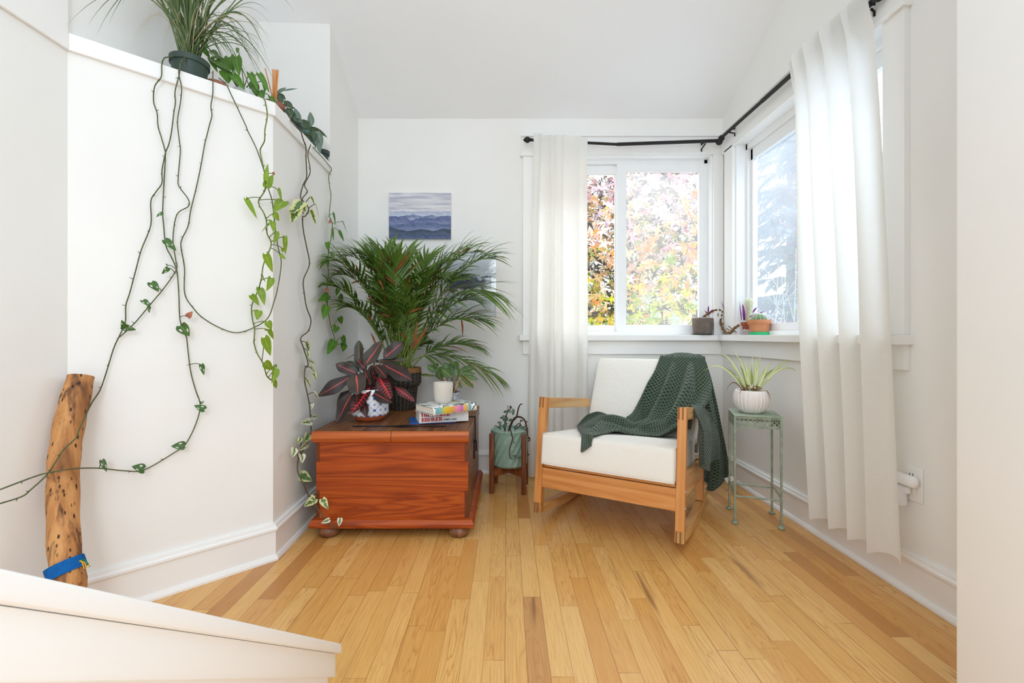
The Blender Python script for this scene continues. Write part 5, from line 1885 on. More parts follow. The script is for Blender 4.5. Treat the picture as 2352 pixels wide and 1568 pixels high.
t_ = NT('clear_acrylic')
_a = t_.n('BsdfTransparent'); _a.inputs[0].default_value = (.93, .95, .96, 1); _b = t_.n('BsdfGlossy'); _b.inputs['Roughness'].default_value = 0.05
_m = t_.n('MixShader'); _m.inputs[0].default_value = .02
t_.t.links.new(_a.outputs[0], _m.inputs[1]); t_.t.links.new(_b.outputs[0], _m.inputs[2])
ACRYL = t_.done(_m.outputs[0])
t_ = NT('grey_rock_photo_print')
_x, _y, _z = t_.sep(t_.gen())
_n1 = t_.noise(t_.scale(t_.gen(), (4, 1, 9)), 1.5, 5, .6, .6)
_band = t_.math('SUBTRACT', _z, t_.math('MULTIPLY', t_.math('SUBTRACT', _n1, .5), .5))
_c = t_.ramp(_band, [(0.0, lin((222, 222, 220))), (.36, lin((226, 226, 224))), (.40, lin((104, 92, 84))), (.50, lin((96, 100, 112))), (.62, lin((70, 74, 84))), (.66, lin((206, 208, 212))), (1, lin((222, 223, 226)))])
PRINT = t_.done(t_.bsdf(_c, .5, .3))
b0, b1 = at(1020, 727.5, 2.86), at(1139, 578, 2.86)
fr_ = thing('acrylic_frame', 'clear acrylic frame with a grey print, half hidden behind the palm', 'picture frame', ((b0.x + b1.x) / 2, 2.87, b0.z))
g = MB(); g.bb((b0.x, 2.861, b0.z), (b1.x, 2.866, b1.z)); g.bb((b0.x, 2.866, b0.z), (b0.x + .008, 2.879, b1.z)); g.bb((b1.x - .008, 2.866, b0.z), (b1.x, 2.879, b1.z))
g.bb((b0.x, 2.866, b0.z), (b1.x, 2.879, b0.z + .008)); g.bb((b0.x, 2.866, b1.z - .008), (b1.x, 2.879, b1.z))
g.build('acrylic_box', ACRYL, fr_, smooth=False)
m0, m1 = at(1045, 706, 2.868), at(1120, 600, 2.868)
g = MB(); g.bb((b0.x + .03, 2.8665, b0.z + .045), (b1.x - .03, 2.868, b1.z - .045)); g.build('print', PRINT, fr_, smooth=False)

# ------------------------------------------------------------------ wall outlet with two plug-in devices
PLATE = m_plain('white_plate_plastic', (240, 238, 234), .35, .4, var=.01)
PLUGW = m_plain('white_plug_plastic', (244, 243, 242), .3, .45, var=.01)
oy, oz_ = 1.525, .374
outlet = thing('wall_outlet', 'white two-socket outlet plate low on the right wall behind the curtain edge', 'outlet', (XR, oy, oz_))
g = MB(); g.rbox((XR - .003, oy, oz_), (.003, .036, .058), .0025, n=3, inner=2); pl_ = g.build('cover_plate', PLATE, outlet)
g = MB(); g.rbox((XR - .0075, oy, oz_ + .0), (.002, .017, .034), .0018, n=2, inner=2); g.build('socket_face', PLATE, outlet)
g = MB()
for dy, dz, hh in ((-.006, .03, .005), (.006, .03, .004)):
    g.bb((XR - .0102, oy + dy - .001, oz_ + dz - hh), (XR - .0093, oy + dy + .001, oz_ + dz + hh))
g.build('socket_slots', BLKI, outlet, smooth=False)
nl_ = thing('plug_in_device', 'rounded white plug-in device in the upper socket on the right wall', 'plug', (XR - .011, oy, oz_ + .02))
g = MB(); g.rbox((XR - .0265, oy + .004, oz_ + .012), (.0160, .043, .0195), .0155, n=5, inner=4); g.build('rounded_body', PLUGW, nl_)
pg_ = thing('plug_adapter', 'white boxy plug with a thin hanging handle in the lower socket on the right wall', 'plug', (XR - .011, oy, oz_ - .04))
g = MB(); g.rbox((XR - .030, oy + .026, oz_ - .045), (.0195, .0155, .036), .006, n=3, inner=3); g.build('plug_body', PLUGW, pg_)
g = MB(); g.rbox((XR - .018, oy + .006, oz_ - .024), (.0075, .010, .012), .006, n=3, inner=2); g.build('plug_knob', PLUGW, pg_)
g = MB(); g.rbox((XR - .050, oy + .012, oz_ - .087), (.0045, .0065, .031), .0042, n=3, inner=3); g.build('thin_handle', PLUGW, pg_)

# ------------------------------------------------------------------ weathered cactus-wood log with a yarn band
def m_log():
    t = NT('bleached_cactus_wood')
    x, y, z = t.sep(t.obj())
    n1 = t.noise(t.scale(t.obj(), (22, 22, 5)), 1.0, 4, .55, .5)
    c = t.ramp(n1, [(0.32, lin((112, 74, 48))), (0.45, lin((178, 122, 72))), (0.6, lin((205, 150, 94))), (0.75, lin((214, 164, 110)))])
    v = t.n('TexVoronoi'); t.put(v.inputs['Vector'], t.scale(t.obj(), (90, 90, 34))); v.inputs['Scale'].default_value = 1.0
    sp = t.math('MULTIPLY', t.ramp(v.outputs['Distance'], [(0.16, 1.0), (0.30, 0.0)]), t.ramp(t.noise(t.scale(t.obj(), (26, 26, 3.5)), 1.0, 2), [(0.40, 0.0), (0.50, 1.0)]))
    stk = t.ramp(t.noise(t.scale(t.obj(), (46, 46, 3.2)), 1.0, 3, .6, .3), [(0.54, 0.0), (0.66, 0.8)])
    c = t.mix(stk, c, lin((84, 54, 38)))
    c = t.mix(sp, c, lin((58, 36, 28)))
    h = t.math('SUBTRACT', n1, sp)
    return t.done(t.bsdf(c, .65, .25, 0, t.bump(h, .5, .006)))


LOGM = m_log()
lp = [(186, 864, 1.352), (176, 905, 1.335), (163, 955, 1.318), (154, 1005, 1.305), (147, 1060, 1.292), (145, 1120, 1.28), (145.5, 1200, 1.265), (149, 1270, 1.25), (158, 1335, 1.238)]
LP = [at(*q) for q in lp]
end = LP[-1] + (LP[-1] - LP[-2]).normalized() * 0.06
end2 = Vector((-1.178, 1.225, 0.002))
LPP = smooth_line(LP + [Vector((end2.x - .008, end2.y, .07)), end2], 5)
log_ = thing('driftwood_log', 'tall curved pitted log with a blue yarn band leaning in the left corner', 'log', end2)
n_ = len(LPP)
g = MB(); g.tube(LPP, [.031 + .004 * min(1, i / 8) - .001 * math.sin(i * .9) + (.002 if i > n_ - 12 else 0) for i in range(n_)], 28)
g.build('log_wood', LOGM, log_, auto=.9)
YARN_B = m_plain('blue_yarn', (26, 108, 184), .9, .2, var=.15, nscale=160, bump=.6)
YARN_Y = m_plain('yellow_yarn', (228, 172, 40), .9, .2, var=.1)
YARN_G = m_plain('green_yarn', (18, 118, 104), .9, .2, var=.1)
bcn = at(151.5, 1304, 1.2445); tdir = (LP[-1] - LP[-2]).normalized()
tilt = (tdir * -1 + Vector((-.22, 0, 0.0))).normalized()
e1 = tilt.orthogonal().normalized(); e2 = tilt.cross(e1)
g = MB()
for k in range(9):
    z = (k - 4) * .0036
    g.tube([bcn + tilt * z + e1 * (.0405 * math.cos(a)) + e2 * (.0405 * math.sin(a)) for a in [2 * PI * q / 30 for q in range(30)]], .0023, 6, closed=True)
band = g.build('yarn_band', YARN_B, log_)
g = MB(); pt = at(127, 1314, 1.208)
for k in range(4):
    g.tube([pt + Vector((.002 * k - .003, 0, -.005)), pt + Vector((.002 * k - .003, 0, .005))], .0013, 5)
g.build('yellow_stitch', YARN_Y, band)
ts = at(182, 1287, 1.225)
for mt, nm, ends in ((YARN_G, 'green_tassel', ((203, 1296), (206, 1301), (198, 1288))), (YARN_Y, 'yellow_tassel', ((193, 1306), (199, 1303), (190, 1298), (206, 1300)))):
    g = MB()
    for ex, ey in ends:
        e_ = at(ex, ey, 1.215)
        g.tube(bez(ts, ts.lerp(e_, .5) + Vector((.006, 0, .008)), e_, 6), .0014, 5)
    g.build(nm, mt, band)

# ------------------------------------------------------------------ plants on the high ledge and their hanging vines
def wallpt(px, py, o_=0.02):
    """the place just off the left-hand walls that is seen at a photo pixel"""
    a = (px - CX) / F
    c = []
    if px <= 160:
        c.append(( -1.319 + o_) / a)
    if px <= 640:
        c.append((2.684 - o_ * 1.414) / (1 - a))
    if px >= 600:
        # plane of the bump-out's right flank
        n = Vector((0.645, 0.029)).normalized()
        d = n.x * -0.912 + n.y * 1.772 + o_
        c.append(d / (n.x * a + n.y))
    if px >= 752:
        c = [(-0.945 + o_) / a]
    return at(px, py, min(c))


def zA(x, y): return 200 + x / 3.733, y / 3.733
def zB(x, y): return 250 + x / 3.1367, 300 + y / 3.1367
def z8(x, y): return x / 2.24, 480 + y / 2.24
def z7(x, y): return 540 + x / 2.8, 360 + y / 2.8
def z9(x, y): return 640 + x / 3.409, 780 + y / 3.409
def z2(x, y): return 460 + x / 5.6, 100 + y / 5.6


VINE_G = m_plain('olive_vine_stem', (84, 92, 58), .6, .3, var=.2, nscale=60)
VINE_D = m_plain('brown_vine_stem', (92, 84, 62), .7, .3, var=.25, nscale=60)
VINE_L = m_plain('green_vine_stem', (104, 122, 58), .55, .3, var=.2, nscale=60)
L_POTH = m_leaf('lime_pothos_leaf', (132, 164, 48), .18, mid=(168, 190, 90), midw=.03, rough=.35, trans=.35)
L_GREEN = m_leaf('green_pothos_leaf', (88, 134, 46), .2, mid=(126, 160, 80), midw=.03, rough=.35, trans=.3)
L_VARI = m_leaf('variegated_pothos_leaf', (84, 120, 58), .2, mid=(120, 146, 86), midw=.03, edge=(226, 226, 164), edgew=.42, rough=.35, trans=.25)
L_VARW = m_leaf('creamy_pothos_leaf', (100, 128, 70), .2, mid=(140, 160, 100), midw=.03, edge=(234, 234, 204), edgew=.22, rough=.35, trans=.25)
L_MON = m_leaf('swiss_cheese_leaf', (66, 104, 46), .25, mid=(110, 136, 70), midw=.03, rough=.3, trans=.2)
L_BRN = m_plain('withered_vine_leaf', (164, 104, 82), .8, .2, var=.25, nscale=50)
L_DARK = m_leaf('dark_hoya_leaf', (54, 78, 46), .2, mid=(90, 112, 74), midw=.04, rough=.3, trans=.1)
L_SILV = m_leaf('silvery_green_leaf', (104, 124, 108), .2, mid=(140, 156, 138), midw=.04, rough=.35, trans=.1)
DGPOT = m_plain('dark_green_nursery_pot', (54, 70, 62), .45, .4, var=.08, nscale=30)
TEALP = m_plain('teal_pot', (72, 120, 118), .45, .4, var=.06)
WHPOT = m_plain('white_glazed_pot', (232, 232, 230), .35, .5, var=.02)
REDPOT = m_plain('reddish_brown_pot', (150, 96, 78), .6, .3, var=.08)
BAMB = m_wood('orange_bamboo', (190, 106, 44), (214, 134, 62), (230, 160, 92), 'z', 2, .5)

OUT = Vector((1, -1, 0)).normalized()


def leafnormal(px, jitter=.5):
    b_ = OUT if px < 625 else Vector((.75, -.65, 0))
    return (b_ + Vector((R.uniform(-jitter, jitter), R.uniform(-jitter, jitter), R.uniform(0, jitter)))).normalized()


def vine(parent, pts, rad, mat, leaves=(), scale=1.0, zoom=None, off=None, nodes=True, lmats=None, holes=False, curl=.12, woff=1.0):
    """pts: photo pixels; leaves: (zoom pixels base, tip, width factor, material index)"""
    P = []
    for q in pts:
        o_ = q[2] if len(q) > 2 else 0.018
        P.append(wallpt(q[0], q[1], o_) if o_ < 1 else at(q[0], q[1], o_))
    P = smooth_line(P, 5)
    g = MB(); g.tube(P, rad, 7)
    if nodes:
        k = 3
        while k < len(P) - 2:
            d_ = Vector((R.uniform(-1, 1), R.uniform(-1, .2), R.uniform(-.6, .6))).normalized()
            if d_.dot(OUT) < -.1:
                d_ = d_ - OUT * 2 * d_.dot(OUT)
            g.tube([P[k], P[k] + d_ * R.uniform(.006, .012)], [rad * .8, rad * .35], 5)
            k += R.randrange(5, 9)
    gs = {}
    for lf in leaves:
        zf, bx, by, tx, ty, wf, mi = lf
        b0, t0 = zf(bx, by), zf(tx, ty)
        base = wallpt(b0[0], b0[1], .045) if woff == 1.0 else at(b0[0], b0[1], woff)
        far_ = math.hypot(b0[0] - t0[0], b0[1] - t0[1]) > 16
        tip = wallpt(t0[0], t0[1], .042 + R.uniform(0, .02) if far_ else .045) if woff == 1.0 else at(t0[0], t0[1], woff - R.uniform(.0, .02))
        L_ = min((tip - base).length, 1.15 * math.hypot(b0[0] - t0[0], b0[1] - t0[1]) * base.y / F)
        gs.setdefault(mi, MB()).leaf(base, tip, leafnormal(b0[0]), L_ * wf, 'heart', 0, 9, 6, .22 * R.uniform(.4, 1.4), curl * R.uniform(0, 1.5), holes=(holes and mi == 0))
        k = min(range(len(P)), key=lambda i: (P[i] - base).length)
        if (P[k] - base).length < .12:
            g.tube(bez(P[k], P[k].lerp(base, .6) + Vector((0, 0, .008)) + OUT * .006, base, 5), rad * .7, 5)
    stem = g.build('vine', mat, parent)
    names = {0: 'leaves', 1: 'withered_leaves', 2: 'creamy_leaves'}
    for mi, q in gs.items():
        q.build(names[mi], lmats[mi], stem)
    return stem


def pot(name, c, r0, r1, h, mat, parent, rim=.008, n=36):
    g = MB()
    g.lathe(c, [(r0 * .95, 0), (r0, .003), (r1 - .003, h - .022), (r1 + .002, h - .022), (r1 + .003, h - .002), (r1, h), (r1 - .006, h - .001), (r1 - .008, h - .03), (.001, h - .028)], n)
    return g.build(name, mat, parent, auto=.7)


LZ = LEDGE + .0006
# grassy plant in the dark green pot
gp = Vector((-1.170, 1.690, LZ))
gp = Vector(((436 - CX) / F * 1.685, 1.685, LZ))
grass = thing('ponytail_palm', 'grassy ponytail palm in a dark green plastic pot on the high ledge', 'potted plant', gp)
pot('nursery_pot', gp, .048, .061, .112, DGPOT, grass)
g = MB(); g.lathe(gp, [(.001, .102), (.054, .098)], 20); g.build('soil', SOIL, grass)
BLD = m_leaf('grass_blade', (70, 92, 44), .25, mid=(120, 138, 84), midw=.12, rough=.4, trans=.15)
BLD_D = m_plain('straw_blade', (190, 172, 140), .8, .2, var=.2, trans=.2)
g = MB(); gd = MB()


def clip_room(p):
    p.x = max(p.x, -1.305)
    if p.y > 2.40 and p.x < -.93:
        p.y = 2.40
    return p


def gblade(g, tip, lift, w, dy, n=14):
    a = gp + Vector((R.uniform(-.025, .025), R.uniform(-.025, .02), .10))
    e = at(tip[0], tip[1], gp.y + dy)
    m1 = a + Vector(((e.x - a.x) * .25, (e.y - a.y) * .3, lift * .7)); m2 = a.lerp(e, .7) + Vector((0, 0, lift * .6))
    g.blade([clip_room(p) for p in bez(a, m1, m2, n, e)], w * .72, 0, flat=Vector((R.uniform(-.3, .3), -1, R.uniform(-.4, .4))), fold=.4)


for tip, lift, w, dy in [((222, 80), .42, .010, -.27), ((250, 55), .40, .010, -.245), ((202, 58), .36, .009, -.285), ((150, 62), .34, .006, -.35), ((330, -60), .30, .012, -.06), ((360, -90), .25, .013, .0), ((390, -120), .2, .013, -.04), ((420, -140), .2, .014, .05), ((440, -160), .2, .012, .0),
                         ((470, -140), .2, .013, .05), ((500, -120), .2, .012, .0), ((520, -80), .25, .012, .1), ((560, -60), .28, .011, .15), ((600, 0), .32, .010, .2), ((676, 26), .40, .008, .25), ((618, 30), .30, .008, .2), ((616, 140), .46, .009, .25), ((600, 155), .42, .008, .15), ((585, 165), .38, .008, .1),
                         ((640, 210), .40, .008, .3), ((560, 170), .30, .008, .1), ((600, 190), .34, .007, .2), ((620, 215), .36, .007, .22), ((545, 160), .26, .008, .05), ((530, 140), .2, .009, .0), ((620, 100), .40, .007, .3), ((580, 130), .30, .008, .15), ((300, -40), .34, .011, -.13), ((280, 10), .36, .009, -.16)]:
    gblade(g, tip, lift, w, dy)
for i in range(64):
    gblade(g, (R.gauss(445, 72), R.uniform(-170, 30)), R.uniform(.15, .35), R.uniform(.007, .013), R.uniform(-.1, .2))
for i in range(26):
    gblade(g, (R.uniform(520, 630), R.uniform(60, 215)), R.uniform(.18, .38), R.uniform(.004, .007), R.uniform(.0, .25))
for i in range(16):
    gblade(gd, (R.uniform(285, 600), R.uniform(60, 130)), R.uniform(.22, .42), .0036, R.uniform(-.16, .05))
for i in range(7):
    gblade(gd, (R.uniform(470, 610), R.uniform(20, 120)), R.uniform(.12, .3), .003, R.uniform(-.05, .15))
g.build('foliage', BLD, grass); gd.build('dry_blades', BLD_D, grass)

# swiss cheese vine: pot just behind the edge, four bare vines trailing over the cap
mpos = Vector((-1.115, 1.735, LZ)); mpos = Vector(((497 - CX) / F * 1.765, 1.765, LZ))
mon = thing('swiss_cheese_vine', 'swiss cheese vine trailing long nearly bare stems down the left wall', 'potted plant', mpos)
pot('small_pot', mpos, .030, .038, .070, REDPOT, mon)
CAP = .028
V1 = [(*zA(*q), o_) for q, o_ in (((760, 480), -.12), ((690, 490), -.02), ((660, 500), CAP), ((640, 560), CAP), ((635, 660), CAP), ((580, 740), .022), ((570, 870), .018), ((600, 970), .02), ((608, 1080), .02), ((640, 1190), .02), ((672, 1310), .022))]
V1 += [zB(*q) for q in ((400, 195), (382, 290), (382, 378), (340, 440), (302, 510), (302, 680), (235, 855), (195, 1000), (150, 1170), (122, 1260), (118, 1380), (75, 1480))]
V1 += [(261, 800), (243, 858.5), (229, 897, .03), (209, 928, .05), (182, 986, 1.262), (174, 1006, 1.25), (146, 1033, 1.228), (125, 1065, 1.212), (107, 1091, 1.195), (71, 1124, 1.16), (50, 1140, 1.14), (0, 1156, 1.10)]
vine(mon, V1, .0019, VINE_G, [(z8, 410, 1140, 400, 1172, 1.1, 1)], lmats=[L_MON, L_BRN], holes=True)
V2 = [(*zA(*q), o_) for q, o_ in (((880, 470), -.12), ((820, 510), -.03), ((797, 560), CAP), ((790, 640), CAP), ((755, 780), .022), ((757, 880), .018), ((745, 960), .02), ((722, 1140), .02), ((700, 1240), .02), ((672, 1310), .024))]
V2 += [zB(*q) for q in ((407, 200), (400, 330), (388, 575), (395, 680), (410, 825), (450, 910), (488, 1000), (500, 1110), (505, 1200), (515, 1375), (560, 1490))]
V2 += [(429, 779), (437.5, 850.5), (449, 895), (460, 931), (449, 975.5), (426, 1020), (402, 1038), (333, 1078), (290, 1081, .03), (228, 1075, .05), (170, 1076, 1.235), (114, 1085, 1.198), (80, 1094, 1.17), (0, 1124, 1.10)]
vine(mon, V2, .0019, VINE_G, [(z8, 850, 160, 908, 215, .62, 0), (z8, 930, 600, 975, 655, .85, 0), (z8, 940, 590, 965, 600, 1.0, 1), (z8, 965, 555, 990, 525, .8, 1), (z8, 1035, 800, 1050, 855, .5, 0), (z8, 1052, 1030, 1000, 1008, .7, 0), (z8, 1035, 1000, 1050, 985, .6, 0),
                              (z8, 948, 1215, 880, 1220, .8, 0), (z8, 740, 1338, 682, 1322, .85, 0), (z8, 525, 1292, 548, 1352, .4, 0), (z8, 835, 20, 803, 38, .5, 0)], lmats=[L_MON, L_BRN], holes=True)
V3 = [(*zA(*q), o_) for q, o_ in (((900, 500), -.12), ((820, 530), -.03), ((792, 580), CAP), ((787, 640), CAP), ((810, 750), .022), ((800, 880), .018), ((775, 1040), .02), ((790, 1200), .02))]
V3 += [zB(*q) for q in ((515, 150), (500, 330), (505, 400), (570, 490), (572, 545), (490, 605), (462, 780), (480, 920), (486, 1000), (400, 1130), (300, 1250), (200, 1370), (130, 1440), (60, 1500))]
vine(mon, V3, .0018, VINE_G, [(z8, 865, 303, 832, 335, .6, 0), (z8, 862, 290, 852, 280, .8, 0), (z8, 778, 378, 818, 424, .8, 0), (z8, 735, 470, 770, 500, .8, 0), (z8, 765, 500, 768, 535, .5, 0), (z8, 630, 605, 702, 622, .6, 0), (z8, 640, 610, 628, 572, .6, 0)], lmats=[L_MON, L_BRN], holes=True)
V4 = [(*zA(*q), o_) for q, o_ in (((1080, 610), -.03), ((1078, 660), CAP), ((1078, 800), CAP), ((1062, 910), .02), ((1070, 990), .02), ((1050, 1070), .02), ((1020, 1190), .02))]
V4 += [zB(*q) for q in ((690, 100), (660, 270), (630, 410), (590, 575), (570, 690), (527, 780), (520, 840), (545, 990), (547, 1175), (610, 1280), (680, 1350), (800, 1420), (920, 1455), (1040, 1420), (1145, 1350), (1190, 1230), (1215, 1140), (1242, 950), (1215, 820), (1190, 620), (1175, 500), (1150, 420), (1130, 330), (1068, 140), (1000, 0))]
V4 += [(*zA(*q), o_) for q, o_ in (((1360, 1075), .02), ((1240, 820), .024), ((1190, 720), CAP), ((1130, 670), -.04))]
vine(mon, V4, .0019, VINE_G)

# golden pothos in a white pot
gpos = Vector(((565 - CX) / F * 1.86, 1.86, LZ))
gold = thing('golden_pothos', 'lime green pothos in a white pot, its leafy vine hanging at the wall corner', 'potted plant', gpos)
pot('white_pot', gpos, .040, .050, .085, WHPOT, gold)
V6 = [(*zA(*q), o_) for q, o_ in (((1480, 820), -.06), ((1520, 850), -.01), ((1530, 885), CAP), ((1545, 990), CAP), ((1525, 1110), .02), ((1520, 1210), .02), ((1485, 1285), .02), ((1500, 1380), .02), ((1525, 1500), .02))]
V6 += [(*zB(*q), .026) for q in ((1125, 330), (1135, 400), (1110, 455), (1080, 500), (1085, 540), (1115, 590), (1135, 650), (1140, 740), (1170, 820), (1115, 960), (1100, 1060), (1075, 1150), (1030, 1260), (1035, 1360), (1050, 1430), (1045, 1520))]
V6 += [(*z7(*q), .026) for q in ((120, 1190), (140, 1260), (180, 1330), (205, 1410), (240, 1440))]
LV6 = [(195, 150, 212, 40, .25, 0), (200, 192, 246, 112, .5, 0), (275, 212, 312, 292, .5, 0), (312, 285, 250, 340, .8, 0), (70, 272, 146, 396, .3, 0), (250, 365, 288, 415, .7, 0), (218, 440, 158, 487, .6, 0), (238, 415, 250, 478, .6, 0), (266, 480, 248, 562, .5, 0), (320, 515, 326, 630, .28, 0),
       (302, 588, 312, 618, .6, 0), (290, 630, 328, 660, .6, 0), (198, 628, 242, 745, .4, 0), (180, 782, 205, 812, .4, 0), (232, 780, 212, 862, .6, 0), (160, 848, 190, 950, .42, 0), (104, 892, 160, 952, .7, 0), (152, 990, 142, 1048, .8, 0), (208, 1060, 236, 1112, .8, 0), (190, 1112, 215, 1115, .6, 0), (218, 1112, 252, 1178, .35, 0), (188, 1165, 238, 1282, .5, 0), (192, 1325, 246, 1372, .7, 0), (262, 1362, 246, 1452, .6, 0), (250, 1448, 276, 1488, .8, 0), (262, 1335, 266, 1362, .5, 0)]
vine(gold, V6, .0023, VINE_L, [(z7, *q) for q in LV6] + [(z7, 244, 112, 255, 94, .8, 1)], lmats=[L_POTH, L_BRN])
g = MB(); st = MB()
for bx, by, tx, ty, w, dy in [(130, 190, 250, 180, 110, 0), (210, 210, 385, 340, 170, -.02), (370, 180, 420, 360, 110, .02), (460, 170, 500, 405, 120, 0), (330, 370, 360, 505, 150, -.03), (420, 410, 570, 580, 110, -.04), (640, 385, 745, 600, 85, -.02), (760, 390, 890, 620, 80, -.01), (690, 520, 730, 680, 110, .02),
                              (760, 610, 810, 710, 110, -.0), (700, 560, 720, 640, 80, 0), (830, 500, 830, 620, 60, .03), (150, 90, 250, 180, 80, .03), (20, 50, 130, 190, 80, .03), (130, 190, 220, 360, 70, -.02), (240, 280, 390, 390, 90, .0), (905, 690, 1015, 860, 60, .02), (480, 60, 470, 120, 40, .04), (10, -20, 110, 60, 90, .02)]:
    a, b = at(*z2(bx, by), 1.83 + dy), at(*z2(tx, ty), 1.80 + dy)
    for q in (a, b):
        q.x = max(q.x, -1.29)
    g.leaf(a, b, Vector((.5, -1, R.uniform(.1, .5))), w / 5.6 / 575 * 1.05, 'heart', 0, 9, 6, .2, .06)
    st.tube(bez(gpos + Vector((R.uniform(-.03, .03), R.uniform(-.03, .02), .075)), a.lerp(gpos, .3) + Vector((0, 0, .06)), a, 7), .0018, 5)
g.build('leaves', L_GREEN, gold); st.build('petioles', VINE_L, gold)

# terracotta pot with bamboo sticks, at the ledge corner
bpos = Vector((-0.990, 1.925, LZ))
bamb = thing('staked_houseplant', 'dark leafed plant in a reddish pot with orange bamboo sticks at the ledge corner', 'potted plant', bpos)
pot('reddish_pot', bpos, .034, .043, .074, REDPOT, bamb)
g = MB(); g.lathe(bpos, [(.001, .058), (.034, .056)], 20); g.build('soil', SOIL, bamb)
for x0, y0, x1, y1, dy in ((930, 330, 935, 740, 0), (950, 335, 950, 740, .008), (972, 335, 962, 740, -.004), (990, 340, 970, 730, .004), (1003, 342, 975, 720, -.008), (835, 320, 930, 700, .0)):
    a, b = at(*z2(x0, y0), bpos.y + dy), at(*z2(x1, y1), bpos.y + dy)
    if b.z > LZ + .05:
        b = a + (b - a) * ((a.z - LZ - .05) / (a.z - b.z))
    g = MB(); g.tube([a, b], .0024, 7); g.build('bamboo_stick', BAMB, bamb, auto=.6)
g = MB(); g2 = MB(); st = MB()
for bx, by, tx, ty, w, dy, m_ in [(985, 640, 1105, 560, 50, 0, 1), (1060, 610, 1250, 570, 35, .04, 1), (1080, 735, 1195, 840, 90, .02, 0), (1120, 830, 1180, 950, 110, .02, 0), (990, 650, 1060, 770, 90, .0, 0), (1010, 640, 1100, 720, 60, .04, 0), (1150, 860, 1240, 1010, 80, .03, 0), (1220, 840, 1260, 960, 60, .06, 1), (1250, 870, 1300, 990, 40, .08, 1), (1200, 960, 1320, 1010, 60, .08, 1)]:
    a, b = at(*z2(bx, by), bpos.y + dy), at(*z2(tx, ty), bpos.y + dy)
    (g2 if m_ else g).leaf(a, b, Vector((.4, -1, R.uniform(.1, .5))), w / 5.6 / 545, 'lance', 0, 8, 4, .2, .06)
    st.tube(bez(bpos + Vector((0, 0, .06)), a.lerp(bpos, .4) + Vector((0, 0, .06)), a, 6), .0018, 5)
g.build('leaves', L_DARK, bamb); g2.build('silvery_leaves', L_SILV, bamb); st.build('stems', VINE_D, bamb)

# hoya-like plant in the teal pot, and the variegated pothos whose vine reaches the floor
hpos = Vector((-1.012, 2.235, LZ)); hpos = Vector(((706 - CX) / F * 2.235, 2.235, LZ))
hoya = thing('hoya', 'dark fleshy leafed hoya in a teal pot at the far end of the ledge', 'potted plant', hpos)
pot('teal_pot', hpos, .036, .046, .085, TEALP, hoya)
g = MB(); g2 = MB(); st = MB()
for bx, by, tx, ty, w, dy, m_ in [(1430, 1060, 1415, 870, 75, .04, 1), (1430, 1070, 1632, 1188, 60, .02, 0), (1425, 1090, 1520, 1120, 60, .0, 0), (1480, 1150, 1490, 1300, 55, -.04, 1), (1520, 1120, 1565, 1325, 70, -.02, 1), (1510, 1240, 1545, 1415, 55, -.03, 1), (1440, 1120, 1500, 1240, 70, -.03, 1), (1270, 980, 1400, 1130, 150, -.03, 0), (1310, 1100, 1440, 1180, 90, -.04, 0),
                                  (1300, 1130, 1420, 1250, 80, -.05, 0), (1240, 960, 1330, 1110, 90, .0, 0), (1450, 1120, 1470, 1250, 70, -.05, 0), (1440, 1270, 1470, 1350, 60, -.06, 0), (1380, 1060, 1450, 1150, 80, 0, 0)]:
    a, b = at(*z2(bx, by), hpos.y + dy), at(*z2(tx, ty), hpos.y + dy - .01)
    (g2 if m_ else g).leaf(a, b, Vector((.4, -1, R.uniform(.1, .5))), w / 5.6 / 467 * 1.1, 'lance', 0, 8, 4, .2, .1)
    st.tube(bez(hpos + Vector((R.uniform(-.02, .02), 0, .07)), a.lerp(hpos, .4) + Vector((0, 0, .05)), a, 6), .0018, 5)
g.build('leaves', L_DARK, hoya); g2.build('silvery_leaves', L_SILV, hoya); st.build('stems', VINE_D, hoya)

vpos = Vector(((672 - CX) / F * 2.06, 2.06, LZ))
vari = thing('variegated_pothos', 'cream and green variegated pothos whose brown vine hangs down to the chest', 'potted plant', vpos)
pot('small_pot', vpos, .030, .038, .062, DGPOT, vari)
V7 = [(*z2(*q), o_) for q, o_ in (((1060, 815), -.05), ((1120, 900), -.02), ((1180, 1010), .02), ((1290, 1130), .03), ((1310, 1190), CAP), ((1330, 1250), CAP))]
V7 += [(*zB(*q), .022) for q in ((1420, 120), (1420, 200), (1425, 330), (1400, 390), (1380, 470), (1395, 500), (1440, 560), (1415, 615), (1395, 625))]
V7 += [(*z7(*q), .022) for q in ((440, 480), (460, 580), (478, 690), (440, 790), (445, 880), (460, 970), (488, 1050), (470, 1120), (422, 1165), (440, 1230), (470, 1330), (450, 1360))]
V7 += [(*z9(*q), .028) for q in ((205, 330), (240, 500), (250, 650), (250, 740), (200, 850), (155, 930), (150, 1030))]
V7 += [(*z9(190, 1120), .06), (*z9(240, 1230), 1.975), (*z9(320, 1340), 1.925), (*z9(370, 1420), 1.915), (*z9(430, 1470), 1.915), (*z9(462, 1470), 1.915)]
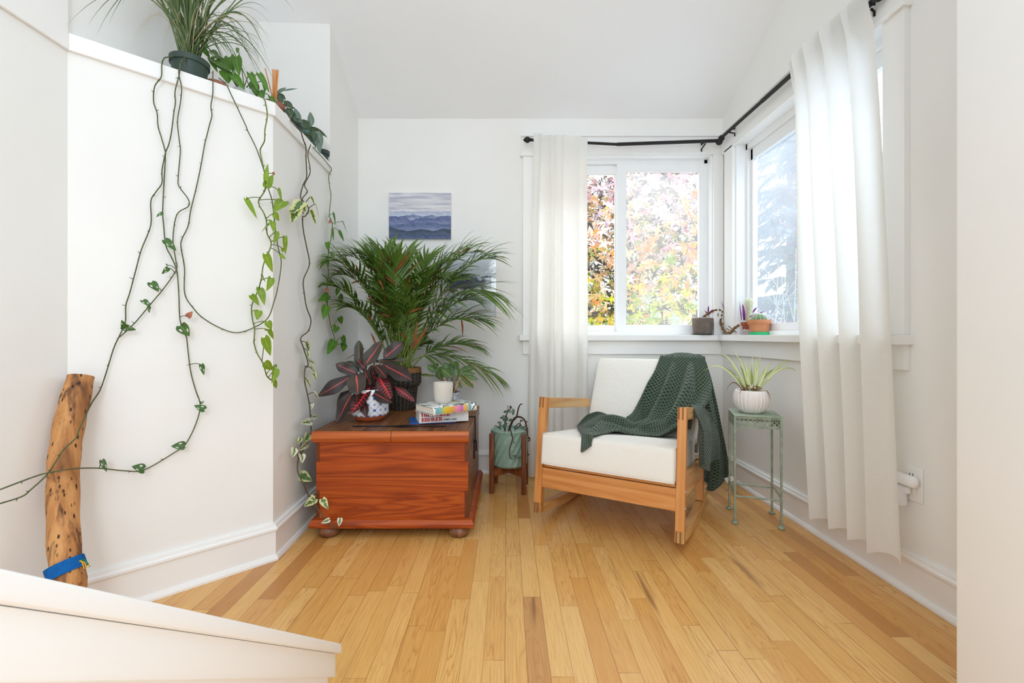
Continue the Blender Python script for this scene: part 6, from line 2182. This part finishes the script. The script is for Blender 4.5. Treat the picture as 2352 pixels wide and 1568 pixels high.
LV7 = [(z7, 425, 292, 372, 350, .9, 0), (z7, 430, 300, 455, 355, .9, 0), (z7, 395, 335, 362, 422, .75, 0), (z7, 380, 350, 348, 350, .9, 0), (z7, 488, 255, 516, 308, .5, 0), (z7, 518, 305, 546, 400, .25, 0), (z7, 490, 345, 522, 437, .35, 0),
       (z9, 215, 25, 258, 105, .55, 0), (z9, 225, 95, 235, 150, .5, 0), (z9, 240, 165, 288, 185, .6, 2), (z9, 245, 215, 300, 262, 1.0, 2), (z9, 275, 255, 290, 316, .5, 0), (z9, 215, 305, 266, 382, .25, 0), (z9, 275, 415, 326, 478, .4, 2), (z9, 265, 500, 256, 546, .5, 2),
       (z9, 250, 640, 176, 652, .75, 2), (z9, 268, 605, 320, 598, .75, 2), (z9, 235, 745, 200, 798, .9, 0), (z9, 250, 745, 272, 802, .7, 0), (z9, 172, 770, 155, 812, .7, 0), (z9, 228, 808, 158, 868, .55, 2), (z9, 122, 855, 112, 918, .8, 2), (z9, 180, 898, 188, 962, .8, 2)]
vine(vari, V7, .0027, VINE_D, LV7, lmats=[L_VARI, L_BRN, L_VARW])
V7b = [(*z2(*q), o_) for q, o_ in (((1420, 1300), CAP), ((1388, 1390), .026))] + [(*zB(*q), .026) for q in ((1435, 190), (1450, 300), (1410, 390), (1430, 440), (1390, 500), (1400, 600))]
vine(vari, V7b, .0023, VINE_D)
# the low end of the vine in front of the chest
gl1 = MB(); gl2 = MB()
for bx, by, tx, ty, w, mi, Yd in [(152, 1055, 64, 1098, .8, 0, 2.05), (172, 1055, 262, 1108, .75, 0, 2.03), (288, 1242, 196, 1308, .65, 0, 1.96), (250, 1228, 288, 1262, .8, 0, 1.96), (342, 1248, 388, 1328, .62, 0, 1.925), (398, 1408, 332, 1436, .6, 2, 1.91), (482, 1398, 472, 1462, .7, 2, 1.91), (170, 1050, 150, 1100, .6, 0, 2.06)]:
    a, b = at(*z9(bx, by), Yd), at(*z9(tx, ty), Yd - .012)
    q = gl1 if mi == 0 else gl2
    q.leaf(a, b, Vector((.2, -1, R.uniform(.1, .5))), (b - a).length * w, 'heart', 0, 9, 6, .2, .05)
gl1.build('floor_end_leaves', L_VARI, vari); gl2.build('creamy_end_leaves', L_VARW, vari)

V8 = [(*z2(*q), o_) for q, o_ in (((1440, 1310), .0), ((1480, 1370), .024), ((1580, 1475), CAP), ((1650, 1560), CAP))] + [(*zB(*q), .024) for q in ((1605, 280), (1585, 320), (1590, 400), (1600, 470), (1588, 600))]
V8 += [(*z7(*q), .03) for q in ((612, 395), (625, 430), (620, 500), (605, 590), (595, 660), (600, 750), (590, 850), (595, 960), (610, 1060), (635, 1150), (645, 1210))]
LV8 = [(628, 368, 652, 445, .6, 0), (690, 418, 722, 488, .4, 0), (622, 465, 632, 542, .4, 0), (668, 480, 702, 545, .35, 0), (590, 550, 600, 602, .6, 0), (622, 615, 642, 672, .4, 0), (592, 660, 598, 718, .4, 0), (660, 852, 652, 892, .6, 0), (600, 888, 552, 920, .8, 0), (585, 890, 594, 950, .5, 0), (588, 962, 566, 1046, .55, 0),
       (668, 895, 692, 950, .75, 0), (672, 1032, 692, 1078, .7, 0), (652, 1090, 640, 1132, .9, 0), (636, 1185, 594, 1268, .55, 0), (688, 1158, 716, 1228, .6, 0), (698, 1205, 692, 1254, .85, 0)]
gold2 = thing('heartleaf_pothos', 'bright green pothos at the ledge end, its vine dropping beside the palm', 'potted plant', Vector(((735 - CX) / F * 2.34, 2.34, LZ)))
pot('small_pot', Vector(((742 - CX) / F * 2.355, 2.355, LZ)), .024, .03, .05, DGPOT, gold2)
vine(gold2, V8, .0022, VINE_L, [(z7, *q) for q in LV8] + [(z7, 618, 412, 602, 425, 1., 1), (z7, 592, 850, 588, 872, 1., 1)], lmats=[L_GREEN, L_BRN])

# ------------------------------------------------------------------ green knitted blanket over the chair
def m_knit():
    t = NT('green_waffle_knit')
    u, v, _ = t.sep(t.uv())
    a = t.math('ADD', t.math('MULTIPLY', u, 0.5), v); b = t.math('SUBTRACT', t.math('MULTIPLY', u, 0.5), v)
    sa = t.math('ABSOLUTE', t.math('SUBTRACT', t.math('FRACT', a), 0.5)); sb = t.math('ABSOLUTE', t.math('SUBTRACT', t.math('FRACT', b), 0.5))
    h = t.math('MAXIMUM', sa, sb)
    h = t.math('MULTIPLY', h, 2.0)
    fz = t.noise(t.obj(), 420, 3)
    c = t.ramp(t.math('ADD', h, t.math('MULTIPLY', t.math('SUBTRACT', fz, .5), .5)), [(.35, lin((36, 47, 33))), (.75, lin((64, 80, 60))), (1.0, lin((104, 122, 100)))])
    return t.done(t.bsdf(c, .95, .15, 0, t.bump(t.math('ADD', h, t.math('MULTIPLY', fz, .4)), .9, .006), sheen=.25))


KNIT = m_knit()
BL = thing('blanket', 'dark green knitted throw draped over the back and seat of the rocking chair', 'blanket', C(CWD * .62, .3, SZ1))


def catm(vals, t):
    n = len(vals) - 1
    f = min(max(t, 0), 1) * n
    i = min(int(f), n - 1); q = f - i
    a, b, c, d = vals[max(i - 1, 0)], vals[i], vals[i + 1], vals[min(i + 2, n)]
    return 0.5 * ((2 * b) + (c - a) * q + (2 * a - 5 * b + 4 * c - d) * q * q + (3 * b - a - 3 * c + d) * q ** 3)


def cp3(q):
    px, py, ax_, val = q
    return cray(px, py, ax_, val)


def sheet(g, rows, nu=60, nv=90, folds=(), arch=0.0, knit=0.0095, floor_fn=None, th=.004):
    """rows of control points (each a list across) smoothed into a cloth with folds: (count, phase, amplitude, skew)"""
    R3 = [[cp3(q) for q in r] for r in rows]
    G = []
    for i in range(nv + 1):
        v = i / nv
        # resample every row at u, then along v
        G.append(None)
    cols = []
    for j in range(nu + 1):
        u = j / nu
        cols.append([catm(r, u) for r in R3])
    P = [[catm(cols[j], i / nv) for j in range(nu + 1)] for i in range(nv + 1)]
    Q = []
    for i in range(nv + 1):
        row = []
        for j in range(nu + 1):
            a = P[min(i + 1, nv)][j] - P[max(i - 1, 0)][j]; b = P[i][min(j + 1, nu)] - P[i][max(j - 1, 0)]
            n = b.cross(a)
            n = n.normalized() if n.length > 1e-9 else Vector((0, -1, 0))
            if n.dot(Vector((0, 0, HC)) - P[i][j]) < 0:
                n = -n
            u, v = j / nu, i / nv
            d = arch * math.sin(PI * u)
            for cnt, ph, amp, sk, v0, v1 in folds:
                wv = max(0, min(1, (v - v0) / .15)) * max(0, min(1, (v1 - v) / .15))
                s_ = math.sin(2 * PI * (cnt * u + ph + sk * v))
                d += amp * wv * (0.5 + 0.5 * s_) ** 1.6
            row.append(P[i][j] + n * d)
        Q.append(row)
    if floor_fn:
        Q = [[floor_fn(p) for p in r] for r in Q]
    # knit coordinates follow the cloth's own lengths
    Lu = sum((P[nv // 2][j + 1] - P[nv // 2][j]).length for j in range(nu)); Lv = sum((P[i + 1][nu // 2] - P[i][nu // 2]).length for i in range(nv))
    g.grid(Q, 0, (Lu / knit, Lv / knit / 1.6))


def above_seat(p):
    l = Cinv(p)
    if -.035 < l.y < .56 and CT < l.x < CWD - CT and l.z < SZ1 + .016:
        p = p + cw * (SZ1 + .016 - l.z)
    return p


def outside_back(p):
    """keep the cloth in front of the back cushion's face and above its top"""
    q = p - bc
    n_, t_ = q.dot(bnrm), q.dot(bdir)
    if t_ < bh[2] + .012 and n_ < bh[1] + .016 and n_ > -bh[1] * .2:
        p = p + bnrm * (bh[1] + .016 - n_)
    return above_seat(p)


g = MB()
bb_ = lambda t: .56 + t * .165
# main fall: from behind the top edge, over the cushion and sweeping left across the seat
sheet(g, [[(1532, 836, 'y', .80), (1560, 834, 'y', .80), (1590, 836, 'y', .80), (1616, 842, 'y', .79)],
          [(1524, 818, 'y', .755), (1553, 811, 'y', .765), (1585, 812, 'y', .765), (1618, 820, 'y', .76)],
          [(1513, 842, 'y', .705), (1548, 838, 'y', .70), (1586, 842, 'y', .695), (1623, 850, 'y', .70)],
          [(1496, 888, 'y', .67), (1537, 892, 'y', .64), (1580, 896, 'y', .62), (1630, 905, 'y', .64)],
          [(1476, 938, 'y', .62), (1516, 944, 'y', .575), (1560, 948, 'y', .54), (1618, 948, 'y', .56)],
          [(1459, 969, 'y', .56), (1496, 980, 'y', .50), (1535, 988, 'y', .45), (1580, 985, 'y', .44)],
          [(1437, 984, 'y', .50), (1466, 993, 'y', .42), (1500, 1003, 'y', .36), (1540, 1006, 'y', .32)],
          [(1412, 972, 'y', .48), (1436, 989, 'y', .40), (1462, 1004, 'y', .33), (1490, 1014, 'y', .27)],
          [(1380, 966, 'y', .45), (1398, 984, 'y', .38), (1416, 1000, 'y', .29), (1434, 1013, 'y', .22)],
          [(1350, 968, 'y', .42), (1362, 986, 'y', .34), (1374, 1003, 'y', .24), (1386, 1017, 'y', .13)],
          [(1329, 978, 'y', .38), (1338, 994, 'y', .28), (1350, 1010, 'y', .14), (1362, 1024, 'y', -.03)],
          [(1325, 984, 'y', .37), (1326, 1003, 'y', .26), (1330, 1023, 'y', .10), (1335, 1038, 'y', -.050)]],
      nu=84, nv=150, folds=[(3.2, .05, .050, .35, .12, .66), (2.1, .3, .036, -.8, .45, .98), (5.0, .6, .009, .9, .1, 1.0), (1.0, .1, .045, 1.6, .60, .97)], floor_fn=outside_back)
g.build('front_fall', KNIT, BL)
g = MB()
# long fall behind and beside the chair
sheet(g, [[(1588, 815, 'y', .77), (1602, 813, 'y', .77), (1616, 818, 'y', .77)],
          [(1592, 850, 'y', .80), (1612, 846, 'y', .79), (1628, 850, 'y', .79)],
          [(1600, 905, 'y', .80), (1622, 905, 'y', .78), (1642, 905, 'y', .78)],
          [(1606, 965, 'y', .78), (1632, 962, 'y', .76), (1655, 965, 'y', .76)],
          [(1614, 1025, 'y', .77), (1642, 1022, 'y', .75), (1667, 1026, 'y', .75)],
          [(1620, 1075, 'y', .76), (1646, 1070, 'y', .74), (1675, 1078, 'y', .74)],
          [(1622, 1104, 'y', .76), (1638, 1126, 'y', .74), (1679, 1088, 'y', .74)]],
      nu=40, nv=70, folds=[(1.6, .2, .030, .3, .05, 1.2), (3.1, .6, .010, -.4, .1, 1.2)])
g.build('rear_fall', KNIT, BL)
g = MB()
# loop lying over the right arm
arm_z = CH + .012
sheet(g, [[(1560, 985, 'x', CWD - CT - .03), (1575, 985, 'x', CWD - CT - .03), (1592, 985, 'x', CWD - CT - .03)],
          [(1572, 948, 'x', CWD - CT - .012), (1588, 948, 'x', CWD - CT - .012), (1604, 950, 'x', CWD - CT - .012)],
          [(1585, 931, 'y', .24), (1606, 932, 'y', .36), (1628, 947, 'y', .45)],
          [(1598, 950, 'y', .165), (1617, 950, 'y', .34), (1637, 968, 'y', .47)],
          [(1600, 985, 'y', .17), (1619, 985, 'y', .33), (1641, 995, 'y', .48)],
          [(1602, 1030, 'y', .21), (1619, 1032, 'y', .34), (1643, 1030, 'y', .49)],
          [(1604, 1066, 'y', .24), (1618, 1079, 'y', .36), (1639, 1052, 'y', .47)]],
      nu=36, nv=60, folds=[(1.8, .15, .022, .25, .52, 1.2), (3.3, .5, .006, -.4, .55, 1.2)])
g.build('arm_loop', KNIT, BL)
g = MB()
ta, tb = cray(1663, 1098, 'y', .735), cray(1682, 1092, 'y', .735)
dn = Vector((0, 0, -1)) * .028 + (tb - ta) * .35
g.add([ta, tb, tb + dn, ta + dn, ta - cb * .002, tb - cb * .002, tb + dn - cb * .002, ta + dn - cb * .002], [(0, 1, 2, 3), (7, 6, 5, 4), (0, 4, 5, 1), (1, 5, 6, 2), (2, 6, 7, 3), (3, 7, 4, 0)])
g.build('fabric_tag', WHITEP, BL, smooth=False)
for o_ in BL.children:
    if o_.name.startswith(('front_fall', 'rear_fall', 'arm_loop')):
        md = o_.modifiers.new('thick', 'SOLIDIFY'); md.thickness = .006; md.offset = 0

# ------------------------------------------------------------------ garden outside
BARK = m_plain('grey_tree_bark', (92, 82, 76), .9, .2, var=.3, nscale=30, bump=.5)
PALEBR = m_plain('pale_bare_twig', (206, 202, 196), .85, .2, var=.1, nscale=30)


def m_autumn():
    t = NT('autumn_leaves')
    at_ = t.n('VertexColor'); at_.layer_name = 'Col'
    s_ = t.bsdf(at_.outputs[0], .55, .3)
    return t.done(t.add_trans(s_, at_.outputs[0], .5))


AUT = m_autumn()


def star_leaf(g, c, d, n, s_, col):
    """five-pointed maple-like leaf with a slight fold"""
    d = d.normalized(); sd = d.cross(n).normalized(); nn = sd.cross(d)
    vs = [c]
    for k in range(11):
        a = -2.35 + 4.7 * k / 10
        r = (1.0 if k % 2 == 1 else .34) * (1.05 if k == 5 else (.92 if k in (3, 7) else .7))
        vs.append(c + (d * math.cos(a) + sd * math.sin(a)) * (r * s_) + nn * (R.uniform(-.18, .18) * s_))
    g.add(vs, [(0, k, k + 1) for k in range(1, 11)], 0, None, col)


def cmix(a, b, t):
    return tuple(x + (y - x) * t for x, y in zip(a, b))


tree = thing('sweetgum_tree', 'autumn tree of yellow, peach and pink star leaves outside the back window', 'tree', (1.2, 5.2, -2.6))
g = MB()
g.tube(smooth_line([(1.6, 6.2, -2.6), (1.5, 6.15, -.5), (1.65, 6.2, 1.2), (1.5, 6.1, 3.0), (1.6, 6.2, 5.0)], 5), [.16 - .005 * i for i in range(21)], 10)
g.build('trunk', BARK, tree)
br = []
for i in range(26):
    z = R.uniform(-.6, 4.2)
    a = Vector((1.55, 6.15, z)); e = Vector((R.uniform(-1.2, 2.3), R.uniform(4.1, 6.6), z + R.uniform(.1, 1.0)))
    P = bez(a, a.lerp(e, .5) + Vector((0, 0, R.uniform(-.1, .4))), e, 10)
    g = MB(); g.tube(P, [.028 * (1 - .85 * k / 10) for k in range(11)], 6)
    for q in range(7):
        k = R.randrange(3, 10); d_ = Vector((R.uniform(-1, 1), R.uniform(-1, .4), R.uniform(-.7, .8))).normalized() * R.uniform(.2, .5)
        g.tube([P[k], P[k] + d_ * .5 + Vector((0, 0, .02)), P[k] + d_], [.008, .005, .002], 5)
    g.build('branch', BARK, tree)
g = MB()
PAL = {'low': [(206, 214, 60), (226, 220, 84), (150, 176, 70), (236, 200, 90), (196, 216, 196)], 'mid': [(232, 188, 112), (226, 160, 92), (210, 170, 140), (238, 204, 150), (150, 150, 84), (222, 214, 206)],
       'top': [(228, 176, 184), (214, 150, 160), (206, 190, 204), (232, 200, 190), (226, 186, 130), (190, 176, 180)]}
for i in range(11500):
    y = R.choice((R.uniform(3.7, 4.6), R.uniform(4.4, 6.4), R.uniform(5, 6.6), R.uniform(6.2, 7.6), R.uniform(6.4, 7.6)))
    x = R.uniform(-.3, .46) * y + R.uniform(-.3, .0)
    z = HC + R.uniform(-.14, .50) * y
    h = (z - HC) / y + R.gauss(0, .07) + .10 * (x / y - .25)
    pal = PAL['low'] if h < .09 else PAL['mid'] if h < .25 else PAL['top']
    c_ = R.choice(pal)
    if R.random() < (.10 if y < 6 else .42):
        c_ = R.choice(((92, 84, 74), (120, 112, 96), (110, 112, 84)))
    col = lin(cmix(c_, (255, 255, 255), R.uniform(0, .12)))[:3]
    d_ = Vector((R.uniform(-1, 1), R.uniform(-.5, .5), R.uniform(-1.2, .4)))
    if d_.length < .2:
        continue
    n_ = Vector((R.uniform(-.9, .9), -1, R.uniform(-.3, 1.2)))
    star_leaf(g, Vector((x, y, z)), d_, n_, R.uniform(.062, .115) * (1.35 if y > 6 else 1), col)
g.build('foliage', AUT, tree, smooth=False)

EVG = m_plain('evergreen_needles', (70, 88, 84), .7, .2, var=.4, nscale=4, trans=.15)
ever = thing('evergreen_tree', 'tall hazy blue green evergreen far outside the side window', 'tree', (6.6, 10.6, -2.6))
g = MB(); g.tube([(6.6, 10.6, -2.6), (6.6, 10.6, 9.5)], [.13, .03], 10); g.build('trunk', BARK, ever)
g = MB()
for i in range(430):
    z = R.uniform(-2.0, 8.6); a = R.uniform(0, 2 * PI)
    ln = (9.2 - z) / 11 * 3.4 * R.uniform(.6, 1.05)
    o0 = Vector((6.6, 10.6, z)); e = o0 + Vector((math.cos(a) * ln, math.sin(a) * ln, -ln * .28 + .1))
    P = bez(o0, o0.lerp(e, .5) + Vector((0, 0, ln * .14)), e, 9)
    for k in range(1, 10):
        d_ = (P[k] - P[k - 1]).normalized(); sd = d_.cross(Vector((0, 0, 1))).normalized()
        for q in range(6):
            sg = R.choice((-1, 1)); le = R.uniform(.18, .42) * (1.1 - .06 * k)
            b0 = P[k - 1].lerp(P[k], R.random())
            tp = b0 + (d_ * .6 + sd * sg * R.uniform(.3, 1) + Vector((0, 0, R.uniform(-.9, .1)))).normalized() * le
            g.blade([b0, b0.lerp(tp, .5) + Vector((0, 0, .02)), tp], .07, 0, flat=Vector((0, -1, 1)))
g.build('needle_boughs', EVG, ever)

for sx0, sy0, nm, lb in ((3.42, 5.75, 17, 'bare pale shrub of crossing twigs outside the side window'),):
    shrub = thing('bare_bush', lb, 'shrub', (sx0, sy0, -.9))
    for i in range(nm):
        g = MB()
        b0 = Vector((sx0 + R.uniform(-.25, .25), sy0 + R.uniform(-.3, .3), -.9))
        e = b0 + Vector((R.uniform(-.5, .75), R.uniform(-.7, .7), R.uniform(1.8, 2.8)))
        P = bez(b0, b0.lerp(e, .5) + Vector((R.uniform(-.15, .15), R.uniform(-.15, .15), 0)), e, 10)
        g.tube(P, [.013 * (1 - .8 * k / 10) for k in range(11)], 5)
        for q in range(9):
            k = R.randrange(3, 10); d_ = Vector((R.uniform(-1, 1), R.uniform(-1, 1), R.uniform(.2, 1.2))).normalized() * R.uniform(.2, .55)
            g.tube([P[k], P[k] + d_ * .5, P[k] + d_], [.006, .004, .0015], 4)
        g.build('twig', PALEBR, shrub)
